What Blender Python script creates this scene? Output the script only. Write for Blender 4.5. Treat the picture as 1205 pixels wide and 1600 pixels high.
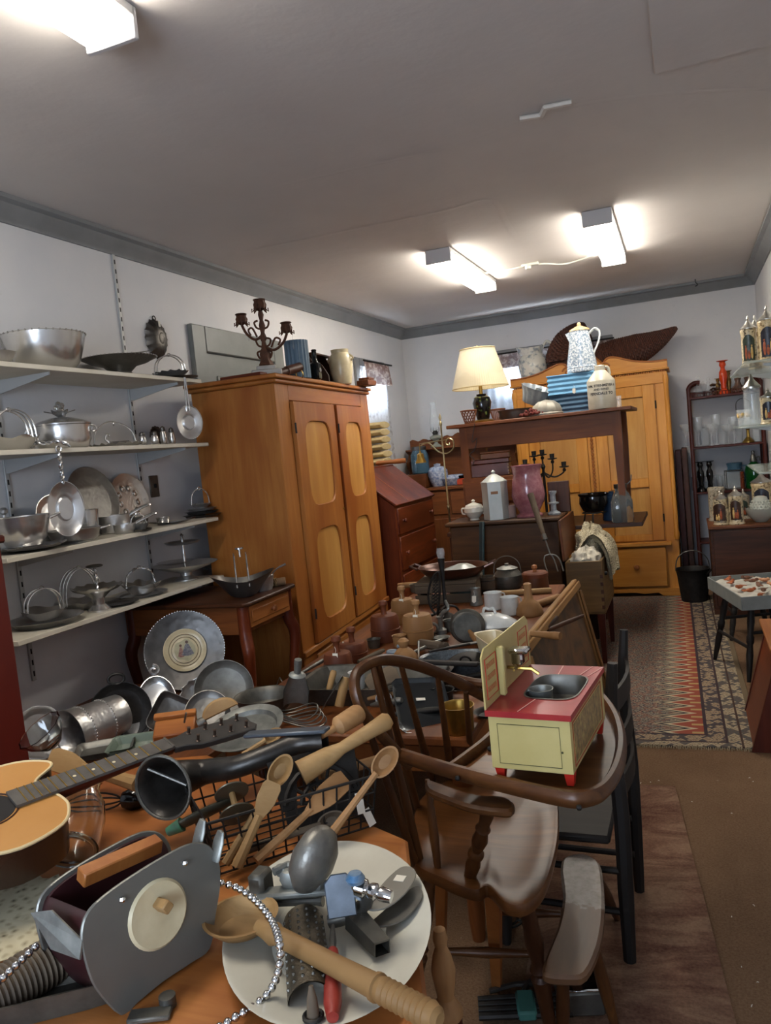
import bpy, math, random
from mathutils import Vector, Matrix, Euler
for o in list(bpy.data.objects): bpy.data.objects.remove(o)
random.seed(7)
scene = bpy.context.scene
COL = scene.collection
PI = math.pi
V = Vector

# ------------------------------------------------------------------ camera
W, H, FPX = 1205, 1600, 1220.0
CAM = V((0, 0, 1.5))
_p, _r, _y = (math.radians(a) for a in (4.2, 5.7, 21.6))
FWD = V((-math.sin(_y)*math.cos(_p), math.cos(_y)*math.cos(_p), -math.sin(_p)))
_r0 = V((math.cos(_y), math.sin(_y), 0)); _u0 = _r0.cross(FWD)
RGT = _r0*math.cos(_r) - _u0*math.sin(_r); UPV = _u0*math.cos(_r) + _r0*math.sin(_r)
cd = bpy.data.cameras.new('camera'); cam = bpy.data.objects.new('camera', cd); COL.objects.link(cam)
cd.sensor_fit = 'HORIZONTAL'; cd.sensor_width = 36; cd.lens = 36*FPX/W; cd.clip_start = .02
M = Matrix.Identity(4)
for i in range(3):
    M[i][0], M[i][1], M[i][2], M[i][3] = RGT[i], UPV[i], -FWD[i], CAM[i]
cam.matrix_world = M
scene.camera = cam

# ------------------------------------------------------------------ world, light, exposure
wd = bpy.data.worlds.new('world'); scene.world = wd; wd.use_nodes = True
wd.node_tree.nodes['Background'].inputs[0].default_value = (.72, .84, 1, 1)
wd.node_tree.nodes['Background'].inputs[1].default_value = 3.2
def area(name, loc, direction, sx, sy, power, col):
    l = bpy.data.lights.new(name, 'AREA'); l.shape = 'RECTANGLE'; l.size = sx; l.size_y = sy; l.energy = power; l.color = col
    o = bpy.data.objects.new(name, l); COL.objects.link(o); o.location = loc
    o.rotation_euler = V(direction).to_track_quat('-Z', 'Y').to_euler(); return o
area('daylight_front_window', (-.75, -1.55, 1.5), (-.15, 1, -.05), 1.5, 1.3, 26, (.66, .80, 1))
area('daylight_left_window', (-2.84, 6.93, 1.75), (1, 0, -.1), .5, 1.0, 26, (.74, .86, 1))
area('daylight_back_window', (-1.35, 8.02, 1.75), (0, -1, -.1), .8, 1.0, 32, (.74, .86, 1))
LAMP_STRENGTH = 15.0
scene.view_settings.view_transform = 'Standard'; scene.view_settings.look = 'None'
scene.view_settings.gamma = 1; scene.view_settings.use_curve_mapping = False
scene.view_settings.exposure = 1.55
scene.cycles.use_denoising = True
scene.cycles.max_bounces = 8; scene.cycles.caustics_reflective = False; scene.cycles.caustics_refractive = False
scene.cycles.sample_clamp_indirect = 4

# ------------------------------------------------------------------ locating helpers
def proj(P):
    d = V(P) - CAM; z = d.dot(FWD); return (W/2 + FPX*d.dot(RGT)/z, H/2 - FPX*d.dot(UPV)/z)
def at(px, py, **k):                      # the point of a known plane x=, y= or z= seen at a place of the photograph
    d = RGT*((px-W/2)/FPX) - UPV*((py-H/2)/FPX) + FWD
    (a, n), = k.items(); i = 'xyz'.index(a)
    return CAM + d*((n - CAM[i])/d[i])
def shy(px, x, z):                        # y on the line (x, *, z) that is seen in column px
    lo, hi = 1.2, 9.0
    for _ in range(40):
        m = (lo+hi)/2
        if proj((x, m, z))[0] < px: lo = m
        else: hi = m
    return lo
def mpp(p): return (V(p)-CAM).dot(FWD)/FPX  # metres per pixel there

# ------------------------------------------------------------------ mesh helpers
def MX(loc=(0, 0, 0), rx=0, ry=0, rz=0, s=1):
    m = Matrix.Translation(V(loc)) @ Euler((rx, ry, rz)).to_matrix().to_4x4()
    if s != 1: m = m @ (Matrix.Scale(s, 4) if not isinstance(s, tuple) else Matrix.Diagonal((*s, 1)))
    return m
def AX(a, b, roll=0):                     # z axis from a to b
    a, b = V(a), V(b); q = (b-a).to_track_quat('Z', 'Y')
    return Matrix.Translation(a) @ q.to_matrix().to_4x4() @ Matrix.Rotation(roll, 4, 'Z')
def spline(pts, n=6, closed=False):
    P = [V(p) for p in pts]; N = len(P); out = []
    for i in range(N if closed else N-1):
        if closed: a, b, c, d = P[i-1], P[i], P[(i+1) % N], P[(i+2) % N]
        else: a, b, c, d = P[max(i-1, 0)], P[i], P[i+1], P[min(i+2, N-1)]
        for k in range(n):
            t = k/n
            out.append(.5*((2*b)+(c-a)*t+(2*a-5*b+4*c-d)*t*t+(3*b-a-3*c+d)*t**3))
    if not closed: out.append(P[-1])
    return out
def lerp_list(l, n):
    if not isinstance(l, (list, tuple)): return [l]*n
    out = []
    for i in range(n):
        t = i*(len(l)-1)/max(n-1, 1); k = min(int(t), len(l)-2) if len(l) > 1 else 0
        out.append(l[k] + (l[min(k+1, len(l)-1)]-l[k])*(t-k))
    return out
class G:
    def __init__(s): s.v = []; s.f = []; s.mi = []; s.cur = 0
    def add(s, vs, fs, M=None):
        b = len(s.v)
        s.v += [tuple(M @ V(v)) if M is not None else tuple(v) for v in vs]
        s.f += [tuple(i+b for i in f) for f in fs]; s.mi += [s.cur]*len(fs); return s
    def mat(s, i): s.cur = i; return s
    def box(s, c, d, b=.004, M=None):
        x, y, z = (a/2 for a in d); b = min(b, x*.9, y*.9, z*.9); vs = []; ix = {}
        for sx in (-1, 1):
            for sy in (-1, 1):
                for sz in (-1, 1):
                    for k in range(3):
                        q = [sx*x, sy*y, sz*z]
                        for a in range(3):
                            if a != k: q[a] -= (sx, sy, sz)[a]*b
                        ix[(sx, sy, sz, k)] = len(vs); vs.append((q[0]+c[0], q[1]+c[1], q[2]+c[2]))
        fs = []
        for k in range(3):
            a, e = [(1, 2), (2, 0), (0, 1)][k]
            for sg in (-1, 1):
                r = []
                for p, q in ((-1, -1), (1, -1), (1, 1), (-1, 1)):
                    t = [0, 0, 0]; t[k] = sg; t[a] = p; t[e] = q; r.append(ix[(*t, k)])
                fs.append(r if sg > 0 else r[::-1])
            for p in (-1, 1):
                for q in (-1, 1):
                    t0 = [0, 0, 0]; t1 = [0, 0, 0]; t0[k] = -1; t1[k] = 1
                    for t in (t0, t1): t[a] = p; t[e] = q
                    r = [ix[(*t0, a)], ix[(*t1, a)], ix[(*t1, e)], ix[(*t0, e)]]
                    fs.append(r if p*q < 0 else r[::-1])
        for sx in (-1, 1):
            for sy in (-1, 1):
                for sz in (-1, 1):
                    r = [ix[(sx, sy, sz, k)] for k in range(3)]
                    fs.append(r if sx*sy*sz > 0 else r[::-1])
        return s.add(vs, fs, M)
    def bx(s, x0, x1, y0, y1, z0, z1, b=.004, M=None):
        return s.box(((x0+x1)/2, (y0+y1)/2, (z0+z1)/2), (abs(x1-x0), abs(y1-y0), abs(z1-z0)), b, M)
    def lathe(s, prof, n=24, M=None, fn=None, sy=1.0, arc=None):
        vs = []; rings = []
        for r, z in prof:
            if r < 1e-6: rings.append([len(vs)]); vs.append((0, 0, z)); continue
            ring = []
            for i in range(n):
                t = 2*PI*i/n
                rr, zz = (r, z) if fn is None else fn(r, z, t)
                ring.append(len(vs)); vs.append((rr*math.cos(t), rr*math.sin(t)*sy, zz))
            rings.append(ring)
        fs = []
        for a, b in zip(rings, rings[1:]):
            for i in range(n):
                j = (i+1) % n
                if len(a) == 1 and len(b) == 1: continue
                if len(a) == 1: fs.append((a[0], b[j], b[i]))
                elif len(b) == 1: fs.append((a[i], a[j], b[0]))
                else: fs.append((a[i], a[j], b[j], b[i]))
        return s.add(vs, fs, M)
    def tube(s, pts, r=.01, n=8, closed=False, M=None, flat=1.0, up=None):
        P = [V(p) for p in pts]; N = len(P); R = lerp_list(r, N); vs = []; fs = []
        nrm = None
        for i in range(N):
            t = (P[(i+1) % N]-P[i-1]) if closed else (P[min(i+1, N-1)]-P[max(i-1, 0)])
            t = t.normalized() if t.length > 1e-9 else V((0, 0, 1))
            if up is not None: nrm = V(up)
            elif nrm is None: nrm = t.orthogonal()
            nrm = (nrm - t*nrm.dot(t))
            nrm = nrm.normalized() if nrm.length > 1e-6 else t.orthogonal().normalized()
            bi = t.cross(nrm)
            for k in range(n):
                a = 2*PI*(k+.5)/n
                vs.append(P[i] + nrm*(math.cos(a)*R[i]*flat) + bi*(math.sin(a)*R[i]))
        m = N if closed else N-1
        for i in range(m):
            a = i*n; b = ((i+1) % N)*n
            for k in range(n):
                fs.append((a+k, a+(k+1) % n, b+(k+1) % n, b+k))
        if not closed:
            fs.append(tuple(range(n))[::-1]); fs.append(tuple((N-1)*n+k for k in range(n)))
        return s.add(vs, fs, M)
    def prism(s, pts, h, b=0.0, M=None):   # outline in xy, anticlockwise, extruded from z=0 to h
        P = [V((p[0], p[1])) for p in pts]; n = len(P)
        ar = sum(P[i].x*P[(i+1) % n].y - P[(i+1) % n].x*P[i].y for i in range(n))
        if ar < 0: P = P[::-1]
        ins = []
        for i in range(n):
            e0 = (P[i]-P[i-1]); e1 = (P[(i+1) % n]-P[i])
            n0 = V((-e0.y, e0.x)); n1 = V((-e1.y, e1.x))
            nn = n0.normalized() if n0.length else V((0, 0))
            if n1.length: nn = nn + n1.normalized()
            ins.append(P[i] + (nn.normalized()*b if nn.length else nn))
        L = [(ins, 0), (P, b), (P, h-b), (ins, h)] if b > 0 else [(P, 0), (P, h)]
        vs = [(p.x, p.y, z) for q, z in L for p in q]; fs = [tuple(range(n))[::-1], tuple((len(L)-1)*n+i for i in range(n))]
        for k in range(len(L)-1):
            for i in range(n):
                j = (i+1) % n; fs.append((k*n+i, k*n+j, (k+1)*n+j, (k+1)*n+i))
        return s.add(vs, fs, M)
    def loft(s, rings, caps=True, M=None, closed=True):
        n = len(rings[0]); vs = [p for r in rings for p in r]; fs = []
        for k in range(len(rings)-1):
            for i in range(n if closed else n-1):
                j = (i+1) % n; fs.append((k*n+i, k*n+j, (k+1)*n+j, (k+1)*n+i))
        if caps: fs.append(tuple(range(n))[::-1]); fs.append(tuple((len(rings)-1)*n+i for i in range(n)))
        return s.add(vs, fs, M)
    def ball(s, c, r, n=12, M=None):
        rr = r if isinstance(r, tuple) else (r, r, r)
        m = Matrix.Translation(V(c)) @ Matrix.Diagonal((*rr, 1))
        k = max(n//2, 4)
        return s.lathe([(0 if i in (0, k) else math.sin(PI*i/k), -math.cos(PI*i/k)) for i in range(k+1)], n, (M @ m) if M is not None else m)
    def cyl(s, a, b, r, n=14, r2=None, bev=.0):
        L = (V(b)-V(a)).length; r2 = r if r2 is None else r2; c = bev
        pr = [(0, 0), (r-c, 0), (r, c), (r2, L-c), (r2-c, L), (0, L)] if c else [(0, 0), (r, 0), (r2, L), (0, L)]
        return s.lathe(pr, n, AX(a, b))
    def turn(s, a, b, prof, n=14):         # prof: (fraction along, radius)
        L = (V(b)-V(a)).length
        pr = [(0, 0)] + [(r, t*L) for t, r in prof] + [(0, L)]
        return s.lathe(pr, n, AX(a, b))
    def grid(s, nu, nv, fn, M=None):
        vs = [fn(i/nu, j/nv) for j in range(nv+1) for i in range(nu+1)]
        fs = [(j*(nu+1)+i, j*(nu+1)+i+1, (j+1)*(nu+1)+i+1, (j+1)*(nu+1)+i) for j in range(nv) for i in range(nu)]
        return s.add(vs, fs, M)
def ob(name, g, m, parent=None, loc=None, rot=None, ang=38):
    me = bpy.data.meshes.new(name); me.from_pydata(g.v, [], g.f)
    for q in (m if isinstance(m, (list, tuple)) else [m]): me.materials.append(q)
    if any(g.mi): me.polygons.foreach_set('material_index', g.mi)
    me.polygons.foreach_set('use_smooth', [True]*len(me.polygons))
    me.update(); me.set_sharp_from_angle(angle=math.radians(ang))
    o = bpy.data.objects.new(name, me); COL.objects.link(o)
    if parent: o.parent = parent
    if loc is not None: o.location = loc
    if rot is not None: o.rotation_euler = rot
    return o
def tag(o, label=None, cat=None, group=None, kind=None):
    for k, v in (('label', label), ('category', cat), ('group', group), ('kind', kind)):
        if v: o[k] = v
    return o
def T(name, label, cat, loc=(0, 0, 0), rz=0, group=None, rot=None):
    o = bpy.data.objects.new(name, None); o.empty_display_size = .05; COL.objects.link(o); o.location = loc
    o.rotation_euler = rot if rot else (0, 0, rz); return tag(o, label, cat, group)
def S(name, label, cat, g, m, loc=(0, 0, 0), rot=None, group=None, ang=38):
    return tag(ob(name, g, m, None, loc, rot, ang), label, cat, group)
def ST(name, g, m, parent=None):
    o = ob(name, g, m, parent)
    if not parent: o['kind'] = 'structure'
    return o
def dup(root, label, loc, rz=None, group=None):
    r = root.copy(); COL.objects.link(r); r.location = loc
    if rz is not None: r.rotation_euler = (0, 0, rz)
    tag(r, label, None, group)
    for ch in list(root.children):
        c = ch.copy(); COL.objects.link(c); c.parent = r
        for g in list(ch.children):
            d = g.copy(); COL.objects.link(d); d.parent = c
    return r
def text(g, body, size, fn):               # flat letters, each vertex sent through fn(x, y)
    cu = bpy.data.curves.new('lettering', 'FONT'); cu.body = body; cu.size = size; cu.align_x = 'CENTER'; cu.resolution_u = 3; cu.offset = size*.025
    o = bpy.data.objects.new('lettering', cu); COL.objects.link(o)
    me = o.evaluated_get(bpy.context.evaluated_depsgraph_get()).to_mesh()
    g.add([fn(v.co.x, v.co.y) for v in me.vertices], [tuple(p.vertices) for p in me.polygons])
    bpy.data.objects.remove(o); bpy.data.curves.remove(cu)

# ------------------------------------------------------------------ materials
def lin(h):
    h = h.lstrip('#'); c = [int(h[i:i+2], 16)/255 for i in (0, 2, 4)]
    return tuple(((x+.055)/1.055)**2.4 if x > .04045 else x/12.92 for x in c) + (1,)
class NT:
    def __init__(s, name):
        s.m = bpy.data.materials.new(name); s.m.use_nodes = True; s.t = s.m.node_tree; s.b = s.t.nodes['Principled BSDF']
        s.co = s.n('ShaderNodeTexCoord')
    def n(s, ty, **k):
        x = s.t.nodes.new(ty)
        for a, v in k.items(): setattr(x, a, v)
        return x
    def l(s, a, b): s.t.links.new(a, b)
    def mapping(s, scale, rot=(0, 0, 0)):
        mp = s.n('ShaderNodeMapping'); mp.inputs['Scale'].default_value = scale; mp.inputs['Rotation'].default_value = rot
        s.l(s.co.outputs['Object'], mp.inputs['Vector']); return mp.outputs[0]
    def noise(s, vec, scale, detail=4, rough=.55, dist=0):
        x = s.n('ShaderNodeTexNoise'); s.l(vec, x.inputs['Vector'])
        for k, v in (('Scale', scale), ('Detail', detail), ('Roughness', rough), ('Distortion', dist)): x.inputs[k].default_value = v
        return x.outputs[0]
    def ramp(s, fac, stops, interp='LINEAR'):
        x = s.n('ShaderNodeValToRGB'); x.color_ramp.interpolation = interp; e = x.color_ramp.elements
        while len(e) < len(stops): e.new(.5)
        for q, (p, c) in zip(e, stops): q.position = p; q.color = lin(c) if isinstance(c, str) else c
        s.l(fac, x.inputs[0]); return x.outputs[0]
    def math(s, op, a, b=None):
        x = s.n('ShaderNodeMath', operation=op)
        for i, q in enumerate((a, b)):
            if q is None: continue
            if isinstance(q, (int, float)): x.inputs[i].default_value = q
            else: s.l(q, x.inputs[i])
        return x.outputs[0]
    def mix(s, fac, a, b, blend='MIX'):
        x = s.n('ShaderNodeMix', data_type='RGBA', blend_type=blend)
        for i, q in ((0, fac), (6, a), (7, b)):
            if isinstance(q, (int, float)): x.inputs[i].default_value = q
            elif isinstance(q, (str, tuple)): x.inputs[i].default_value = lin(q) if isinstance(q, str) else q
            else: s.l(q, x.inputs[i])
        return x.outputs[2]
    def bump(s, h, strength=.2, dist=.01):
        x = s.n('ShaderNodeBump'); x.inputs['Strength'].default_value = strength; x.inputs['Distance'].default_value = dist
        s.l(h, x.inputs['Height']); s.l(x.outputs[0], s.b.inputs['Normal'])
    def set(s, **k):
        for a, v in k.items(): s.b.inputs[a.replace('_', ' ')].default_value = v
        return s
def mat(name, c, rough=.5, metal=0.0, c2=None, vs=14, bump=0, bs=60, trans=0, alpha=1, ior=1.45, sheen=0, spec=.5, coat=0):
    q = NT(name); q.set(Roughness=rough, Metallic=metal, IOR=ior); q.b.inputs['Specular IOR Level'].default_value = spec
    q.b.inputs['Base Color'].default_value = lin(c); q.b.inputs['Coat Weight'].default_value = coat
    if c2:
        f = q.noise(q.co.outputs['Object'], vs, 5, .6)
        q.l(q.ramp(f, [(.33, c), (.68, c2)]), q.b.inputs['Base Color'])
    if bump: q.bump(q.noise(q.co.outputs['Object'], bs, 3), bump, .004)
    if trans: q.b.inputs['Transmission Weight'].default_value = trans
    if alpha < 1: q.b.inputs['Alpha'].default_value = alpha
    return q.m
def wood(name, c1, c2, axis='Z', rough=.38, s=3.0, dark=None, bump=.08, coat=0):
    q = NT(name); q.set(Roughness=rough+.06); q.b.inputs['Coat Weight'].default_value = coat; q.b.inputs['Specular IOR Level'].default_value = .3
    sc = [s*9]*3; sc['XYZ'.index(axis)] = s*.7
    v = q.mapping(tuple(sc)); f = q.noise(v, 1.0, 5, .62, .9)
    sc2 = [s*1.2]*3; sc2['XYZ'.index(axis)] = s*.35
    f2 = q.noise(q.mapping(tuple(sc2)), 1.0, 3, .5)
    col = q.ramp(f, [(.3, c1), (.7, c2)])
    if dark: col = q.mix(q.ramp(f2, [(.42, (0, 0, 0, 1)), (.66, (1, 1, 1, 1))]), col, dark)
    q.l(col, q.b.inputs['Base Color']); q.bump(f, bump, .003)
    return q.m
_wc = {}
WOODS = dict(pine=('#935925', '#aa7036', '#86491b', .38), panel=('#af7c3e', '#c49552', '#a87236', .38), gold=('#b6752a', '#cf9343', '#a86a25', .34),
             red=('#59240f', '#7c3a1c', '#4a1b0b', .32), walnut=('#341a0c', '#522c15', '#2a1408', .42), brown=('#552c13', '#7a4622', '#45230d', .42),
             mahog=('#3c120a', '#52200f', '#330e07', .4), orange=('#8f5427', '#a86b36', '#7e451d', .36), table=('#5f3317', '#824b22', '#4f280f', .44), boxwood=('#5c4629', '#7a5f3a', '#4e3a20', .5),
             light=('#8f6f45', '#a8875a', '#7f5f38', .55), mold=('#8f6841', '#ab8358', '#7e5832', .55), moldred=('#5b2d18', '#7d4426', '#4a2212', .5),
             oak=('#402712', '#63421f', '#301c0c', .5), black=('#15110f', '#26201c', '#100d0c', .55), chair=('#3f2413', '#66401f', '#32190c', .33), seat=('#4c2c14', '#6b4423', '#3f2310', .28),
             frame=('#8b6437', '#a97f49', '#77522a', .5), grey=('#55493c', '#71624f', '#463b30', .7))
def WD(kind, axis='Z'):
    k = kind+'_'+axis
    if k not in _wc:
        c1, c2, d, r = WOODS[kind]; _wc[k] = wood('wood_'+k, c1, c2, axis, r, dark=d)
    return _wc[k]
def hammered(name, c, rough, bs, st, c2=None):
    q = NT(name); q.set(Metallic=.92, Roughness=rough)
    f = q.noise(q.co.outputs['Object'], 9, 4, .6)
    q.l(q.ramp(f, [(.3, c), (.72, c2 or c)]), q.b.inputs['Base Color'])
    vo = q.n('ShaderNodeTexVoronoi', feature='SMOOTH_F1'); vo.inputs['Scale'].default_value = bs
    q.l(q.co.outputs['Object'], vo.inputs['Vector']); q.bump(vo.outputs['Distance'], st, .004); return q.m
ALU = hammered('hammered_aluminium', '#bdbcba', .36, 70, .35, '#d2d1cf')
ALUP = hammered('polished_aluminium', '#c6c5c3', .24, 45, .12, '#dad9d7')
ALUD = hammered('dull_aluminium', '#676563', .42, 60, .25, '#807e79')
PEWT = hammered('dark_pewter', '#4a4744', .45, 50, .3, '#67635e')
STEEL = mat('grey_steel', '#5f5d58', .45, .8, '#75736d', 20, .05)
GALV = mat('galvanised_steel', '#6f706c', .5, .7, '#8d8e88', 30, .1, 40)
TIN = mat('dull_tin', '#4c4a45', .5, .75, '#6a675f', 18, .1, 40)
IRON = mat('black_iron', '#1d1b1a', .55, .5, '#2d2a27', 25, .2, 80)
RUST = mat('rusty_iron', '#3d2519', .7, .35, '#5a3722', 30, .4, 60)
BRASS = mat('brass', '#a98a45', .32, .9, '#8d6f35', 20)
COPPER = mat('brown_glazed_copper', '#3d2419', .3, .4, '#583526', 14, .05)
GLASSJ = mat('thick_clear_glass', '#f2f6f6', .04, trans=1, ior=1.35)
CHROME = mat('chrome', '#cfcfcf', .1, 1.0)
WHITE = mat('white_glaze', '#d9d7cc', .22, 0, '#cfcdc0', 20)
ENAM = mat('white_enamel', '#d5d8d6', .25, 0, '#c6c9c6', 20)
CREAM = mat('cream_stoneware', '#cfc29f', .3, 0, '#bfb08c', 16)
STONE = mat('grey_stoneware', '#b1ac9d', .3, 0, '#a39d8c', 16)
PLAT = mat('platter_ironstone', '#c9c6b8', .3, 0, '#bdb9aa', 9)
PAPER = mat('paper_tag', '#ded9cb', .8)
GREEN = mat('green_paint', '#2c4a33', .5, 0, '#3a5a40', 20)
RED = mat('red_paint', '#a3231c', .4, 0, '#8d1c16', 20)
BLACKG = mat('black_glaze', '#0c0b0b', .12)
BLUE = mat('blue_enamel', '#3f6a8f', .3, 0, '#527f9f', 12)
GLASS = mat('clear_glass', '#dfe8ec', .04, alpha=.16, spec=1)
CREASE = mat('dark_gap', '#120d0a', .8)
# ------------------------------------------------------------------ the room
def wallmat():
    q = NT('wall_paint'); q.set(Roughness=.75)
    f = q.noise(q.co.outputs['Object'], 2.2, 5, .6); f2 = q.noise(q.co.outputs['Object'], 26, 4, .6)
    c = q.ramp(f, [(.3, '#cfd0d3'), (.7, '#d9d8d8')]); c = q.mix(q.ramp(f2, [(.68, (0, 0, 0, 1)), (.76, (.5, .5, .5, 1))]), c, '#b9b8b6')
    q.l(c, q.b.inputs['Base Color']); q.bump(q.noise(q.co.outputs['Object'], 9, 5), .12, .02); return q.m
def ceilmat():
    q = NT('ceiling_paint'); q.set(Roughness=.85)
    f = q.noise(q.co.outputs['Object'], 1.3, 5, .6)
    q.l(q.ramp(f, [(.3, '#c3bdb9'), (.7, '#ccc6c1')]), q.b.inputs['Base Color']); q.bump(q.noise(q.co.outputs['Object'], 3, 5), .25, .03); return q.m
def carpet():
    q = NT('brown_carpet'); q.set(Roughness=.95); q.b.inputs['Specular IOR Level'].default_value = .1
    f = q.noise(q.co.outputs['Object'], 130, 4, .7); f2 = q.noise(q.co.outputs['Object'], 2.3, 5, .65)
    c = q.mix(.6, q.ramp(f, [(.3, '#614a37'), (.7, '#a1856a')]), q.ramp(f2, [(.3, '#664b36'), (.7, '#82654c')]))
    f3 = q.noise(q.co.outputs['Object'], 38, 2, .5)
    c = q.mix(q.ramp(f3, [(.74, (0, 0, 0, 1)), (.78, (.7, .7, .7, 1))]), c, '#a5927a')
    q.l(c, q.b.inputs['Base Color']); q.bump(f, .9, .01); return q.m
WALLM, CEILM, TRIMM = wallmat(), ceilmat(), mat('grey_trim_paint', '#747678', .45, 0, '#7e8082', 6)
XL, XR, YB, YF, ZC = -2.77, .64, 7.95, -1.6, 2.79
g = G(); g.bx(XL-.1, XR+.1, YF-.1, YB+.1, -.1, 0, 0); ST('floor', g, carpet())
g = G(); g.bx(XL-.1, XR+.1, YF-.1, YB+.1, ZC, ZC+.1, 0); ST('ceiling', g, CEILM)
LW = (6.66, 7.20, 1.05, 2.30)   # left window opening y0 y1 z0 z1
g = G(); g.bx(XL-.1, XL, YF-.1, LW[0], 0, ZC, 0); g.bx(XL-.1, XL, LW[1], YB, 0, ZC, 0)
g.bx(XL-.1, XL, LW[0], LW[1], 0, LW[2], 0); g.bx(XL-.1, XL, LW[0], LW[1], LW[3], ZC, 0); ST('wall_left', g, WALLM)
BW = (-1.86, -.72, 1.05, 2.33)
g = G(); g.bx(XL-.1, BW[0], YB, YB+.1, 0, ZC, 0); g.bx(BW[1], XR+.1, YB, YB+.1, 0, ZC, 0)
g.bx(BW[0], BW[1], YB, YB+.1, 0, BW[2], 0); g.bx(BW[0], BW[1], YB, YB+.1, BW[3], ZC, 0); ST('wall_back', g, WALLM)
g = G(); g.bx(XR, XR+.1, YF-.1, YB+.1, 0, ZC, 0); ST('wall_right', g, WALLM)
FW = (-1.5, 0, .85, 2.15)
g = G(); g.bx(XL-.1, FW[0], YF-.1, YF, 0, ZC, 0); g.bx(FW[1], XR+.1, YF-.1, YF, 0, ZC, 0)
g.bx(FW[0], FW[1], YF-.1, YF, 0, FW[2], 0); g.bx(FW[0], FW[1], YF-.1, YF, FW[3], ZC, 0); ST('wall_front', g, WALLM)
# crown moulding: stepped cove profile run along three walls
prof = [(0, 0), (.012, 0), (.018, .018), (.045, .045), (.06, .072), (.088, .08), (.088, .1), (0, .1)]
def crown(name, a, b, inward):
    a, b, n = V(a), V(b), V(inward); g = G()
    g.loft([[p + n*u + V((0, 0, v)) for u, v in prof] for p in (a, b)]); ST(name, g, TRIMM)
ZT = ZC-.1
crown('trim_1', (XL, YF, ZT), (XL, YB, ZT), (1, 0, 0)); crown('trim_2', (XL, YB, ZT), (XR, YB, ZT), (0, -1, 0)); crown('trim_3', (XR, YB, ZT), (XR, YF, ZT), (-1, 0, 0))
# taped plaster seams and the shallow patch on the ceiling
def seam(name, pix, w):
    g = G(); P = [at(x, y, z=ZC-.001) for x, y in pix]
    P = spline(P, 5); g.tube(P, w, 6, flat=.06, up=(0, 0, 1)); ST(name, g, CEILM)
seam('trim_4', [(420, 294), (560, 262), (700, 230), (845, 178), (1000, 150), (1205, 138)], .018)
seam('trim_5', [(380, 394), (520, 365), (690, 330), (765, 312), (790, 345), (808, 375)], .02)
g = G(); a = at(1022, 112, z=ZC); g.bx(a.x, XR, .2, a.y, ZC-.012, ZC, .004); ST('trim_6', g, CEILM)
g = G(); g.tube([at(x, y, z=ZC-.012) for x, y in [(812, 186), (846, 180), (852, 168), (893, 160)]], .018, 6, flat=.5, up=(0, 0, 1)); ST('trim_7', g, mat('white_plaster', '#d8d4cd', .7))
# door in the left wall behind the wardrobe
DOORM = mat('grey_door_paint', '#6c6f6c', .4, 0, '#777a76', 5)
g = G()
for y0, y1, z0, z1 in ((4.05, 4.19, 0, 2.4), (5.05, 5.19, 0, 2.4), (4.19, 5.05, 2.24, 2.4)): g.bx(XL, XL+.035, y0, y1, z0, z1, .006)
d = ST('door_1', g, DOORM)
g = G(); g.bx(XL, XL+.012, 4.19, 5.05, 0, 2.24, .003); ob('door_leaf', g, DOORM, d)
g = G(); g.bx(XL+.012, XL+.02, 4.30, 4.95, 1.2, 2.1, .006); g.bx(XL+.012, XL+.02, 4.30, 4.95, .15, 1.05, .006); ob('door_panel', g, DOORM, d)
# windows: casing, sash, pane
PANE = mat('window_glass', '#ffffff', .02, trans=1, ior=1.1)
def window(name, ax, lo, hi, z0, z1, wallc, inn, tw=.1):
    def B(g, a, b, c, e, d0, d1, bv=.005):
        if ax == 'y': g.bx(wallc+inn*d0, wallc+inn*d1, a, b, c, e, bv)
        else: g.bx(a, b, wallc+inn*d0, wallc+inn*d1, c, e, bv)
    g = G(); B(g, lo-tw, lo, z0-.04, z1+tw, 0, .025); B(g, hi, hi+tw, z0-.04, z1+tw, 0, .025); B(g, lo, hi, z1, z1+tw, 0, .025)
    B(g, lo-tw-.02, hi+tw+.02, z0-.06, z0-.03, 0, .07)
    w = ST(name, g, TRIMM)
    g = G(); t = .035; m = (z0+z1)/2
    for a, b, c, e in ((lo, lo+t, z0, z1), (hi-t, hi, z0, z1), (lo, hi, z0, z0+t), (lo, hi, z1-t, z1), (lo, hi, m-t/2, m+t/2)): B(g, a, b, c, e, -.06, -.03)
    ob('window_sash', g, mat(name+'_sash_paint', '#c9c9c6', .5), w)
    g = G(); B(g, lo+t, hi-t, z0+t, m-t/2, -.047, -.043, 0); ob('window_pane', g, PANE, w)
    g = G(); B(g, lo+t, hi-t, m+t/2, z1-t, -.047, -.043, 0); ob('window_pane', g, PANE, w)
window('window_1', 'y', *LW[:2], LW[2], LW[3], XL, 1); window('window_2', 'x', *BW[:2], BW[2], BW[3], YB, -1); window('window_3', 'x', *FW[:2], FW[2], FW[3], YF, 1)
def clothmat(name, base, spots, sc, alpha=.25, th=(.5, .6)):
    q = NT(name); q.set(Roughness=.9)
    f = q.noise(q.co.outputs['Object'], sc, 3, .6, .6)
    q.l(q.ramp(f, [(th[0], base), (th[1], spots)]), q.b.inputs['Base Color'])
    tr = q.n('ShaderNodeBsdfTranslucent'); tr.inputs[0].default_value = (.9, .92, .95, 1)
    mx = q.n('ShaderNodeMixShader'); mx.inputs[0].default_value = alpha
    q.l(q.b.outputs[0], mx.inputs[1]); q.l(tr.outputs[0], mx.inputs[2])
    q.l(mx.outputs[0], q.t.nodes['Material Output'].inputs[0]); return q.m
LACE = clothmat('printed_lace_curtain', '#e4e2e0', '#9c8a80', 24, .55, (.52, .62)); VAL = clothmat('printed_valance', '#cfc4bc', '#7d5a4e', 20, .2, (.42, .55))
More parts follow.
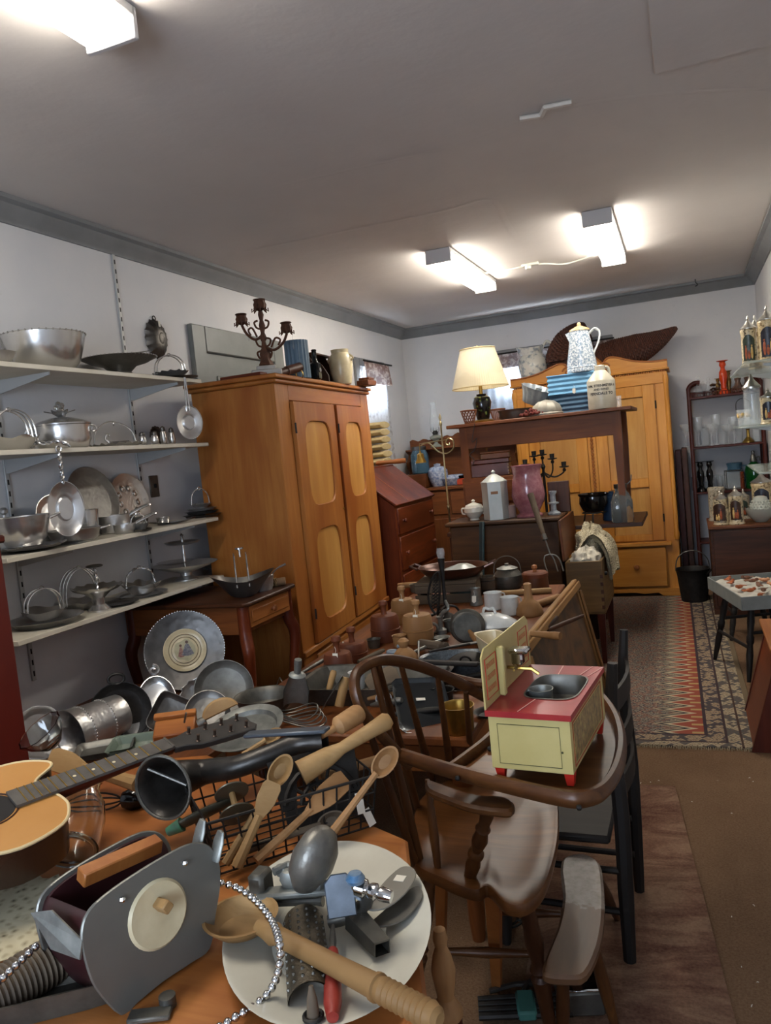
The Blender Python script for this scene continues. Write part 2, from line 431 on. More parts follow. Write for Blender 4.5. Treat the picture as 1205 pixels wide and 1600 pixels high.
SHEER = clothmat('blue_sheer_curtain', '#ccd8e6', '#8fa3bd', 14, .5, (.5, .62))
def curtain(a, b, z0, z1, nrm, folds, amp, thick=.004):
    a, b, n = V(a), V(b), V(nrm); g = G()
    for sd in (0, 1):
        g.grid(folds*6, 10, lambda u, v: a.lerp(b, u) + n*(amp*(.5+.5*math.sin(u*folds*2*PI+v*1.5))*(.35+.65*v)+sd*thick) + V((0, 0, z1+(z0-z1)*v)))
    return g
t = T('window_curtain', 'white lace print curtain with brown floral valance in the left wall window', 'curtain', (XL+.03, LW[0], 0))
ob('curtain_panel', curtain((.01, -.05, 0), (.01, .57, 0), 1.12, 2.32, (1, 0, 0), 7, .035), LACE, t)
ob('valance', curtain((.05, -.05, 0), (.05, .57, 0), 2.16, 2.37, (1, 0, 0), 9, .03), VAL, t)
g = G(); g.cyl((.07, -.08, 2.36), (.07, .63, 2.36), .008); ob('curtain_rod', g, IRON, t)
t = T('window_curtain', 'sheer bluish curtain with floral valance on the back window behind the lamp', 'curtain', (BW[0], YB-.03, 0))
ob('curtain_panel', curtain((-.08, -.01, 0), (.42, -.01, 0), .9, 2.3, (0, -1, 0), 6, .035), SHEER, t)
ob('curtain_panel', curtain((.42, -.03, 0), (1.2, -.03, 0), 1.05, 2.3, (0, -1, 0), 9, .03), SHEER, t)
ob('valance', curtain((-.08, -.05, 0), (1.22, -.05, 0), 2.24, 2.38, (0, -1, 0), 16, .03), VAL, t)
g = G(); g.cyl((-.12, -.085, 2.385), (1.26, -.085, 2.385), .008); ob('curtain_rod', g, IRON, t)
# fluorescent ceiling fixtures
q = NT('lit_acrylic_diffuser'); em = q.n('ShaderNodeEmission'); em.inputs[0].default_value = (1, .93, .82, 1); em.inputs[1].default_value = LAMP_STRENGTH
q.l(em.outputs[0], q.t.nodes['Material Output'].inputs[0]); DIFF = q.m
FIXM = mat('white_fixture_metal', '#c9c8c8', .4)
def fixture(label, x, y0, y1, w, rz=0):
    L = y1-y0; t = T('ceiling_light', label, 'ceiling light', (x, (y0+y1)/2, ZC-.001), rz, 'fluorescent ceiling fixtures')
    g = G(); g.bx(-w/2+.012, w/2-.012, -L/2+.012, L/2-.012, -.085, -.03, .012); ob('diffuser', g, DIFF, t)
    g = G(); g.bx(-w/2, w/2, -L/2, L/2, -.028, 0, .003)
    for s in (-1, 1): g.bx(-w/2, w/2, s*L/2-.01, s*L/2+.01, -.088, 0, .003)
    ob('housing', g, FIXM, t)
fixture('fluorescent ceiling light at upper left, nearest the camera', -1.42, .65, 1.88, .17)
fixture('fluorescent ceiling light on the far left of the distant pair', -1.43, 5.0, 6.23, .17, -.01)
fixture('fluorescent ceiling light on the right, nearest the right wall', -.42, 4.83, 6.06, .17, .01)
g = G(); P = [at(x, y, z=ZC-.012) for x, y in [(742, 428), (780, 424), (825, 415), (850, 412), (885, 412), (928, 398)]]
t = T('ceiling_wire', 'white cable sagging between the two far ceiling lights with a small box', 'wire', P[2]); o = V(P[2])
g.tube([p-o for p in spline(P, 6)], .006, 6); ob('cable', g, WHITE, t)
g = G(); g.box((0.02, 0, .004), (.13, .06, .02), .008); g.lathe([(0, -.03), (.02, -.025), (.026, 0), (0, .005)], 12); ob('junction_box', g, WHITE, t)
p = at(1087, 441, z=ZC-.03); g = G(); g.tube(spline([(0, 0, .029), (0, 0, .0), (.012, 0, -.015), (.012, 0, -.03), (-.004, 0, -.035)], 5), .004, 6)
S('ceiling_hook', 'small dark hook in the ceiling close to the back wall crown', 'hook', g, IRON, p)
p = at(240, 760, x=XL); g = G(); g.box((.004, 0, 0), (.008, .075, .12), .003); t = T('light_switch', 'grey metal switch plate on the left wall under the shelves', 'switch', p); ob('switch_plate', g, STEEL, t)
g = G(); g.box((.014, 0, .003), (.014, .01, .022), .002); ob('toggle', g, IRON, t)

# ------------------------------------------------------------------ rugs
def rugmat():
    q = NT('oriental_rug'); q.set(Roughness=.95); q.b.inputs['Specular IOR Level'].default_value = .1
    sp = q.n('ShaderNodeSeparateXYZ'); q.l(q.co.outputs['Object'], sp.inputs[0]); x, y = sp.outputs[0], sp.outputs[1]
    def motif(sc, c1, c2, c3):
        vo = q.n('ShaderNodeTexVoronoi', distance='MANHATTAN'); vo.inputs['Scale'].default_value = sc; q.l(q.co.outputs['Object'], vo.inputs['Vector'])
        f = q.ramp(vo.outputs['Distance'], [(.0, c3), (.2, c1), (.42, c2), (.5, c1), (.78, c3)], 'CONSTANT')
        n = q.noise(q.co.outputs['Object'], 90, 2, .6); return q.mix(q.ramp(n, [(.45, (0, 0, 0, 1)), (.62, (.5, .5, .5, 1))]), f, c2)
    border = motif(24, '#a08e74', '#5f4034', '#3a3b44'); outer = motif(20, '#a89a80', '#6b5646', '#4a4a4c')
    field = motif(27, '#2e2e3a', '#a89c88', '#6b4a42')
    xe = q.math('SUBTRACT', 0.0, x)              # distance from the right edge
    ye = y                                       # distance from the near edge
    # zigzag between field and red band
    sw = q.math('PINGPONG', y, .055); zz = q.math('ADD', q.math('MULTIPLY', sw, 2.4), .27)
    zz2 = q.math('ADD', zz, .035)
    d = q.math('MINIMUM', xe, q.math('ADD', ye, .1))
    c = q.mix(q.math('GREATER_THAN', xe, zz), '#8d4335', '#b7a98e')
    tips = q.math('LESS_THAN', q.math('ADD', q.math('PINGPONG', q.math('ADD', y, .055), .055), 0), .012)
    c = q.mix(q.math('MULTIPLY', tips, q.math('LESS_THAN', xe, .30)), c, '#a98f5e')
    c = q.mix(q.math('GREATER_THAN', xe, zz2), c, '#262733')
    zz3 = q.math('ADD', zz2, .03); c = q.mix(q.math('GREATER_THAN', xe, zz3), c, '#9a8d76')
    c = q.mix(q.math('GREATER_THAN', xe, q.math('ADD', zz3, .025)), c, field)
    c = q.mix(q.math('LESS_THAN', d, .235), c, border)
    c = q.mix(q.math('LESS_THAN', q.math('ABSOLUTE', q.math('SUBTRACT', d, .238)), .008), c, '#2e2430')
    c = q.mix(q.math('LESS_THAN', d, .15), c, outer)
    c = q.mix(q.math('LESS_THAN', q.math('ABSOLUTE', q.math('SUBTRACT', d, .15)), .006), c, '#32242c')
    c = q.mix(q.math('LESS_THAN', q.math('ABSOLUTE', q.math('SUBTRACT', d, .085)), .005), c, '#3d2a28')
    c = q.mix(q.math('LESS_THAN', d, .03), c, '#6b5c48')
    n = q.noise(q.co.outputs['Object'], 5, 4, .6); c = q.mix(q.math('MULTIPLY', n, .25), c, '#6e6353')
    q.l(c, q.b.inputs['Base Color']); q.bump(q.noise(q.co.outputs['Object'], 160, 2), .5, .004); return q.m
a = at(1172, 1172, z=0); b = at(975, 1166, z=0); ang = math.atan2(a.y-b.y, a.x-b.x)
t = T('oriental_rug', 'worn oriental rug with dark field and red zigzag band leading to the armoire', 'rug', (a.x+.06, a.y, .001), ang*.6)
g = G(); g.bx(-1.5, 0, 0, 3.45, 0, .012, .003); ob('rug_pile', g, rugmat(), t)
g = G()
for k in range(150): g.tube([(-.005-k*.01, .004, .006), (-.004-k*.01+random.uniform(-.004, .004), -.02-random.random()*.012, .004)], .0022, 4)
o = ob('fringe', g, mat('rug_fringe', '#8d7e66', .95), t); o['kind'] = 'stuff'
def runnermat():
    q = NT('worn_red_runner'); q.set(Roughness=.95); q.b.inputs['Specular IOR Level'].default_value = .1
    f = q.noise(q.mapping((2.4, 7, 3)), 1.0, 5, .68, .7); f2 = q.noise(q.co.outputs['Object'], 120, 3, .6)
    c = q.ramp(f, [(.34, '#4b2d24'), (.47, '#6b4d3e'), (.6, '#8c705a')]); c = q.mix(.3, c, q.ramp(f2, [(.3, '#33201a'), (.7, '#8a6b58')]))
    q.l(c, q.b.inputs['Base Color']); q.bump(f2, .4, .004); return q.m
a = at(1055, 1232, z=0); b = at(1150, 1600, z=0)
ang = math.atan2(b.y-a.y, b.x-a.x)+PI/2
g = G(); g.grid(24, 50, lambda u, v: (-.5*u+.03*u*math.sin(v*9), -2.6*v, .008 + .035*max(0, math.sin(u*13+v*6+1))*max(0, u-.5)*(v > .3) + .003*math.sin(v*23+u*5)))
S('worn_runner', 'threadbare rusty red runner wrinkled under the highchair', 'rug', g, runnermat(), (a.x, a.y, .003), (0, 0, ang))

# ------------------------------------------------------------------ wall shelving on the left
SHELFM = mat('white_shelf_board', '#cfc9bb', .5, 0, '#c2bba9', 5); RAILM = mat('shelf_rail', '#b4b4b2', .45, .15)
def rail(label, y, z0, z1):
    t = T('shelf_rail', label, 'shelf rail', (XL, y, z0)); L = z1-z0
    g = G(); g.bx(0, .012, -.011, .011, 0, L, .002); ob('track', g, RAILM, t)
    g = G()
    for k in range(int(L/.05)): g.bx(.0118, .0128, -.004, .004, .02+k*.05, .043+k*.05, .0)
    o = ob('slots', g, CREASE, t); o['kind'] = 'stuff'
rail('long slotted shelf rail running up to the crown moulding', 3.45, .72, 2.69)
rail('short slotted shelf rail behind the dark red cabinet', 2.57, .66, 2.3)
SZ = (2.0, 1.66, 1.252, .932)
for lab, z, y0, y1, ks in (('topmost white wall shelf with the big aluminium pot', SZ[0], 1.45, 3.62, (2.57, 3.45)), ('second white wall shelf down with the salt shakers', SZ[1], 1.45, 3.62, (2.57, 3.45)),
                       ('third white wall shelf down with the leaning round trays', SZ[2], 2.2, 3.63, (2.57, 3.45)), ('lowest white wall shelf with handled baskets', SZ[3], 2.2, 3.62, (2.57, 3.45))):
    t = T('display_shelf', lab, 'shelf', (XL, y0, z))
    g = G(); g.bx(.013, .35, 0, y1-y0, -.02, 0, .002); ob('shelf_board', g, SHELFM, t)
    for yk in ks:
        g = G(); g.prism([(.013, 0), (.32, 0), (.32, -.012), (.03, -.06), (.013, -.06)], .006, 0, MX((0, yk-y0, -.0205), rx=PI/2)); ob('bracket', g, RAILM, t)

# ------------------------------------------------------------------ pine wardrobe
def framehole(g, y0, y1, z0, z1, cy, cz, a, b, n, x, depth):
    """front face of a door with a rounded opening; the panel comes separately"""
    cor = [math.atan2(z-cz, y-cy) for y in (y0, y1) for z in (z0, z1)]
    th = sorted([2*PI*k/44-PI for k in range(44)] + cor); inn = []; out = []
    for t in th:
        c, s = math.cos(t), math.sin(t); r = (abs(c/a)**n+abs(s/b)**n)**(-1/n); inn.append((cy+c*r, cz+s*r))
        R = min([(y1-cy)/c if c > 1e-9 else 1e9, (y0-cy)/c if c < -1e-9 else 1e9, (z1-cz)/s if s > 1e-9 else 1e9, (z0-cz)/s if s < -1e-9 else 1e9]); out.append((cy+c*R, cz+s*R))
    m = len(th); rings = [[(x-depth, p, q) for p, q in out], [(x, p, q) for p, q in out], [(x, p, q) for p, q in inn], [(x-.006, cy+(p-cy)*.97, cz+(q-cz)*.985) for p, q in inn], [(x-depth, cy+(p-cy)*.965, cz+(q-cz)*.98) for p, q in inn]]
    g.loft(rings, caps=False)
t = T('pine_wardrobe', 'tall honey pine wardrobe with two arch panelled doors', 'wardrobe', (-2.06, 3.79, 0), math.atan2(.1, 1.53))
PZ, PY, PX = WD('pine', 'Z'), WD('pine', 'Y'), WD('pine', 'X'); PNL = WD('panel', 'Z')
g = G(); g.bx(-.55, -.04, .03, 1.62, .06, 1.95, .004); ob('carcass', g, PZ, t)
g = G()
g.bx(-.045, -.03, .03, .21, .06, 1.95, .003); g.bx(-.045, -.03, 1.46, 1.62, .06, 1.95, .003); g.bx(-.045, -.03, .86, .9, .42, 1.86, .003)
ob('stile', g, PZ, t)
g = G(); g.bx(-.045, -.0301, .21, 1.46, 1.86, 1.95, .003); ob('rail', g, PY, t)
g = G(); g.bx(-.045, -.012, .03, 1.62, .405, .44, .006); ob('ledge', g, PY, t)
g = G(); g.bx(-.58, .0, 0, 1.65, 1.975, 2.0, .006); g.bx(-.57, -.012, .012, 1.638, 1.95, 1.975, .008); ob('cornice', g, PY, t)
g = G(); g.bx(-.56, -.02, .02, 1.63, 0, .08, .006); ob('plinth', g, PY, t)
g = G(); g.bx(-.05, -.028, .24, 1.44, .1, .375, .006); dr = ob('drawer', g, PY, t)
for y in (.5, 1.15):
    g = G(); g.lathe([(0, .03), (.018, .026), (.02, .018), (.009, .008), (.011, 0)], 14, MX((-.028, y, .24), ry=PI/2)); ob('knob', g, WD('pine', 'X'), dr)
for y0, y1 in ((.215, .855), (.905, 1.455)):
    g = G(); w = y1-y0; cy = (y0+y1)/2+.01; a = w/2-.115
    framehole(g, y0, y1, 1.165, 1.853, cy, 1.49, a, .255, 5, -.008, .025); framehole(g, y0, y1, .447, 1.165, cy, .82, a, .275, 5, -.008, .025)
    dd = ob('door', g, PZ, t)
    for cz, hh in ((1.49, .275), (.82, .295)):
        g = G(); g.bx(-.03, -.020, cy-a-.01, cy+a+.01, cz-hh, cz+hh, .004)
        n = 5; pts = []
        ob('panel', g, PNL, dd)
    for z in (.62, 1.7):
        g = G(); g.cyl((-.006, y0-.004, z-.03), (-.006, y0-.004, z+.03), .006, 8); ob('hinge', g, IRON, dd)
g = G(); g.lathe([(0, .006), (.008, .004), (.008, 0)], 10, MX((-.008, .84, 1.18), ry=PI/2)); ob('keyhole_plate', g, BRASS, t)

# ------------------------------------------------------------------ slant front desk
t = T('slant_front_desk', 'reddish slant front writing desk with knobbed drawers beyond the wardrobe', 'desk', (-2.1, 5.5, 0), 0)
R_Y, R_Z, R_X = WD('red', 'Y'), WD('red', 'Z'), WD('red', 'X')
yw = .93
g = G(); g.prism([(-.45, .08), (0, .08), (0, 1.1), (-.36, 1.39), (-.45, 1.39)], yw, .004, Matrix(((1, 0, 0, 0), (0, 0, 1, 0), (0, 1, 0, 0), (0, 0, 0, 1)))); ob('carcass', g, R_Z, t)
g = G(); A = math.atan2(.29, .36)
g.box((0, 0, 0), (.48, yw+.02, .018), .004, MX((-.17, yw/2, 1.255), ry=A)); lid = ob('slant_lid', g, R_X, t)
g = G(); g.box((0, 0, 0), (.475, .004, .003), .0005, MX((-.163, .3, 1.262), ry=A)); ob('inlay_line', g, mat('pale_inlay', '#a0693f', .4), lid)
g = G(); g.bx(-.47, -.33, -.01, yw+.01, 1.39, 1.408, .004); ob('top_board', g, R_Y, t)
for z0, z1, ks in ((.88, 1.08, (.14, .86)), (.6, .86, (.14, .86)), (.33, .57, (.14, .86)), (.11, .31, (.14, .86))):
    g = G(); g.bx(-.01, .012, .03, yw-.03, z0, z1, .004); dr = ob('drawer', g, R_Y, t)
    for k in ks:
        g = G(); g.lathe([(0, .034), (.016, .03), (.019, .02), (.009, .008), (.012, 0)], 14, MX((.012, k*yw, (z0+z1)/2), ry=PI/2)); ob('knob', g, R_X, dr)
g = G(); g.bx(-.46, .02, -.015, yw+.015, .0, .1, .008); ob('plinth', g, R_Y, t)
# things on the desk
g = G(); g.lathe([(0, 0), (.016, .002), (.02, .02), (.018, .12), (.022, .2), (.02, .26), (.0, .265)], 14, MX((0, 0, .022), rx=0, ry=PI/2))
S('rolling_pin', 'short turned wooden rolling pin lying on the slant desk top', 'rolling pin', g, WD('orange', 'X'), (-2.5, 6.2, 1.409), (0, 0, .5))
LINEN = mat('cream_linen', '#cdbb8e', .95, 0, '#bda878', 12, .2, 90)
for k in range(6):
    g = G(); yy = random.uniform(-.008, .008)
    pr = [(math.cos(a)*.12+yy, (.5+.5*math.sin(a))*.062) for a in [2*PI*i/16 for i in range(16)]]
    g.prism(pr, .22, .006, Matrix(((0, 0, 1, 0), (1, 0, 0, 0), (0, 1, 0, 0), (0, 0, 0, 1))))
    S('folded_linen', 'folded cream linen, %s in the pile on the slant desk below the window' % ('bottom', 'second from bottom', 'third from bottom', 'third from top', 'second from top', 'topmost')[k], 'linen', g, LINEN, (-2.73, shy(590, -2.6, 1.55)+.012*(k % 2), 1.409+k*.0645), None, 'folded linens on the slant desk')

# ------------------------------------------------------------------ carved back desk in the corner
t = T('carved_sideboard', 'dark carved sideboard with shelf gallery standing in the far corner', 'sideboard', (-2.72, 7.79, 0))
WX, WZ = WD('table', 'X'), WD('table', 'Z')
g = G(); g.bx(0, 1.17, -.5, 0, .06, 1.1, .006); ob('carcass', g, WZ, t)
g = G(); g.bx(-.02, 1.19, -.53, 0, 1.1, 1.13, .006); ob('top_board', g, WX, t)
g = G(); g.bx(0, 1.17, -.03, 0, 1.13, 1.5, .004)
g.prism([(0, 0)] + [(1.17*k/40, .11+.012*math.sin(k*1.5)+.03*math.exp(-((k-20)/7)**2)) for k in range(41)] + [(1.17, 0)], .04, .006, MX((0, 0, 1.5), rx=PI/2)); ob('carved_backboard', g, WX, t)
g = G(); g.bx(0, 1.17, -.2, 0, 1.5, 1.52, .004); ob('gallery_shelf', g, WX, t)
for x in (.0, 1.13):
    g = G(); sc = [(-.0, .0), (-.22, 0), (-.24, .06), (-.18, .1), (-.14, .16), (-.19, .2), (-.21, .26), (-.14, .3), (-.12, .34), (-.2, .37), (0, .37)]
    g.prism(sc, .04, .004, Matrix(((0, 0, 1, x), (1, 0, 0, 0), (0, 1, 0, 1.13), (0, 0, 0, 1)))); ob('scrolled_bracket', g, WZ, t)
for x0, x1 in ((.03, .5), (.53, 1.14)):
    g = G(); g.bx(x0, x1, -.515, -.49, .86, 1.08, .006); d = ob('drawer', g, WX, t)
    g = G(); g.tube(spline([(-.05, 0, 0), (-.035, -.02, -.005), (0, -.03, -.02), (.035, -.02, -.005), (.05, 0, 0)], 4), .006, 6, M=MX(((x0+x1)/2, -.515, .99))); ob('drawer_pull', g, BRASS, d)
g = G(); g.bx(.03, .66, -.515, -.49, .12, .82, .006); ob('cupboard_door', g, WZ, t)
g = G(); g.bx(.69, 1.14, -.515, -.49, .12, .82, .006); ob('cupboard_door', g, WZ, t)
g = G(); g.bx(.0, .27, -.44, -.2, 1.131, 1.27, .004); d = ob('side_box', g, WX, t)
g = G(); g.lathe([(0, .02), (.012, .016), (.006, .006), (.008, 0)], 10, MX((.16, -.44, 1.2), rx=PI/2)); ob('knob', g, BRASS, d)

# ------------------------------------------------------------------ big armoire at the back wall
t = T('golden_armoire', 'large golden oak armoire with scrolled crest at the back wall', 'armoire', (-.823, 7.3, 0))
GZ, GX = WD('gold', 'Z'), WD('gold', 'X'); GP = WD('panel', 'Z')
g = G(); g.bx(-.68, .68, 0.02, .52, .06, 1.98, .004); ob('carcass', g, GZ, t)
for s in (-1, 1):
    x0, x1 = sorted((s*.04, s*.565))
    # doors of stiles, rails and two panels
    g = G(); g.bx(x0, x0+.1, 0, .025, .5, 1.88, .003); g.bx(x1-.1, x1, 0, .025, .5, 1.88, .003)
    for z0, z1 in ((.5, .56), (.98, 1.06), (1.78, 1.88)): g.bx(x0+.1, x1-.1, 0, .025, z0, z1, .003)
    d = ob('door', g, GZ, t)
    for z0, z1 in ((.56, .98), (1.06, 1.78)):
        g = G(); g.bx(x0+.1, x1-.1, .018, .026, z0, z1, .002); ob('panel', g, GP, d)
    g = G()
    for z in (.7, 1.7):
        g = G(); g.cyl((x1+.004 if s > 0 else x0-.004, -.003, z-.035), (x1+.004 if s > 0 else x0-.004, -.003, z+.035), .007, 8); ob('hinge', g, IRON, d)
    g = G(); g.bx(min(s*.575, s*.68), max(s*.575, s*.68), -.0, .03, .06, 1.98, .004); ob('stile', g, GZ, t)
    g = G(); g.turn((s*.665, .005, .5), (s*.665, .005, 1.95), [(0, .02), (.03, .028), (.06, .02), (.5, .02), (.94, .02), (.97, .028), (1, .02)], 14); ob('corner_column', g, GZ, t)
    x0, x1 = sorted((s*.05, s*.565)); g = G(); g.bx(x0, x1, -.03, .02, .09, .44, .005); d = ob('drawer', g, GX, t)
    g = G(); g.lathe([(0, .035), (.02, .03), (.024, .02), (.01, .008), (.014, 0)], 14, MX((s*.31, -.03, .27), rx=PI/2)); ob('knob', g, WD('orange', 'X'), d)
g = G(); g.bx(-.036, .036, 0, .02, .5, 1.88, .002); ob('centre_post', g, GZ, t)
g = G()
for k in range(40): g.ball((0, -.008, .52+k*.033), (.015, .015, .0175), 8)
ob('beaded_column', g, WD('orange', 'Z'), t)
g = G(); g.bx(-.645, .645, -.008, .03, 1.88, 1.98, .003); ob('frieze', g, GX, t)
g = G()
for k in range(72): g.ball((-.66+k*.0186, -.004, 1.985), .009, 6)
o = ob('bead_strip', g, WD('orange', 'X'), t)
g = G(); g.bx(-.7, .7, -.02, .54, 1.995, 2.01, .005); ob('cornice', g, GX, t)
g = G(); g.bx(-.62, .62, -.05, .03, .455, .49, .006); ob('ledge', g, GX, t)
base = [(-.69, .0), (-.69, .07), (.69, .07), (.69, 0), (.52, 0), (.48, .03), (.36, .02), (.28, .035), (.1, .03), (0, .02), (-.1, .03), (-.28, .035), (-.36, .02), (-.48, .03), (-.52, 0)]
g = G(); g.prism(base[::-1], .55, .003, MX((0, .53, 0), rx=PI/2)); ob('bracket_base', g, GX, t)
# crest board: outline with two s-curves and scrolls
top = spline([(-.69, .07), (-.52, .07), (-.36, .105), (-.26, .15), (-.21, .135), (-.17, .10), (-.1, .16), (0, .2), (.1, .16), (.17, .10), (.21, .135), (.26, .15), (.36, .105), (.52, .07), (.69, .07)], 4) if False else \
      [V((x, y, 0)) for x, y in ((-.69, .06), (-.55, .062), (-.42, .085), (-.32, .12), (-.24, .145), (-.19, .14), (-.165, .115), (-.15, .1), (-.12, .13), (-.07, .175), (0, .195), (.07, .175), (.12, .13), (.15, .1), (.165, .115), (.19, .14), (.24, .145), (.32, .12), (.42, .085), (.55, .062), (.69, .06))]
top = spline(top, 3)
g = G(); g.prism([(-.69, 0)] + [(p.x, p.y) for p in top] + [(.69, 0)], .024, .003, MX((0, .02, 2.01), rx=PI/2)); c = ob('crest_board', g, GX, t)
g = G(); g.tube([(p.x, -.004, 2.012+p.y) for p in top], .009, 6)
for s in (-1, 1):
    g.tube([(s*(.16+.05*(1-k/18)*math.cos(k*.55+.2)), -.008, 2.075+.05*(1-k/18)*math.sin(k*.55+.2)-.0) for k in range(17)], .008, 6)
ob('scroll_moulding', g, WD('orange', 'X'), c)

# ------------------------------------------------------------------ long low bench behind the chest, and the tall table upon it
g = G(); t = T('low_bench', 'low dark bench carrying the tall table in the middle', 'bench', (-1.05, 6.06, .014))
g.bx(-.72, .71, -.36, .36, .81, .84, .004); ob('bench_top', g, WD('walnut', 'X'), t)
for x in (-.68, .32):
    for sy in (-1, 1):
        g = G(); g.bx(x-.03, x+.03, sy*.31-.03, sy*.31+.03, 0, .8, .004); ob('leg', g, WD('walnut', 'Z'), t)
t = T('tall_table', 'plain brown wooden table raised on a bench, carrying lamp and jug', 'table', (-1.02, 6.02, .856))
TX, TZ = WD('table', 'X'), WD('table', 'Z')
g = G(); g.bx(-.665, .665, -.37, .31, .785, .81, .004); ob('tabletop', g, WD('brown', 'X'), t)
g = G(); g.bx(-.55, .55, -.3, -.275, .62, .785, .003); g.bx(-.55, .55, .255, .28, .62, .785, .003)
for x in (-.55, .53): g.bx(x, x+.02, -.29, .27, .62, .785, .003)
ob('apron', g, TX, t)
for sx in (-1, 1):
    for y in (-.275, .255):
        g = G(); x = sx*.555
        g.loft([[(x+a*w, y+b*w, z) for a, b in ((-1, -1), (1, -1), (1, 1), (-1, 1))] for w, z in ((.018, 0), (.03, .6), (.03, .784))]); ob('leg', g, TZ, t)
# ------------------------------------------------------------------ the dark blanket chest in front
t = T('blanket_chest', 'dark oak blanket chest with white china and pink vase on top', 'chest', (-1.24, 5.3, .014))
OX, OZ = WD('oak', 'X'), WD('oak', 'Z')
g = G(); g.bx(-.38, .38, 0, .36, .06, .925, .006); ob('chest_body', g, OX, t)
g = G(); g.bx(-.41, .40, -.03, .37, .927, .955, .008); ob('chest_lid', g, OX, t)
g = G(); g.bx(-.39, .39, -.015, .37, 0, .08, .006); ob('plinth', g, OX, t)
g = G(); g.bx(.381, .386, .05, .09, .6, .85, .002); g.bx(.381, .386, .05, .07, .3, .5, .002); ob('iron_strap', g, IRON, t)
# ------------------------------------------------------------------ builders for metal and china ware
def shell(pr, t=.003):
    inn = [(max(r-t, .0005), z+(t if i == 0 else 0)) for i, (r, z) in enumerate(pr)][::-1]
    return [(0, pr[0][1])] + pr + inn + [(0, pr[0][1]+t)]
def ruff(k, amp, r0, r1, za=0.0):
    def f(r, z, t):
        w = max(0, min(1, (r-r0)/(r1-r0))); return r*(1+amp*w*math.cos(k*t)), z+za*w*math.cos(k*t)
    return f
def arch(g, w, h, r=.004, z0=0, ax='y', tw=0, dx=0, n=9):
    P = []
    for k in range(n):
        a = PI*k/(n-1); c = -math.cos(a)*w; z = z0+math.sin(a)**.75*h
        P.append((dx, c, z) if ax == 'y' else (c, dx, z))
    P = spline(P, 4)
    if tw:
        for ph in (0, PI): g.tube([p+V((math.cos(i*.9+ph)*tw, 0 if ax == 'y' else math.cos(i*.9+ph)*tw, math.sin(i*.9+ph)*tw)) for i, p in enumerate(P)], r, 6)
    else: g.tube(P, r, 6)
def beads(g, R, z, n, r=.004):
    for k in range(n): g.ball((R*math.cos(2*PI*k/n), R*math.sin(2*PI*k/n), z), r, 6)
def curl(g, c, R=.018, r=.004, M=None):
    g.tube([(c[0], c[1]+R*(1-k/22)*math.cos(k*.45), c[2]+R*(1-k/22)*math.sin(k*.45)) for k in range(18)], r, 6, M=M)
def tagon(parent, loc, rz=0, tilt=.3):
    g = G(); g.prism([(-.011, 0), (.011, 0), (.011, -.03), (0, -.038), (-.011, -.03)][::-1], .0012, 0, MX(loc, rx=PI/2+tilt, rz=rz)); o = ob('price_tag', g, PAPER, parent)
    g = G(); g.tube(spline([V(loc), V(loc)+V((.004, 0, .012)), V(loc)+V((0, 0, .026))], 3), .0009, 4); ob('tag_string', g, PAPER, o)
def shp(px, z, x=-2.6): return V((x, shy(px, x, z), z))
FACE = lambda p: math.atan2(CAM.y-p.y, CAM.x-p.x)   # direction from p towards the camera (about z)
def bowl(name, label, cat, p, r, h, foot=.5, m=ALU, fn=None, bead=0, group=None, th=.003, handles=0, rz=0):
    t = T(name, label, cat, p, rz, group)
    g = G(); g.lathe(shell([(r*foot, 0), (r*foot*1.02, .006), (r*(.5+foot/2), h*.25), (r*.93, h*.68), (r, h-.002), (r+.003, h)], th), 32, fn=fn); ob('bowl_body', g, m, t)
    if bead:
        g = G(); beads(g, r, h, bead, .0045); ob('beaded_rim', g, m, t)
    if handles:
        for s in (-1, 1):
            g = G(); g.tube(spline([(s*r*.95, -.03, h*.85), (s*(r+.03), -.02, h*.95), (s*(r+.035), .0, h), (s*(r+.03), .02, h*.95), (s*r*.95, .03, h*.85)], 4), .005, 6); ob('handle', g, m, t)
    return t
def plate(name, label, cat, p, r, m=ALUD, rim=.6, h=.018, fn=None, rot=None, group=None, n=36, sy=1, bead=0):
    t = T(name, label, cat, p, 0, group, rot)
    g = G(); g.lathe(shell([(r*rim*.9, 0), (r*rim, .002), (r*.85, h*.7), (r, h)], .0025), n, fn=fn, sy=sy); ob('plate_body', g, m, t)
    if bead:
        g = G(); beads(g, r, h, bead, .0035); ob('beaded_rim', g, m, t)
    return t
def basket(name, label, p, r, h, hh, m=ALU, rz=0, k=10, amp=.05, handles=1, tw=0, under=0, sy=.8, cat='basket'):
    t = T(name, label, cat, p, rz); z = 0
    if under:
        g = G(); g.lathe(shell([(under*.7, 0), (under*.9, .004), (under, .012)], .0025), 32, sy=sy); ob('under_tray', g, ALUD, t); z = .006
    g = G(); g.lathe(shell([(r*.55, z), (r*.6, z+.004), (r*.85, z+h*.6), (r, z+h)], .0025), 40, fn=ruff(k, amp, r*.5, r, h*.12), sy=sy); ob('dish', g, m, t)
    for q in range(handles):
        g = G(); arch(g, r*sy*.9, hh, .0035, z+h*.7, 'y', tw, dx=(q-(handles-1)/2)*.035); ob('handle', g, ALUP, t)
    g = G(); curl(g, (0, 0, z+h*.7+hh), .012, .0025); ob('curl', g, ALUP, t)
    return t
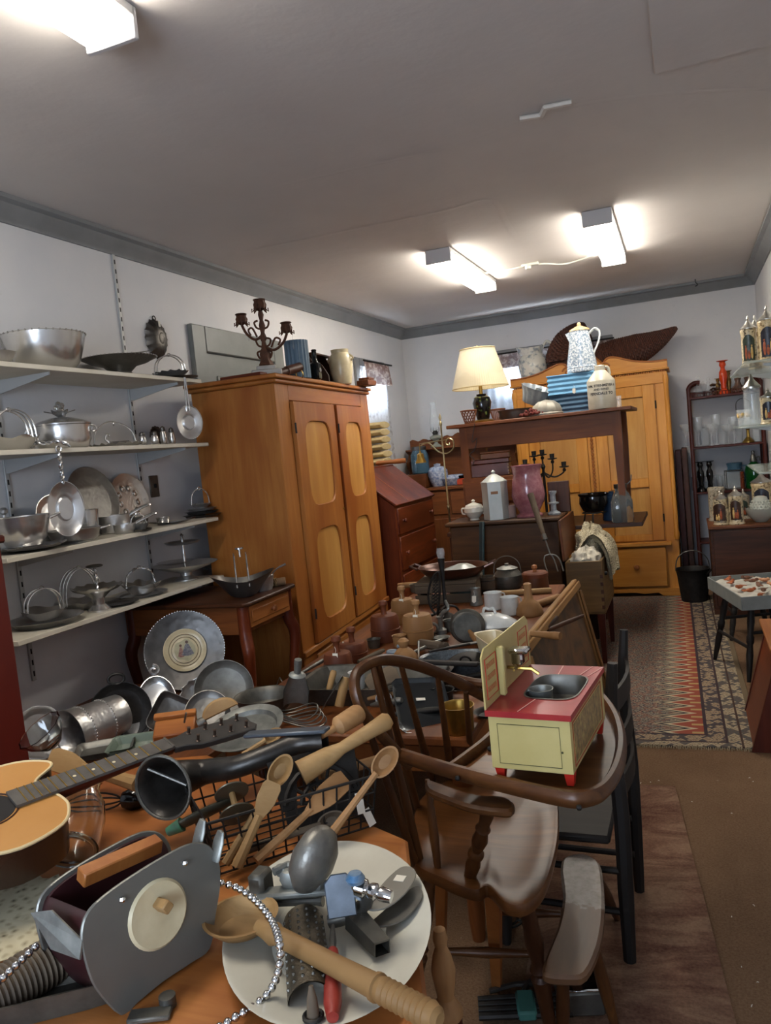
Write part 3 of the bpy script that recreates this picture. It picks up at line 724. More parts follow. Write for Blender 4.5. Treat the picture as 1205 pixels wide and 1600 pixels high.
def casserole(name, label, p, r, h, m=ALU, rz=0, finial='ball', sc=1):
    t = T(name, label, 'casserole', p, rz)
    g = G(); g.lathe(shell([(r*.7, 0), (r*.86, h*.08), (r, h*.4), (r*.98, h*.8), (r*1.02, h)], .003), 36); ob('pot_body', g, m, t)
    g = G(); g.lathe([(r*1.04, h+.002), (r*1.05, h+.008), (r*.8, h+.022), (r*.4, h+.036), (0, h+.04)], 36); lid = ob('lid', g, m, t)
    g = G()
    if finial == 'ball': g.lathe([(.008, 0), (.006, .012), (.016, .02), (.018, .032), (.01, .042), (0, .045)], 12, MX((0, 0, h+.037)))
    else:
        for k in range(6):
            a = k*PI/3; g.loft([[(math.cos(a)*d+math.cos(a+PI/2)*w*s, math.sin(a)*d+math.sin(a+PI/2)*w*s, h+.036+zz+(.004 if abs(s) < .5 else 0)) for s in (-1, 0, 1)] for d, w, zz in ((0, .006, 0), (.03, .02, .022), (.065, .003, .03))], caps=False, closed=False)
        for k in range(7): g.ball((.012*math.cos(k*2.4), .012*math.sin(k*2.4), h+.05+k*.008), .013, 8)
    ob('finial', g, m, lid)
    for s in (-1, 1):
        g = G(); curl(g, (0, 0, 0), .02, .005, MX((s*(r+.01), 0, h*.8), rz=PI/2)); ob('handle', g, ALUP, t)
    return t

# ------------------------------------------------------------------ aluminium on the topmost shelf
z = SZ[0]
p = shp(74, z, -2.6); k = mpp(p)
t = bowl('aluminium_pot', 'big plain aluminium pot at the left of the topmost wall shelf', 'pot', p, 63*k, 58*k, .6, ALUP, bead=40, th=.004, rz=FACE(p)+1.2)
g = G(); g.tube(spline([(-.15, -.05, .09), (-.2, -.05, .1), (-.215, 0, .1), (-.2, .05, .1), (-.15, .05, .09)], 4), .009, 8); ob('handle', g, ALUP, t)
p = shp(-6, z, -2.52); bowl('shallow_bowl', 'shallow bowl cut by the left picture edge on the topmost shelf', 'bowl', p, .075, .05, .5, ALU)
p = shp(190, z, -2.58); k = mpp(p)
t = T('cake_stand', 'low footed cake stand with beaded edge in the middle of the topmost shelf', 'cake stand', p)
r = 57*k
g = G(); g.lathe(shell([(r*.36, 0), (r*.36, .014), (r*.28, .03), (r*.45, .06), (r*.75, .075), (r, .098)], .003), 36); ob('stand_body', g, ALUD, t)
g = G(); beads(g, r, .098, 56, .0035); ob('beaded_rim', g, ALUP, t)
plate('small_tray', 'small round tray lying on the low footed cake stand', 'tray', p+V((.0, .03, .092)), r*.6, ALUD, h=.02)
g = G(); g.loft([[(x, w*s, zz+(.004 if s == 0 else 0)) for s in (-1, 0, 1)] for x, w, zz in ((-.09, .003, .0), (-.05, .03, .004), (0, .045, .006), (.06, .03, .012), (.12, .003, .02))], caps=False, closed=False)
S('leaf_dish', 'thin leaf shaped dish lying on the small tray of the cake stand', 'dish', g, ALU, p+V((.0, .06, .119)), (0, 0, .9))
p = at(243, 530, x=XL+.004); k = mpp(p)
t = T('fluted_mold', 'dark fluted oval baking mold hung on the wall above the topmost shelf', 'mold', p, 0, None, (0, PI/2, 0))
g = G(); g.lathe(shell([(.03, .045), (.035, .046), (.085, .03), (.112, .0)], .003)[::-1], 48, fn=ruff(16, .06, .02, .1, .0), sy=.8); ob('mold_body', g, PEWT, t)
g = G(); g.tube([(-.115+.014*math.cos(a), .014*math.sin(a), .006) for a in [2*PI*i/12 for i in range(12)]], .003, 6, closed=True); ob('hanging_ring', g, IRON, t)
g = G(); g.box((-.075, -.015, .05), (.03, .018, .0015), .0005); ob('price_tag', g, PAPER, t)
p = shp(268, z, -2.53); k = mpp(p)
plate('oval_tray', 'flat dark tray at the right end of the topmost shelf', 'tray', p+V((0, .0, 0)), 44*k, PEWT, .8, .012, sy=.8)
basket('handled_basket', 'small lattice basket with two hoop handles on a dark tray', p+V((0, 0, .013)), 33*k, .03, .1, ALU, FACE(p)+.4, 14, .06, 2)

# ------------------------------------------------------------------ second shelf
z = SZ[1]
p = shp(22, z, -2.55); k = mpp(p); basket('handled_basket', 'wide scalloped basket with three handles at the left of the second shelf', p, 46*k, .055, .13, ALUP, FACE(p)+.4, 6, .05, 3)
p = shp(101, z, -2.57); k = mpp(p); casserole('leaf_casserole', 'round lidded casserole with leaf and fruit finial on the second shelf', p, 42*k, .105, ALUP, FACE(p)+PI/2, 'leaf')
g = G(); P = spline([(-.06, 0, .0), (-.04, .01, .02), (0, 0, .015), (.04, -.005, .02), (.085, 0, .0)], 5)
for ph in (0, PI): g.tube([q+V((0, math.cos(i+ph)*.006, math.sin(i+ph)*.006)) for i, q in enumerate(P)], .005, 6)
S('twisted_handle', 'loose twisted serving handle lying before the leaf casserole', 'handle', g, ALUP, shp(75, z, -2.455)+V((0, 0, .008)), (0, 0, FACE(p)+PI/2))
p = shp(182, z, -2.6); k = mpp(p)
t = T('ruffled_tray', 'ruffled edge tray with slim looping handle on the second shelf', 'tray', p, FACE(p)+PI/2)
g = G(); g.lathe(shell([(.08, 0), (.09, .003), (40*k, .022)], .0025), 48, fn=ruff(18, .02, .07, .12, .006), sy=.75); ob('tray_body', g, ALU, t)
g = G(); P = spline([(-.1, .02, .02), (-.085, .02, .09), (-.03, .02, .13), (.03, .02, .12), (.08, .02, .08), (.095, .02, .02)], 5); g.tube(P, .0035, 6); curl(g, (0, .02, .12), .014, .003, None); ob('handle', g, ALUP, t)
t2 = T('silver_bird_dish', 'little swan shaped dish sitting in the ruffled tray', 'dish', p+V((0.02, 0, .006)), FACE(p)+PI/2)
g = G(); g.lathe(shell([(.018, 0), (.03, .008), (.048, .026)], .002), 24, sy=.7); ob('dish', g, ALUP, t2)
g = G(); g.tube(spline([(-.04, 0, .02), (-.06, 0, .04), (-.055, 0, .06), (-.045, 0, .062), (-.042, 0, .052)], 4), [.007, .006, .005, .006, .003], 6); ob('neck', g, ALUP, t2)
p = shp(250, z, -2.7); plate('scalloped_pan', 'dark scalloped pan standing against the wall behind the shakers', 'pan', p+V((-.02, 0, .055)), .062, PEWT, .8, .02, ruff(14, .05, .03, .06), (0, PI/2-.25, 0))
def shaker(label, px, x, h, rr=.02):
    p = shp(px, z, x); t = T('salt_shaker', label, 'salt shaker', p, 0, 'metal shakers on the second shelf')
    g = G(); g.lathe([(0, 0), (rr, 0), (rr*1.05, .006), (rr*.75, .014), (rr*.95, h*.35), (rr*.7, h*.65), (rr*.6, h*.72)], 16); ob('body', g, ALUP, t)
    g = G(); g.lathe([(rr*.66, h*.72), (rr*.7, h*.76), (rr*.55, h*.92), (0, h)], 14); ob('cap', g, PEWT, t)
shaker('short salt shaker, leftmost of the four on the second shelf', 224, -2.56, .075, .024); shaker('squat salt shaker, second from left on the second shelf', 243, -2.52, .075, .024)
shaker('tall salt shaker, third from left on the second shelf', 257, -2.56, .105); shaker('tall salt shaker, rightmost of four, beside the hanging plate', 270, -2.58, .1)
def hung(name, label, px, py, ztop, x, r, sy, hl, m, tw):
    p = at(px, py, x=x); t = T(name, label, 'dish', p, 0, None, (0, 0, FACE(p)*.55))
    g = G(); g.lathe(shell([(r*.4, .0), (r*.45, -.008), (r*.6, -.002), (r*.97, .004), (r, .007)], .002), 32, MX(ry=PI/2), sy=sy); ob('plate_body', g, m, t)
    g = G(); L = ztop-(p.z+r)
    if tw:
        for ph in (0, PI): g.tube([(.004+.005*math.cos(i*.8+ph), .005*math.sin(i*.8+ph), r-.012+i*L/26) for i in range(25)], .0045, 6)
        g.tube([(.004, .011*math.sin(a), r+L-.005+.012*math.cos(a)) for a in [2*PI*i/12 for i in range(12)]], .004, 6, closed=True)
    else:
        g.tube([(.004, -.008, r-.03), (.004, -.006, r+L*.5), (.004, -.002, r+L)], .004, 6); g.tube([(.004, .008, r-.03), (.004, .006, r+L*.5), (.004, .002, r+L)], .004, 6)
    ob('handle', g, ALUP, t)
hung('handled_plate', 'small round plate with twin strap handle hanging from the topmost shelf edge', 296, 660, 2.0, -2.412, .088, .82, .1, ALUP, 0)
hung('oval_paddle_tray', 'oval tray with twisted handle hanging in front of the third shelf', 103, 795, 1.66, -2.412, .115, .66, .16, ALUP, 1)

# ------------------------------------------------------------------ third shelf
z = SZ[2]
def lean(name, label, px, py, x, r, m, fn=None, sy=1.0, n=40, tilt=.22, rim=.75, cat='tray'):
    p = at(px, py, x=x); p.z = z+r*math.cos(tilt)*.985
    t = T(name, label, cat, p, 0, None, (0, PI/2-tilt, 0))
    g = G(); g.lathe(shell([(r*rim, 0), (r*rim*1.03, .004), (r*.97, .016), (r, .018)], .003), n, fn=fn, sy=sy); ob('tray_body', g, m, t); return t
lean('round_tray', 'big plain round tray leaning on the wall behind the third shelf dishes', 143, 783, -2.70, .17, ALUD)
t = lean('fluted_tray', 'fluted round tray with raised medallions leaning near the switch plate', 200, 778, -2.735, .145, ALU, ruff(34, .012, .1, .14), tilt=.2)
g = G()
for k in range(9): g.lathe([(.018, 0), (.017, .004), (.012, .002), (.006, .005), (0, .006)], 10, MX((.07*math.cos(k*.7), .07*math.sin(k*.7), .004)))
o = ob('medallions', g, ALUP, t); o['kind'] = 'stuff'
lean('oval_tray', 'oval tray with wide rim leaning at the left behind the hanging paddle', 92, 800, -2.66, .115, ALUP, None, 1.25, 40, .35)
p = shp(14, z, -2.69); casserole('domed_casserole', 'lidded casserole with ball finial at the left end of the third shelf', p, .075, .105, ALU, 1, 'ball')
p = shp(40, z+.01, -2.53); k = mpp(p); bowl('footed_bowl', 'large shiny footed bowl with curled handles on the third shelf', 'bowl', p+V((0, 0, .016)), 42*k, .12, .62, ALUP, handles=1, rz=FACE(p)+PI/2)
plate('ruffled_platter', 'ruffled platter beneath the shiny footed bowl at the shelf front', 'platter', p+V((0, .03, 0)), .14, ALU, .8, .014, ruff(24, .02, .1, .14, .004))
p = shp(118, z, -2.52); k = mpp(p); bowl('shallow_pan', 'wide shallow pan on a ruffled dish below the hanging paddle', 'pan', p, 40*k, .06, .7, ALU, handles=1, rz=FACE(p)+PI/2)
p = shp(138, z, -2.64); bowl('deep_pot', 'plain deep pot behind the hanging paddle on the third shelf', 'pot', p, .06, .13, .85, ALUP)
def saucepan(label, p, r, h, ang, lift=0, m=ALU):
    t = T('saucepan', label, 'saucepan', p, ang)
    g = G(); g.lathe(shell([(r*.8, 0), (r*.9, .006), (r, h*.5), (r*1.02, h)], .003), 32); ob('pan_body', g, m, t)
    g = G(); g.tube(spline([(r, -.012, h*.9), (r+.05, -.02, h+.015), (r+.1, -.018, h+.03), (r+.12, 0, h+.03), (r+.1, .018, h+.03), (r+.05, .02, h+.015), (r, .012, h*.9)], 4), .005, 6); ob('handle', g, ALUP, t)
p = shp(180, z, -2.62); saucepan('saucepan with looped handle at the back of the third shelf', p, .075, .085, FACE(p)+1.9)
p = shp(196, z, -2.5); saucepan('lower saucepan in front of the looped one on the third shelf', p, .05, .045, FACE(p)+2.0)
p = shp(216, z, -2.62); bowl('ice_bowl', 'small round bowl below the switch plate on the third shelf', 'bowl', p, .058, .06, .6, ALUD)
p = shp(218, z, -2.47); basket('bread_tray', 'long ruffled bread tray at the middle front of the third shelf', p, .085, .035, .05, ALU, FACE(p)+.4, 18, .04, 1, 0, .1, .5, 'tray')
p = shp(256, z, -2.56); bowl('small_cup', 'small smooth cup below the switch plate at the shelf front', 'cup', p, .036, .04, .8, ALUP)
p = shp(272, z, -2.49); g = G(); g.loft([[(x, w*s, zz+(-.006 if s == 0 else .004)) for s in (-1, 0, 1)] for x, w, zz in ((-.12, .003, .02), (-.07, .035, .012), (0, .05, .008), (.06, .035, .012), (.11, .003, .025))], caps=False, closed=False)
S('leaf_dish', 'leaf shaped dish lying flat beside the small smooth cup', 'dish', g, ALUP, p, (0, 0, FACE(p)+PI/2))
p = shp(316, z, -2.58)
for i, (rr, lab) in enumerate(((.115, 'bottom'), (.1, 'middle'), (.09, 'upper'))):
    plate('stacked_tray', '%s tray of the handled stack at the right end of the third shelf' % lab, 'tray', p+V((0, 0, i*.0185)), rr, (PEWT, ALUD, ALU)[i], .8, .014, ruff(20, .015, .06, .1), sy=.85)
basket('handled_basket', 'flat basket with thin arched handle on top of the stacked trays', p+V((0, 0, .056)), .075, .02, .09, ALUP, FACE(p)+.4, 12, .05, 1)

# ------------------------------------------------------------------ lowest shelf
z = SZ[3]
p = shp(72, z, -2.56); plate('shallow_platter', 'wide shallow platter at the left end of the lowest shelf', 'platter', p, .155, ALU, .75, .03)
basket('handled_basket', 'square scalloped dish with crossing strap handles on the lowest shelf', p+V((0, 0, .025)), .105, .04, .1, ALU, FACE(p)+.4, 4, .12, 2, under=0)
p = shp(130, z, -2.65); basket('hoop_basket', 'flat basket with triple hoop handle at the back of the lowest shelf', p, .12, .04, .16, ALU, FACE(p)+.4, 8, .03, 3)
p = shp(156, z, -2.5)
t = T('pedestal_dish', 'scalloped pedestal dish with twisted centre post and disc top', 'dish', p)
g = G(); g.lathe(shell([(.05, 0), (.05, .008), (.028, .03), (.03, .06), (.06, .085), (.1, .1), (.112, .112)], .003), 40, fn=ruff(12, .05, .05, .1, .004)); ob('dish', g, ALUP, t)
g = G()
for ph in (0, PI): g.tube([(.004*math.cos(i*.8+ph), .004*math.sin(i*.8+ph), .085+i*.0048) for i in range(24)], .004, 6)
ob('twisted_post', g, ALUP, t); g = G(); g.lathe([(0, .198), (.035, .198), (.038, .203), (.03, .208), (0, .21)], 20); ob('post_cap', g, ALUD, t)
plate('round_plate', 'round plate beneath the scalloped pedestal dish', 'plate', p+V((.0, .13, 0)), .09, ALUD, .7, .012)
p = shp(222, z, -2.54); plate('round_platter', 'round flat platter under the leafy basket on the lowest shelf', 'platter', p, .125, ALU, .8, .014)
basket('leafy_basket', 'oblong leafy basket with twisted arched handle on the lowest shelf', p+V((0, 0, .012)), .118, .05, .09, ALUP, FACE(p)+.4, 7, .14, 1, .004, 0, .7)
p = shp(292, z, -2.58)
t = T('tiered_stand', 'two tier serving stand with wide fluted lower plate on the lowest shelf', 'serving stand', p)
g = G(); g.lathe(shell([(.06, 0), (.06, .006), (.03, .025), (.03, .04), (.1, .06), (.17, .085), (.175, .09)], .003), 40, fn=ruff(30, .01, .1, .17)); ob('lower_plate', g, ALU, t)
g = G(); g.lathe([(.008, .06), (.006, .1), (.009, .13), (.006, .16), (.006, .2), (.009, .215), (.005, .235), (.01, .245), (0, .255)], 12); ob('centre_post', g, ALUP, t)
g = G(); g.lathe(shell([(.06, .195), (.085, .2), (.095, .21)], .0025), 36); ob('upper_plate', g, ALU, t)
plate('fluted_plate', 'fluted plate resting on the lower tier of the serving stand', 'plate', p+V((-.045, -.02, .092)), .1, ALUP, .6, .014, ruff(26, .02, .05, .1))
plate('round_plate', 'broad plate behind the two tier stand near the wardrobe', 'plate', shp(338, z, -2.64)+V((0, 0, .0)), .085, ALUD, .6, .012)

# ------------------------------------------------------------------ side table with drawer
t = T('side_table', 'reddish brown side table with one drawer and curved legs', 'side table', (-2.02, 3.14, 0))
SR, SRY, SRZ = WD('table', 'X'), WD('orange', 'Y'), WD('red', 'Z')
top = [(-.74, 0), (-.0, 0), (.02, .03), (.02, .5), (-.0, .53), (-.74, .53)]
g = G(); g.prism(top, .018, .005, MX((0, 0, .845))); ob('tabletop', g, WD('walnut', 'X'), t)
g = G(); g.bx(-.72, -.03, .03, .5, .705, .845, .004); ob('apron', g, SR, t)
g = G(); g.bx(-.035, -.005, .065, .47, .73, .835, .004); d = ob('drawer', g, SRY, t)
g = G(); g.bx(-.006, .002, .085, .45, .755, .815, .008); ob('drawer_panel', g, SRY, d)
g = G(); g.lathe([(0, .03), (.014, .027), (.017, .018), (.008, .008), (.01, 0)], 12, MX((.0, .27, .785), ry=PI/2)); ob('knob', g, WD('table', 'X'), d)
for x in (-.69, -.03):
    for y in (.05, .48):
        sx = 1 if x > -.3 else -1; sy = -1 if y < .2 else 1
        g = G(); P = spline([(0, 0, .845), (0, 0, .70), (sx*.02, sy*.02, .6), (sx*.0, sy*.0, .4), (-sx*.01, -sy*.01, .2), (sx*.01, sy*.01, .06), (sx*.025, sy*.025, .0)], 4)
        g.tube([q+V((x, y, 0)) for q in P], [.03, .032, .032, .026, .022, .018, .016, .02], 10); ob('leg', g, SRZ, t)
# dishes on the side table
zt = .8635
p = V((-2.12, 3.33, zt)); 
t = T('handled_gravy_dish', 'boat shaped basket with tall double handle on the side table', 'dish', p, FACE(p)+PI/2)
g = G(); g.lathe(shell([(.05, 0), (.06, .004), (.1, .05), (.13, .085)], .003), 36, fn=lambda r, z, a: (r*(1+.25*(r/.13)*math.cos(a)**2), z+.04*(r/.13)**2*abs(math.cos(a))**2), sy=.75); ob('dish', g, ALUD, t)
for dx in (-.03, .03):
    g = G(); arch(g, .085, .16, .004, .06, 'y', 0, dx); ob('handle', g, ALUP, t)
g = G(); g.lathe([(.005, .2), (.005, .235), (.02, .24), (.02, .248), (0, .25)], 12); ob('finial', g, ALUP, t)
p2 = V((-2.12, 3.5, zt)); t = bowl('sauce_bowl', 'small pan holding a ladle behind the boat shaped basket', 'bowl', p2, .07, .07, .8, ALU)
t = T('ladle', 'ladle propped in the small pan on the side table', 'ladle', p2+V((.02, 0, .03)), FACE(p2)+PI/2)
g = G(); g.lathe(shell([(.005, -.0), (.025, .01), (.032, .03)], .002), 18); ob('ladle_bowl', g, ALUP, t); g = G(); g.tube(spline([(.03, 0, .03), (.07, 0, .07), (.12, 0, .09)], 5), [.004, .005, .007], 6); ob('handle', g, ALUP, t)
t = T('twine_roll', 'brown paper roll tied with twine at the back of the side table', 'roll', V((-2.09, 3.585, zt+.022)), .5)
g = G(); g.cyl((-.09, 0, 0), (.06, 0, 0), .021, 14, bev=.003); ob('roll', g, mat('brown_paper', '#5e4630', .8, 0, '#76593d', 20), t)
g = G()
for k in range(7): g.tube([(-.03+k*.007+.004*math.sin(a*3+k), .0225*math.cos(a), .0225*math.sin(a)) for a in [2*PI*i/14 for i in range(14)]], .0016, 5, closed=True)
ob('twine', g, mat('twine', '#a98d5e', .9), t)
# ------------------------------------------------------------------ low bench by the wall with trays and buckets
ZB = .48
t = T('plank_bench', 'low plank bench by the wall heaped with aluminium trays', 'bench', (-2.2, 2.5, 0))
g = G(); g.bx(-.54, .5, -.62, .6, ZB-.03, ZB, .004); ob('bench_top', g, WD('brown', 'Y'), t)
for x in (-.48, .44):
    for y in (-.55, .53):
        g = G(); g.bx(x-.025, x+.025, y-.025, y+.025, 0, ZB-.03, .004); ob('leg', g, WD('brown', 'Z'), t)
def prop(px, py, rpx, tilt, zb=ZB):            # centre and radius of a disc propped on the bench
    z = zb+.15
    for _ in range(12):
        p = at(px, py, z=z); r = rpx*mpp(p); z = zb+r*math.cos(tilt)+.004
    return at(px, py, z=z), r
tl = .3; p, R = prop(289, 1016, 61, tl)
fz = FACE(p)
t = T('portrait_plate', 'large round metal tray framing a cream plate printed with a strolling couple', 'plate', p, 0, None, (0, PI/2-tl, fz))
g = G(); g.lathe(shell([(R*.5, 0), (R*.52, .004), (R*.9, .01), (R, .02)], .003), 56); ob('metal_rim', g, hammered('engraved_aluminium', '#4f4d4c', .45, 34, .5, '#6b6967'), t)
g = G(); beads(g, R, .019, 90, .003); ob('beaded_rim', g, ALUP, t)
g = G(); g.lathe(shell([(R*.36, .006), (R*.38, .008), (R*.52, .016), (R*.54, .018)], .003), 44); cp = ob('china_plate', g, CREAM, t)
g = G()
for rr in (.4, .33): g.tube([(R*rr*math.cos(a), R*rr*math.sin(a), .0115 if rr < .36 else .0125) for a in [2*PI*i/44 for i in range(44)]], .0012, 4, closed=True)
ob('plate_ring', g, mat('brown_print', '#6d5a44', .5), cp)
def figure(name, cx, cz, s, cdress, chair, w):       # a tiny printed lady or gentleman, in the plate's own plane (x up is -x)
    g = G(); g.prism([(-.0, -w), (-.05, -w*.3), (-.055, .0), (-.05, w*.3), (0, w), (.006, w*.5), (.008, 0), (.006, -w*.5)], .001, 0, MX((-cz, cx, .0105), s=s)); a = ob(name, g, cdress, cp)
    g = G(); g.prism([(-.062+.008*math.cos(k), .008*math.sin(k)) for k in [2*PI*i/10 for i in range(10)]], .0012, 0, MX((-cz, cx, .0105), s=s)); ob(name+'_head', g, chair, cp)
gm = mat('print_green', '#8d9178', .6, 0, '#6c7058', 30); g = G(); g.prism([(.05*math.cos(a)*(1+.12*math.sin(a*5)), .05*math.sin(a)) for a in [2*PI*i/28 for i in range(28)]], .0006, 0, MX((0, 0, .0095))); ob('printed_background', g, mat('print_haze', '#b9b292', .6, 0, '#a39e80', 40), cp)
figure('printed_lady', .012, -.022, .95, mat('print_blue', '#2c3046', .5, 0, '#8d8a8a', 120), mat('print_hair', '#4a2f22', .5), .03)
figure('printed_gentleman', -.018, -.026, .8, mat('print_red', '#6d2f2a', .5, 0, '#a08070', 120), mat('print_hair2', '#5a3a2a', .5), .02)
def stand(name, label, cat, px, py, rpx, m, tilt=.45, sy=1, fn=None, yaw=0, rim=.75):
    p, r = prop(px, py, rpx, tilt)
    if fn == 'ruff': fn = ruff(14, .045, r*.5, r, .004)
    t = T(name, label, cat, p, 0, None, (0, PI/2-tilt, FACE(p)+yaw))
    g = G(); g.lathe(shell([(r*rim, 0), (r*rim*1.03, .004), (r*.97, .014), (r, .017)], .003), 40, fn=fn, sy=sy); ob('tray_body', g, m, t); return t
t = stand('griddle', 'dark round griddle leaning on the wall behind the hammered bucket', 'pan', 188, 1112, 47, IRON, .12)
rg = prop(188, 1112, 47, .12)[1]; g = G(); g.tube([(-rg-.012+.02*math.cos(a), .0+.03*math.sin(a), .012) for a in [2*PI*i/14 for i in range(14)]], .006, 6, closed=True); ob('ring_handle', g, IRON, t)
t = stand('grey_tray', 'grey metal tray with broad lug handles leaning behind the shell dishes', 'tray', 350, 1078, 46, STEEL, .4)
t = stand('handled_tray', 'long tray with curled handle between the bucket and the couple plate', 'tray', 246, 1098, 42, ALUP, .6, .7)
g = G(); curl(g, (0, 0, 0), .025, .006, MX((-.135, .0, .02), rz=PI/2, ry=PI/2)); ob('handle', g, ALUP, t)
t = stand('shell_dish', 'scalloped shell dish with small price sticker below the couple plate', 'dish', 312, 1090, 30, ALU, .4, 1, 'ruff')
g = G(); g.box((-.03, .02, .012), (.014, .014, .001), .0003); ob('price_sticker', g, PAPER, t)
t = stand('square_tray', 'dark square etched tray leaning in the heap of trays', 'tray', 268, 1118, 37, PEWT, .45, 1, lambda r, z, a: (r*(abs(math.cos(a+.6))**6+abs(math.sin(a+.6))**6)**(-1/6)*.85, z))
t = stand('shell_dish', 'scalloped shell dish without sticker, nearest the side table leg', 'dish', 347, 1092, 30, ALUP, .4, 1, 'ruff')
t = stand('etched_plate', 'oval plate etched with flowers leaning before the bucket mouth', 'plate', 211, 1126, 30, ALUD, .35, .8)
t = stand('oval_pan', 'bare oval pan lying behind the wooden brush in the tray heap', 'pan', 325, 1118, 40, ALUD, .7, .9)
p = at(150, 1131, z=ZB+.118)
t = T('hammered_bucket', 'hammered ice bucket with beaded bands lying on its side', 'bucket', p, 0, None, (0, PI/2+.06, FACE(p)-1.0))
pr = [(.085, -.13), (.088, -.126), (.094, -.05), (.104, .06), (.114, .13), (.118, .134)]
k = 47*mpp(p)/.134; pr = [(a*k, b*k) for a, b in pr][::1]
g = G(); g.lathe(shell(pr, .003), 36); ob('bucket_body', g, ALU, t)
g = G(); beads(g, .0965*k, -.04*k, 44, .0035); beads(g, .107*k, .07*k, 48, .0035); ob('beaded_bands', g, ALUP, t)
# ------------------------------------------------------------------ on top of the wardrobe
WZT = 2.0
def wtop(px, x): return V((x, shy(px, x, WZT), WZT+.001))
p = wtop(418, -2.2); k = mpp(p)
t = T('iron_candelabra', 'rusty ornate iron candelabra on a marble block atop the wardrobe', 'candelabra', p, FACE(p)+PI/2)
MARB = mat('grey_marble', '#8d8983', .4, 0, '#a5a199', 12)
g = G(); g.box((0, 0, .02), (.17, .13, .04), .006); g.box((0, 0, .05), (.11, .09, .025), .005); ob('marble_base', g, MARB, t)
g = G(); g.lathe([(.035, .062), (.04, .07), (.025, .1), (.03, .13), (.018, .16), (.012, .2), (.02, .22), (.011, .25), (.018, .29), (.01, .32), (.016, .35), (.012, .37)], 12, fn=ruff(5, .15, 0, .03))
for s in (-1, 1):
    for zz in (.1, .17, .27): g.tube(spline([(0, 0, zz), (s*.03, 0, zz+.01), (s*.04, 0, zz+.04), (s*.02, 0, zz+.05)], 4), .006, 6)
ob('column', g, RUST, t)
def cup(g, x, y, z, s=1):
    g.lathe([(.006*s, 0), (.03*s, .012*s), (.034*s, .035*s), (.028*s, .05*s), (.03*s, .056*s), (.02*s, .056*s), (.016*s, .02*s), (0, .02*s)], 14, MX((x, y, z)), fn=ruff(7, .1, .02, .03))
    for i in range(8): a = i*PI/4; g.tube([(x+.03*s*math.cos(a), y+.03*s*math.sin(a), z+.01*s), (x+.045*s*math.cos(a), y+.045*s*math.sin(a), z-.002), (x+.042*s*math.cos(a), y+.042*s*math.sin(a), z+.016*s)], .004, 5)
g = G(); cup(g, 0, 0, .37, 1.05); g.lathe([(.0, .43), (.032, .43), (.036, .436), (0, .438)], 12); ob('candle_cup', g, RUST, t)
for s, zz, dx in ((-1, .30, .11), (1, .235, .135)):
    g = G(); g.tube(spline([(0, 0, zz-.06), (s*dx*.4, 0, zz-.085), (s*dx*.8, 0, zz-.05), (s*dx, 0, zz)], 5), .008, 6); g.tube(spline([(s*dx*.3, 0, zz-.07), (s*dx*.5, 0, zz-.02), (s*dx*.7, 0, zz-.03), (s*dx*.6, 0, zz-.06)], 4), .006, 6)
    a = ob('candle_arm', g, RUST, t); g = G(); cup(g, s*dx, 0, zz, .95); g.lathe([(.008, zz+.05), (.034, zz+.06), (.03, zz+.064), (0, zz+.064)], 12, MX((s*dx, 0, 0))); ob('candle_cup', g, RUST, a)
    g = G(); g.tube([(s*dx+.03, 0, zz-.01), (s*dx+.03, 0, zz-.06)], .0015, 4); g.ball((s*dx+.03, 0, zz-.075), (.005, .005, .016), 8); ob('crystal_drop', g, GLASS, a)
p = wtop(468, -2.15); k = mpp(p)
t = T('fluted_tin', 'blue grey fluted cylinder tin standing on the wardrobe', 'tin', p)
n = 20; g = G(); r = 19*k; H_ = .225
g.lathe([(0, 0), (r, 0), (r, H_), (r-.006, H_), (r-.006, .01), (0, .01)], 80, fn=lambda r, z, a: (r*(1-.07*abs(math.sin(a*n/2))), z)); ob('tin_body', g, mat('blue_grey_paint', '#4f6678', .5, 0, '#5d7384', 12), t)
p = wtop(505, -2.28); k = mpp(p)
t = T('wooden_wall_box', 'dark wooden scoop sided box open at the front atop the wardrobe', 'box', p, .06)
DB, DBY = WD('walnut', 'Z'), WD('walnut', 'Y')
side = [(-.1, 0), (.11, 0), (.11, .05), (.07, .12), (.0, .16), (-.02, .2), (-.1, .2)]
for y in (-.16, .15):
    g = G(); g.prism(side, .014, .002, MX((0, y+.014, 0), rx=PI/2)); ob('side_panel', g, DB, t)
g = G(); g.bx(-.1, -.085, -.15, .15, 0, .2, .002); ob('back_panel', g, DBY, t); g = G(); g.bx(-.1, .02, -.165, .168, .2, .213, .003); ob('top_panel', g, DBY, t)
g = G(); g.bx(-.085, .11, -.146, .149, 0, .012, .002); ob('bottom_panel', g, DBY, t)
p = wtop(495, -2.13); t = T('dark_bottle', 'small dark square bottle before the scoop sided box', 'bottle', p)
g = G(); g.box((0, 0, .055), (.06, .06, .11), .01); g.lathe([(.02, .108), (.016, .12), (.015, .18), (.018, .185), (.012, .19), (0, .19)], 12); ob('bottle_body', g, BLACKG, t)
g = G(); g.lathe([(0, 0), (.014, 0), (.014, .004), (0, .004)], 12, MX((.03, 0, .06), ry=PI/2)); ob('bottle_seal', g, PEWT, t)
p = wtop(452, -2.12); t = T('wooden_telescope', 'short brown tube lying tilted against the marble block', 'tube', p+V((0, 0, .022)), 0, None, (0, 0, 1.3))
g = G(); g.lathe([(.012, -.1), (.022, -.098), (.022, -.02), (.027, -.018), (.027, .1), (.021, .1), (.021, .06), (0, .06)], 16, MX((0, 0, .014), ry=PI/2-.22)); ob('tube_body', g, mat('brown_leather', '#3a2015', .4, 0, '#55301e', 20), t)
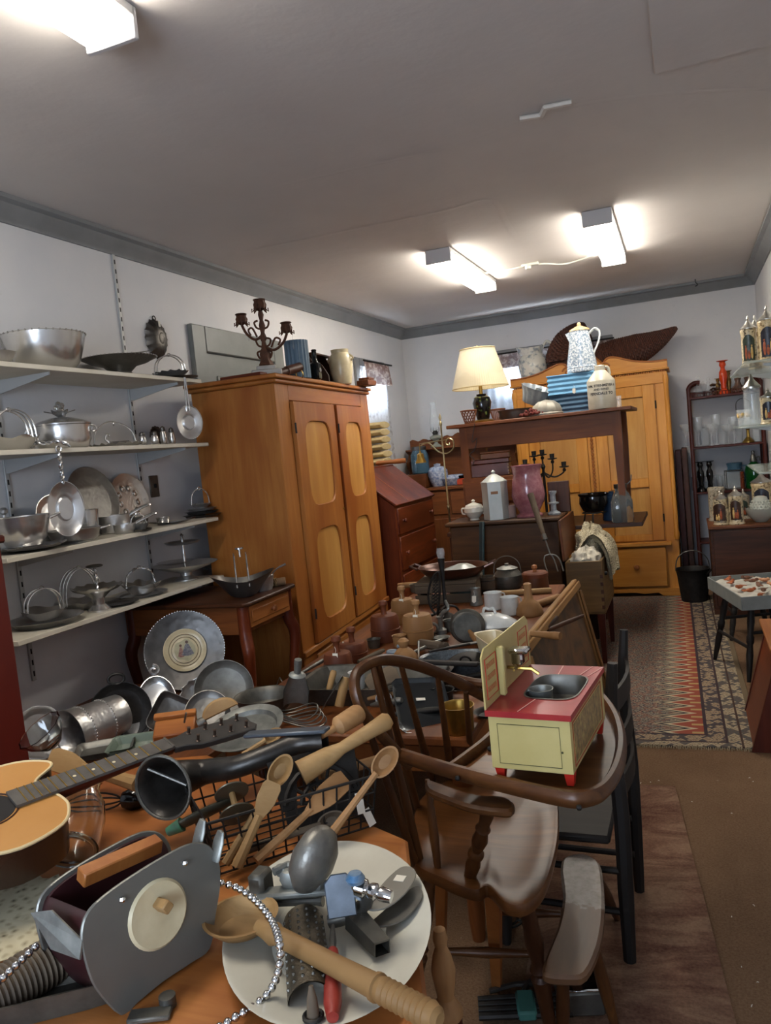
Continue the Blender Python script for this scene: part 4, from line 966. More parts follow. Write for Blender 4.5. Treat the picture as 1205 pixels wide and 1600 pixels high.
g = G(); g.tube([(0, .0275*math.cos(a), .0275*math.sin(a)) for a in [2*PI*i/16 for i in range(16)]], .003, 6, closed=True, M=MX((.09, 0, -.006), ry=-.22)); ob('end_ring', g, BRASS, t)
p = wtop(536, -2.17); k = mpp(p); h = .235
t = T('cream_crock', 'cream stoneware jar with dark speckles at the far end of the wardrobe', 'jar', p)
r = 18.5*k
g = G(); g.lathe(shell([(r*.72, 0), (r*.78, .01), (r*.95, h*.35), (r, h*.62), (r*.92, h*.8), (r*.72, h*.9), (r*.74, h*.97), (r*.78, h)], .006), 36); ob('jar_body', g, CREAM, t)
for s in (-1, 1):
    g = G(); g.tube(spline([(s*r*.95, 0, h*.66), (s*(r+.012), 0, h*.74), (s*r*.85, 0, h*.84)], 4), .007, 6); ob('lug_handle', g, CREAM, t)
p = wtop(557, -2.17); g = G(); g.box((0, 0, .02), (.09, .16, .04), .004); g.box((0, 0, .05), (.08, .1, .018), .004); S('wooden_block', 'small brown wooden block beside the cream jar on the wardrobe', 'block', g, WD('brown', 'Y'), p+V((.04, .1, 0)))
p = wtop(380, -2.3); g = G(); g.bx(-.12, .14, -.05, .03, 0, .018, .003); S('flat_board', 'flat reddish board lying on the wardrobe behind the candelabra', 'board', g, WD('red', 'X'), p)

# ------------------------------------------------------------------ on the carved sideboard
p = V((-2.55, 7.5, 1.27)); p = V((at(658, 740, z=1.272).x, at(658, 740, z=1.272).y, 1.272))
p = at(658, 738, y=7.47); p.z = 1.2725; k = mpp(p)
t = T('blue_glass_jar', 'blue glass canning jar on the sideboard behind the brass bell', 'jar', p)
BG = mat('blue_glass', '#7fb0cc', .06, trans=.75, ior=1.4)
g = G(); r = 14*k; g.lathe(shell([(r*.9, 0), (r, .012), (r, .19), (r*.75, .23), (r*.72, .26)], .005), 24); ob('jar_body', g, BG, t)
g = G(); g.lathe([(r*.78, .235), (r*.8, .24), (r*.8, .272), (0, .276)], 20); ob('jar_lid', g, PEWT, t)
p = at(683, 706, y=7.68); p.z = 1.5215; k = mpp(p)
t = T('oil_lamp', 'oil lamp with tall clear glass chimney on the sideboard gallery', 'oil lamp', p)
g = G(); g.lathe([(0, 0), (.06, 0), (.062, .01), (.02, .04), (.02, .06), (.06, .09), (.062, .11), (.025, .13), (0, .13)], 24); ob('font', g, mat('pale_green_glass', '#cfd6c6', .08, trans=.6), t)
g = G(); g.lathe([(.022, .13), (.03, .135), (.03, .15), (.02, .17), (0, .17)], 16)
for i in range(4): a = i*PI/2; g.tube([(.025*math.cos(a), .025*math.sin(a), .15), (.045*math.cos(a), .045*math.sin(a), .165), (.045*math.cos(a), .045*math.sin(a), .2)], .0025, 5)
ob('burner', g, IRON, t)
g = G(); g.lathe(shell([(.034, .17), (.045, .21), (.05, .25), (.04, .32), (.03, .38), (.03, .46)], .002)[1:-1], 24); ob('chimney', g, GLASS, t)
for i, (px, col, lab, r, h) in enumerate(((686, '#8d9cb8', 'blue and white ginger jar on the sideboard ledge', 16, .16), (708, '#97a4b4', 'blue patterned ribbed bowl on the sideboard ledge beside the brass pole', 18, .1))):
    p = at(px, 758, y=7.47); p.z = 1.1325; r *= mpp(p)
    t = T('ginger_jar' if i == 0 else 'ribbed_bowl', lab, 'jar' if i == 0 else 'bowl', p)
    CH = mat('blue_china_%d' % i, '#c7cdd8', .2, 0, '#62759c', 40)
    g = G(); g.lathe(shell([(r*.6, 0), (r*.8, h*.3), (r, h*.7), (r*.95, h)], .004), 32, fn=None if i == 0 else ruff(12, .04, r*.5, r)); ob('jar_body' if i == 0 else 'bowl_body', g, CH, t)
    if i == 0:
        g = G(); g.lathe([(r*.9, h), (r*.7, h+.03), (r*.3, h+.04), (r*.35, h+.06), (0, h+.07)], 20); ob('lid', g, CH, t)
p = at(727, 752, y=7.45); p.z = 1.1325; g = G(); g.box((0, 0, .03), (.14, .1, .06), .003); t = T('red_tin', 'flat tin with red front and black lid on the sideboard ledge', 'tin', p); ob('tin_body', g, mat('orange_red', '#b8401f', .5), t); g = G(); g.box((0, 0, .075), (.142, .102, .03), .003); ob('tin_lid', g, BLACKG, t)

# ------------------------------------------------------------------ brass stand with bell
p = at(703, 815, y=6.15); p.z = 0; q = at(689, 660, y=6.15)
t = T('brass_stand', 'tall brass pole stand with scrolled arm and hanging bell', 'stand', (p.x, p.y, .0)); h = q.z
g = G(); g.lathe([(0, 0), (.13, 0), (.13, .012), (.05, .03), (.015, .06), (0, .06)], 24); ob('base', g, BRASS, t)
BRP = mat('pale_brass', '#b9ab85', .3, .85, '#9c8c62', 16)
g = G(); g.lathe([(.008, .05), (.008, 1.0), (.014, 1.01), (.014, 1.03), (.007, 1.04), (.007, h-.03), (.012, h-.02), (.012, h), (.004, h+.01), (.012, h+.04), (.003, h+.07), (0, h+.075)], 12); ob('pole', g, BRP, t)
zb = at(690, 690, y=6.15).z
g = G(); P = spline([(-.19, 0, zb-.02), (-.12, 0, zb), (-.04, 0, zb-.08), (.03, 0, zb-.1), (.09, 0, zb-.06), (.09, 0, zb+.0), (.05, 0, zb+.02), (.03, 0, zb-.02), (.055, 0, zb-.035), (.06, 0, zb-.015)], 6); g.tube(P, .006, 6); g.tube([(-.2, 0, zb-.0), (.05, 0, zb+.012)], .004, 6); ob('scroll_arm', g, BRP, t)
g = G(); g.tube([(-.2, 0, zb-.0), (-.2, 0, zb-.06)], .003, 5); g.lathe([(.006, -.06), (.01, -.075), (.028, -.085), (.03, -.12), (.045, -.15), (.046, -.158), (.04, -.158), (.02, -.09), (0, -.085)], 20, MX((-.2, 0, zb))); ob('bell', g, BRASS, t)

# ------------------------------------------------------------------ on the tall table
ZT2 = 1.667
def tt(px, y): p = at(px, 650, y=y); p.z = ZT2; return p
p = tt(755, 5.86); k = mpp(p)
t = T('table_lamp', 'table lamp with pleated cream shade and dark floral vase base', 'lamp', p)
g = G(); g.lathe([(0, 0), (.085, 0), (.09, .012), (.07, .022), (0, .022)], 28); ob('base', g, BRASS, t)
q = NT('black_cloisonne'); q.set(Roughness=.15); vo = q.n('ShaderNodeTexVoronoi'); vo.inputs['Scale'].default_value = 28; q.l(q.co.outputs['Object'], vo.inputs['Vector'])
q.l(q.ramp(vo.outputs['Distance'], [(.0, '#8d7f3c'), (.2, '#3d5a2c'), (.32, '#14130f'), (.9, '#0b0b0b')]), q.b.inputs['Base Color'])
g = G(); g.lathe([(0, .022), (.045, .024), (.05, .04), (.062, .1), (.072, .15), (.06, .19), (.035, .205), (.04, .215), (0, .22)], 28); ob('vase_body', g, q.m, t)
g = G(); g.lathe([(.014, .215), (.014, .3), (.022, .305), (.022, .33), (.004, .335), (.004, .56), (.01, .57), (0, .585)], 12); ob('stem', g, BRASS, t)
SHD = clothmat('pleated_shade', '#d8cba8', '#cbbd98', 6, .35)
g = G(); r0, r1, z0, z1 = .212, .132, .265, .555
for a, b in ((0, 0), (.0025, 0)):
    g.lathe([(r0-a, z0), (r0-a, z0+.008), (r1-a, z1-.008), (r1-a, z1)], 216, fn=lambda r, z, t_: (r*(1+.008*math.cos(72*t_)), z))
sh = ob('lamp_shade', g, SHD, t, ang=80)
lb = bpy.data.lights.new('lamp_bulb', 'POINT'); lb.energy = .7; lb.color = (1, .92, .78); lb.shadow_soft_size = .03; lo = bpy.data.objects.new('lamp_bulb', lb); COL.objects.link(lo); lo.parent = t; lo.location = (0, 0, .42)
g = G(); 
for r, z in ((r0+.001, z0), (r1+.001, z1)): g.tube([(r*math.cos(a), r*math.sin(a), z) for a in [2*PI*i/48 for i in range(48)]], .004, 6, closed=True)
ob('trim_band', g, mat('shade_trim', '#b7a67c', .9), sh)
def lattice(label, px, y, rz):
    p = tt(px, y); t = T('lattice_basket', label, 'basket', p, rz)
    g = G(); n = 14
    for i in range(n):
        for s in (1, -1):
            g.tube([((.035+.025*u)*math.cos(2*PI*(i+s*u*2.2)/n), (.035+.025*u)*math.sin(2*PI*(i+s*u*2.2)/n), .005+u*.09) for u in [k/4 for k in range(5)]], .0028, 4)
    ob('lattice_side', g, WD('table', 'Z'), t)
    g = G()
    for r, z in ((.035, .004), (.06, .095)): g.tube([(r*math.cos(a), r*math.sin(a), z) for a in [2*PI*i/24 for i in range(24)]], .005, 6, closed=True)
    g.lathe([(0, .0), (.035, 0), (.035, .006), (0, .006)], 20); ob('rim', g, WD('table', 'X'), t)
lattice('small open lattice basket on the left of the lamp', 733, 5.71, 0); lattice('small open lattice basket on the right of the lamp', 778, 6.06, 1)
g = G(); P = [at(x, y, y=5.70)-at(742, 668, y=5.70) for x, y in [(742, 662), (738, 690), (745, 685), (742, 702), (734, 710), (741, 718), (737, 728)]]
S('lamp_cord', 'brown lamp cord drooping over the front of the tall table', 'cord', (g.tube(spline(P, 6), .004, 5)), mat('cord_brown', '#2a1a12', .6), at(742, 668, y=5.63))
p = tt(806, 5.82); bowl('baking_pan', 'dark round baking pan beside the lamp on the tall table', 'pan', p, .13, .07, .85, PEWT, handles=0)
p = tt(855, 5.76); k = mpp(p)
t = T('melon_mold', 'grey ribbed melon mold lying on the tall table', 'mold', p, .2)
g = G(); g.lathe([(.12, 0), (.122, .012), (.112, .02), (.116, .03), (.1, .07), (.06, .1), (0, .112)], 64, fn=lambda r, z, a: (r*(1-.06*abs(math.cos(a*5))), z), sy=.75); ob('mold_body', g, mat('dull_zinc', '#77736a', .5, .4, '#8f8b80', 18), t)
p = tt(836, 5.95)
t = T('cake_mold', 'fluted grey enamel cake mold tilted on the baking pan', 'mold', p+V((.0, .02, .1)), 0, None, (.25, .35, .3))
g = G(); g.lathe(shell([(.085, 0), (.09, .005), (.11, .08), (.128, .12), (.132, .125)], .003), 72, fn=lambda r, z, a: (r*(1+.05*math.cos(a*14+z*12)), z)); ob('mold_body', g, mat('grey_enamel', '#8d9498', .3, .2, '#a5acb0', 16), t)
g = G(); g.lathe(shell([(.03, .0), (.022, .12)], .002)[1:-1], 20); ob('centre_tube', g, GALV, t)
g = G(); BER = mat('dark_red_berries', '#4d1a16', .4, 0, '#6d2a20', 30)
for i in range(60):
    a = random.random()*2*PI; r = random.random()**.5*.055; g.ball((r*math.cos(a)*1.6, r*math.sin(a), .012+random.random()*.05*(1-r/.06)), .011, 6)
o = S('berry_garland', 'heap of dark red bead garland between pan and melon mold', 'garland', g, BER, tt(832, 5.69)+V((0, 0, .002)), None, None); o['kind'] = 'stuff'
def ribtin(label, p, w, d, h, m, rz):
    t = T('ribbed_tin', label, 'tin', p, rz); g = G(); pr = []
    n = 24
    rr = []
    for k in range(n+1):
        z = h*k/n; e = .004*math.cos(k*PI/3*1.0); rr.append([(sx*(w/2+e), sy*(d/2+e), z) for sx, sy in ((-1, -1), (1, -1), (1, 1), (-1, 1))])
    rr = [[(x*.94, y*.94, .004) for x, y, z in rr[-1]], [(x*.94, y*.94, h) for x, y, z in rr[-1]]][:0] + rr
    g.loft(rr); ob('tin_body', g, m, t); g = G(); g.tube([(sx*(w/2+.004), sy*(d/2+.004), h) for sx, sy in ((-1, -1), (1, -1), (1, 1), (-1, 1))], .005, 6, closed=True); ob('rolled_rim', g, m, t)
    return t
p = tt(898, 5.94); ribtin('lower dark blue ribbed box on the tall table', p, .31, .19, .135, mat('dark_blue_enamel', '#2c4a63', .35, 0, '#375a75', 10), -.05)
t = ribtin('upper light blue ribbed box stacked below the coffee pot', p+V((-.0, 0, .142)), .33, .2, .135, mat('light_blue_enamel', '#5f93b8', .3, 0, '#6fa2c4', 10), .04)
tagon(t, (.02, -.108, .03), 0, .1)
p = tt(916, 5.92)+V((0, 0, .285)); k = mpp(p)
q = NT('speckled_graniteware'); q.set(Roughness=.25); f = q.noise(q.co.outputs['Object'], 75, 3, .7); q.l(q.ramp(f, [(.42, '#7c8fa3'), (.5, '#aab6c2'), (.58, '#d8dde0')]), q.b.inputs['Base Color']); SPK = q.m
t = T('coffee_pot', 'tall speckled graniteware coffee pot on the blue ribbed boxes', 'coffee pot', p, -.15)
g = G(); g.lathe([(0, 0), (.105, 0), (.108, .006), (.106, .03), (.109, .034), (.105, .05), (.107, .055), (.066, .29), (.07, .3), (.0, .3)], 36); ob('pot_body', g, SPK, t)
g = G(); g.loft([[(-.068-o, w, z) for w, z, o in ((-.02*s, .2+.09*e, .0), (0, .2+.085*e+.0, .035*e+.0), (.02*s, .2+.09*e, .0))] for s, e in ((.3, 0), (1, .5), (1.1, 1.1))], caps=False, closed=False); ob('spout', g, SPK, t)
g = G(); g.tube(spline([(.068, 0, .27), (.11, 0, .3), (.145, 0, .27), (.13, 0, .2), (.098, 0, .14), (.09, 0, .12)], 6), .009, 8, flat=.7); ob('handle', g, ENAM, t)
g = G(); g.lathe([(.074, .3), (.07, .312), (.03, .33), (.012, .338), (.014, .35), (.008, .362), (0, .364)], 24); ob('lid', g, mat('tan_enamel', '#b39a74', .35, 0, '#a58b64', 20), t)
p = tt(943, 5.74); k = mpp(p); r = 21.5*k
t = T('stoneware_jug', 'grey stoneware jug lettered in dark blue at the right table end', 'jug', p)
g = G(); g.lathe([(0, 0), (r*.97, 0), (r, .008), (r*1.0, .19), (r*.97, .2), (r*.42, .265), (r*.36, .27), (r*.36, .3), (r*.3, .305), (0, .305)], 40); ob('jug_body', g, STONE, t)
LET = mat('blue_black_ink', '#25242c', .5)
g = G(); fa = FACE(p)
for s, sz, z in (('WM. STEINMEYER &', .024, .152), ('AND WINES', .019, .127), ('FERNDALE TO', .026, .096)):
    text(g, s, sz, lambda x, y, z=z: ((r+.0012)*math.cos(fa+x/r), (r+.0012)*math.sin(fa+x/r), z+y))
ob('lettering', g, LET, t)
g = G(); g.tube(spline([(r*.4, 0, .29), (r*.62, 0, .285), (r*.72, 0, .25), (r*.7, 0, .236)], 5), .011, 8, M=MX(rz=fa+2.0)); ob('handle', g, STONE, t)
p = tt(972, 5.76); g = G(); g.lathe(shell([(.016, 0), (.02, .004), (.02, .06), (.022, .08)], .002), 16); S('small_glass', 'small glass tumbler at the extreme right edge of the tall table', 'glass', g, GLASS, p+V((-.015, 0, 0)))

# ------------------------------------------------------------------ on the armoire
ZA = 2.011
p = at(832, 560, y=7.62); p.z = ZA; k = mpp(p)
t = T('ironstone_pitcher', 'large white ironstone pitcher with faded print on the armoire', 'pitcher', p, .0)
q = NT('printed_ironstone'); q.set(Roughness=.2); f = q.noise(q.co.outputs['Object'], 16, 3, .6); q.l(q.ramp(f, [(.5, '#d2d0c6'), (.62, '#8f979c')]), q.b.inputs['Base Color'])
sc = (at(832, 537, y=7.62).z-ZA)/.36
g = G(); g.lathe(shell([(r_*sc, z*sc) for r_, z in ((.075, 0), (.08, .01), (.11, .08), (.128, .16), (.115, .235), (.09, .265), (.092, .29), (.105, .32))], .005), 40, fn=lambda r, z, a: (r*(1+(.28*max(0, math.cos(a-PI))**6 if z > .28*sc else 0)), z+(.03 if z > .3*sc else 0)*(max(0, math.cos(a-PI))**4+.6*max(0, math.cos(a))**4))); ob('pitcher_body', g, q.m, t)
g = G(); g.tube(spline([(.09*sc, 0, .31*sc), (.13*sc, 0, .365*sc), (.17*sc, 0, .33*sc), (.165*sc, 0, .25*sc), (.13*sc, 0, .2*sc), (.125*sc, 0, .17*sc)], 6), .012, 8); ob('handle', g, WHITE, t)
q = NT('wicker'); q.set(Roughness=.7); wv = q.n('ShaderNodeTexNoise'); wv.inputs['Scale'].default_value = 90; q.l(q.co.outputs['Object'], wv.inputs['Vector']); q.l(q.ramp(wv.outputs[0], [(.35, '#2d150c'), (.65, '#5d3220')]), q.b.inputs['Base Color']); WICK = q.m
def horn(label, pts, rad):
    o = V(pts[0]); P = spline([V(q)-o for q in pts], 12); R = lerp_list(rad, len(P)); t = T('wicker_cornucopia', label, 'basket', o)
    # woven wall: alternate weavers going over and under the stakes
    rings = []; n = 36; nrm = None; up = V((0, 0, 1))
    for i, c in enumerate(P):
        tg = (P[min(i+1, len(P)-1)]-P[max(i-1, 0)]).normalized(); a = (up-tg*up.dot(tg)).normalized(); b = tg.cross(a)
        for sub in (0, .5):
            cc = c if sub == 0 or i == len(P)-1 else c.lerp(P[i+1], .5)
            rings.append([cc+(a*math.cos(2*PI*k/n)+b*math.sin(2*PI*k/n))*(R[i]*(1+.05*math.cos(k*PI+i*PI+(PI if sub else 0))) + (.004 if sub == 0 else -.003)) for k in range(n)])
    g = G(); g.loft(rings, caps=False); inner = [[c.lerp(sum(r, V((0, 0, 0)))/len(r), .12) for c in r] for r in rings]
    g.loft([r[::-1] for r in inner], caps=True); ob('woven_wall', g, WICK, t, ang=25)
    g = G(); g.tube(rings[0], .011, 6, closed=True); ob('rim_braid', g, WICK, t)
def A_(x, y, d): return at(x, y, y=d)
horn('left wicker horn basket standing upright behind the crest', [A_(886, 582, 7.58), A_(884, 560, 7.58), A_(892, 540, 7.6), A_(908, 524, 7.62), A_(920, 517, 7.62)], [.165, .175, .165, .13, .075])
horn('right wicker horn basket with long tip pointing to the right', [A_(930, 566, 7.6), A_(965, 556, 7.6), A_(1000, 544, 7.6), A_(1030, 530, 7.62), A_(1058, 512, 7.64)], [.14, .15, .13, .08, .012])

# ------------------------------------------------------------------ on the bench and blanket chest
ZC2 = .97
def ct(px, y): p = at(px, 800, y=y); p.z = ZC2; return p
p = ct(741, 5.42); r = 15.5*mpp(p)
t = T('sugar_bowl', 'white lidded sugar bowl with two handles on the blanket chest', 'sugar bowl', p)
g = G(); g.lathe([(0, 0), (r*.5, 0), (r*.45, .012), (r*.7, .03), (r, .06), (r*.95, .09), (r*.9, .093), (0, .093)], 28); ob('bowl_body', g, WHITE, t)
g = G(); g.lathe([(r*.92, .093), (r*.8, .108), (r*.3, .122), (r*.1, .128), (r*.2, .14), (0, .15)], 24); ob('lid', g, WHITE, t)
for s in (-1, 1):
    g = G(); g.tube(spline([(s*r*.85, 0, .085), (s*r*1.25, 0, .085), (s*r*1.2, 0, .05), (s*r*.9, 0, .045)], 5), .006, 6); ob('handle', g, WHITE, t)
p = ct(776, 5.4); k = mpp(p); r = 20*k
t = T('hexagonal_canister', 'pale grey six sided tin canister with pointed lid on the blanket chest', 'canister', p, .2)
LG = mat('pale_grey_tin', '#a5aaa6', .4, .1, '#b4b8b3', 9)
hexa = lambda r, z: [(r*math.cos(k*PI/3), r*math.sin(k*PI/3), z) for k in range(6)]
g = G(); g.loft([hexa(r, 0), hexa(r, .255)]); ob('canister_body', g, LG, t)
g = G(); g.loft([hexa(r*1.03, .255), hexa(r*1.03, .265), hexa(r*.35, .31), hexa(r*.12, .318), hexa(r*.16, .335), hexa(.003, .345)]); ob('lid', g, LG, t)
g = G(); g.box((r*.88*math.cos(-PI/2+.0), r*.88*math.sin(-PI/2), .19), (.05, .004, .02), .0005); ob('label_strip', g, mat('tan_label', '#8a6448', .7), t)
p = ct(828, 5.42); k = mpp(p); r = 26*k
t = T('pink_vase', 'tall mottled pink glass vase on the blanket chest', 'vase', p)
q = NT('mottled_pink_glass'); q.set(Roughness=.18); q.b.inputs['Transmission Weight'].default_value = .15; f = q.noise(q.co.outputs['Object'], 22, 5, .7); q.l(q.ramp(f, [(.3, '#8d5560'), (.55, '#a77078'), (.75, '#bd8d90')]), q.b.inputs['Base Color'])
hv = .36
g = G(); g.lathe(shell([(r*.78, 0), (r*.8, .012), (r*.6, .03), (r*.62, .04), (r*.9, .1), (r, hv*.42), (r*.9, hv*.68), (r*.8, hv*.82), (r*.88, hv*.95), (r*.95, hv)], .006), 40); ob('vase_body', g, q.m, t)
p = ct(866, 5.44)
t = T('crystal_candlestick', 'square clear glass candlestick beside the pink vase', 'candlestick', p)
FG = mat('frosted_crystal', '#aebac2', .12, trans=.7); BGC = mat('grey_crystal', '#98a0a6', .15, .3, '#c2cacf', 40)
g = G(); g.lathe([(0, 0), (.045, 0), (.048, .012), (.02, .03), (.018, .07), (.035, .075), (.04, .085), (.02, .09), (.02, .14), (.028, .15), (.028, .165), (.02, .165), (.018, .14), (0, .14)], 8); ob('stick_body', g, BGC, t)
p = ct(876, 5.6); g = G(); g.box((0, 0, .11), (.15, .035, .22), .004); S('dark_case', 'tall dark brown case standing behind the crystal candlestick', 'case', g, WD('walnut', 'Z'), p)
p = ct(897, 5.62); p.x = -.872; g = G(); g.box((0, 0, .08), (.06, .035, .16), .004); S('dark_case', 'shorter dark book like case at the chest edge', 'case', g, WD('black', 'Z'), p)
p = ct(799, 5.44); g = G(); g.lathe(shell([(.03, 0), (.034, .005), (.036, .08), (.038, .085)], .003), 20); S('pink_cup', 'small pinkish cup between canister and pink vase', 'cup', g, mat('pink_china', '#b79a90', .3), p)
p = at(850, 752, y=5.72); t = T('black_candelabra', 'low black iron candelabra with five arms behind the pink vase', 'candelabra', (p.x, 5.74, .8555))
g = G(); g.lathe([(0, 0), (.07, 0), (.07, .012), (.015, .03), (.01, .06), (.01, .42), (.018, .44), (.01, .46), (0, .46)], 14); ob('column', g, IRON, t)
zc = .46
for i, (dx, dz) in enumerate(((-.13, -.0), (-.06, .055), (.0, .06), (.07, .025), (.15, -.04))):
    g = G(); g.tube(spline([(0, 0, zc-.06), (dx*.5, 0, zc-.1), (dx*.95, 0, zc-.06+dz*.3), (dx, 0, zc+dz)], 5), .006, 6); a = ob('candle_arm', g, IRON, t)
    g = G(); g.lathe([(.005, 0), (.034, .006), (.036, .012), (.016, .014), (.018, .045), (.014, .045), (0, .02)], 14, MX((dx, 0, zc+dz))); g.ball((dx, 0, zc+dz-.015), .014, 8); ob('candle_cup', g, IRON, a)
# small chest of drawers and cedar boxes under the tall table
xa = at(742, 800, y=5.74).x
t = T('drawer_cabinet', 'small dark drawer cabinet under the tall table', 'cabinet', (xa+.13, 5.72, .8555))
g = G(); g.bx(-.2, .2, 0, .3, 0, .4, .004); ob('cabinet_body', g, WD('table', 'X'), t)
for z in (.03, .21):
    g = G(); g.bx(-.185, .185, -.012, .005, z, z+.16, .004); d = ob('drawer', g, WD('table', 'X'), t)
    g = G(); g.tube(spline([(-.05, -.012, z+.1), (-.03, -.03, z+.085), (.03, -.03, z+.085), (.05, -.012, z+.1)], 4), .005, 6); ob('drawer_pull', g, PEWT, d)
def cbox(label, loc, w, d, h, m, rz):
    t = T('cedar_box', label, 'box', loc, rz, None)
    g = G(); g.box((0, 0, h*.36), (w, d, h*.72), .003); ob('box_body', g, m, t); g = G(); g.box((0, 0, h*.87), (w+.006, d+.006, h*.24), .004); ob('lid', g, m, t)
    g = G()
    for s in (-1, 1):
        for k in range(4): g.box((s*(w/2-.006), -d/2-.0005, h*(.08+.18*k)), (.012, .003, h*.09), .0005)
    o = ob('finger_joints', g, WD('light', 'Z'), t)
cbox('lower dovetailed cedar box on the small drawer cabinet', (xa+.12, 5.88, 1.257), .3, .2, .13, WD('red', 'X'), .12)
cbox('upper pale cedar box on the dovetailed one', (xa+.16, 5.9, 1.3885), .22, .16, .055, WD('pine', 'X'), .2)
# black pot, blue pot and glass jar on the bench's right end
ZBn = .8555
p = V((-.66, 5.88, ZBn)); p.x = at(929, 800, y=5.88).x
t = T('black_kettle', 'glossy black pot on a wire trivet by the tall table leg', 'pot', p)
g = G()
for i in range(3): a = i*2*PI/3+.5; g.tube([(.1*math.cos(a), .1*math.sin(a), 0), (.08*math.cos(a), .08*math.sin(a), .07)], .006, 6)
g.tube([(.085*math.cos(a), .085*math.sin(a), .07) for a in [2*PI*i/20 for i in range(20)]], .005, 6, closed=True); ob('trivet', g, IRON, t)
g = G(); g.lathe(shell([(.05, .07), (.08, .085), (.105, .14), (.1, .19), (.108, .2), (.112, .21)], .005), 32); ob('pot_body', g, BLACKG, t)
p = V((at(957, 800, y=5.95).x, 5.95, ZBn)); k = mpp(p)
t = T('blue_coffee_pot', 'small dark blue enamel coffee pot behind the tall table leg', 'coffee pot', p)
DBL = mat('navy_enamel', '#22354d', .2, 0, '#2d4560', 12)
g = G(); g.lathe([(0, 0), (.07, 0), (.072, .01), (.05, .16), (.052, .17), (.02, .195), (.022, .21), (0, .215)], 24); ob('pot_body', g, DBL, t)
g = G(); g.tube(spline([(.06, 0, .05), (.1, 0, .1), (.115, 0, .15)], 4), [.014, .01, .008], 8); ob('spout', g, DBL, t)
g = G(); g.tube(spline([(-.055, 0, .14), (-.1, 0, .15), (-.1, 0, .08), (-.065, 0, .05)], 4), .006, 6); ob('handle', g, DBL, t)
p = V((at(972, 830, y=5.62).x, 5.78, ZBn)); p.x = at(975, 830, y=5.78).x
t = T('glass_churn', 'square clear glass churn jar to the right of the table leg', 'jar', p+V((-.0, 0, 0)), .1)
SMG = mat('smoky_glass', '#bcc4c4', .08, trans=.85, ior=1.35)
g = G(); sq = lambda r, z, n=8: [(r*(abs(math.cos(a))**n+abs(math.sin(a))**n)**(-1/n)*math.cos(a), r*(abs(math.cos(a))**n+abs(math.sin(a))**n)**(-1/n)*math.sin(a), z) for a in [2*PI*i/32 for i in range(32)]]
g.loft([sq(.07, 0), sq(.075, .01), sq(.075, .15), sq(.055, .2, 3), sq(.04, .22, 2), sq(.042, .25, 2)]); ob('jar_body', g, SMG, t)
g = G(); g.lathe([(.044, .24), (.046, .245), (.046, .27), (0, .275)], 20); g.tube([(.04, 0, .26), (.075, 0, .29), (.08, 0, .33)], .004, 6); ob('jar_lid', g, PEWT, t)
# ------------------------------------------------------------------ étagère with glass at the right of the back wall
MR, MRX = WD('mahog', 'Z'), WD('mahog', 'X')
t = T('display_rack', 'dark red open display rack with curved posts at the right back corner', 'shelf', (.02, 7.62, 0))
EZ = (.42, .875, 1.285, 1.735)
for x in (0, .59):
    for y in (0, .26):
        g = G(); P = spline([(x, y, 0), (x, y, 1.0), (x, y, 1.72), (x+(.005 if x == 0 else -.005), y, 1.82), (x+(.05 if x == 0 else -.05), y, 1.86), (x+(.10 if x == 0 else -.10), y, 1.86)], 5)
        g.tube(P, .019, 8); ob('post', g, MR, t)
for z in EZ:
    g = G(); g.bx(-.01, .605, -.015, .28, z-.02, z, .004); ob('shelf_board', g, MRX, t)
g = G(); g.bx(0, .59, .27, .285, 1.735, 1.79, .003)
for k in range(22): g.cyl((.02+k*.026, -.008, 1.735), (.02+k*.026, -.008, 1.762), .004, 6)
g.cyl((.0, -.008, 1.764), (.59, -.008, 1.764), .004, 6); o = ob('gallery_rail', g, MR, t)
for x in (-.004, .594):
    g = G(); g.bx(x-.008, x+.008, 0, .26, .02, 1.26, .003); ob('side_panel', g, MR, t)
for i, (x, y, w, h, lab, mm) in enumerate(((-.105, 7.80, .05, 1.27, 'tall dark red board leaning beside the armoire, nearest the armoire', 'mahog'), (-.05, 7.74, .045, 1.29, 'tall dark board leaning between armoire and display rack', 'walnut'))):
    g = G(); g.box((0, 0, h/2), (w, .3, h), .004); S('leaning_board', lab, 'board', g, WD(mm, 'Z'), (x, y-.02, .0135 if False else .001))
def onshelf(px, z, y=7.74): p = at(px, 600, y=y); lo = p.x; 
def ez(px, i, y=7.75):                       # on shelf i in column px
    z = EZ[i]+.001; lo, hi = -.3, .8
    for _ in range(30):
        m = (lo+hi)/2
        if proj((m, y, z))[0] < px: lo = m
        else: hi = m
    return V((lo, y, z))
def stick(name, label, p, h, r, m, cat='candlestick', group=None, seg=20):
    t = T(name, label, cat, p, 0, group); g = G()
    g.lathe([(0, 0), (r, 0), (r, h*.03), (r*.75, h*.1), (r*.42, h*.16), (r*.5, h*.22), (r*.42, h*.28), (r*.68, h*.5), (r*.62, h*.66), (r*.38, h*.74), (r*.36, h*.8), (r*.55, h*.86), (r*.5, h*.93), (r*.4, h*.96), (0, h*.96)], seg); ob('stick_body', g, m, t)
    g = G(); g.lathe([(r*.4, h*.955), (r*.95, h*.985), (r*.95, h), (r*.35, h), (r*.3, h*.93), (0, h*.93)], seg); ob('drip_pan', g, m, t); return t
ORG = mat('orange_red_glaze', '#c23a17', .2, 0, '#d14a20', 12)
stick('red_candlestick', 'tall orange red candlestick on the top rack shelf', ez(1132, 3, 7.72), .30, .052, ORG)
GOLD = mat('old_gold', '#8c6a3a', .35, .8)
stick('gold_candlestick', 'small dull gold candlestick left of the orange red one', ez(1123, 3, 7.8), .15, .03, GOLD)
stick('gold_candlestick', 'dull gold candlestick half hidden right of the orange red one', ez(1140, 3, 7.82), .21, .035, GOLD)
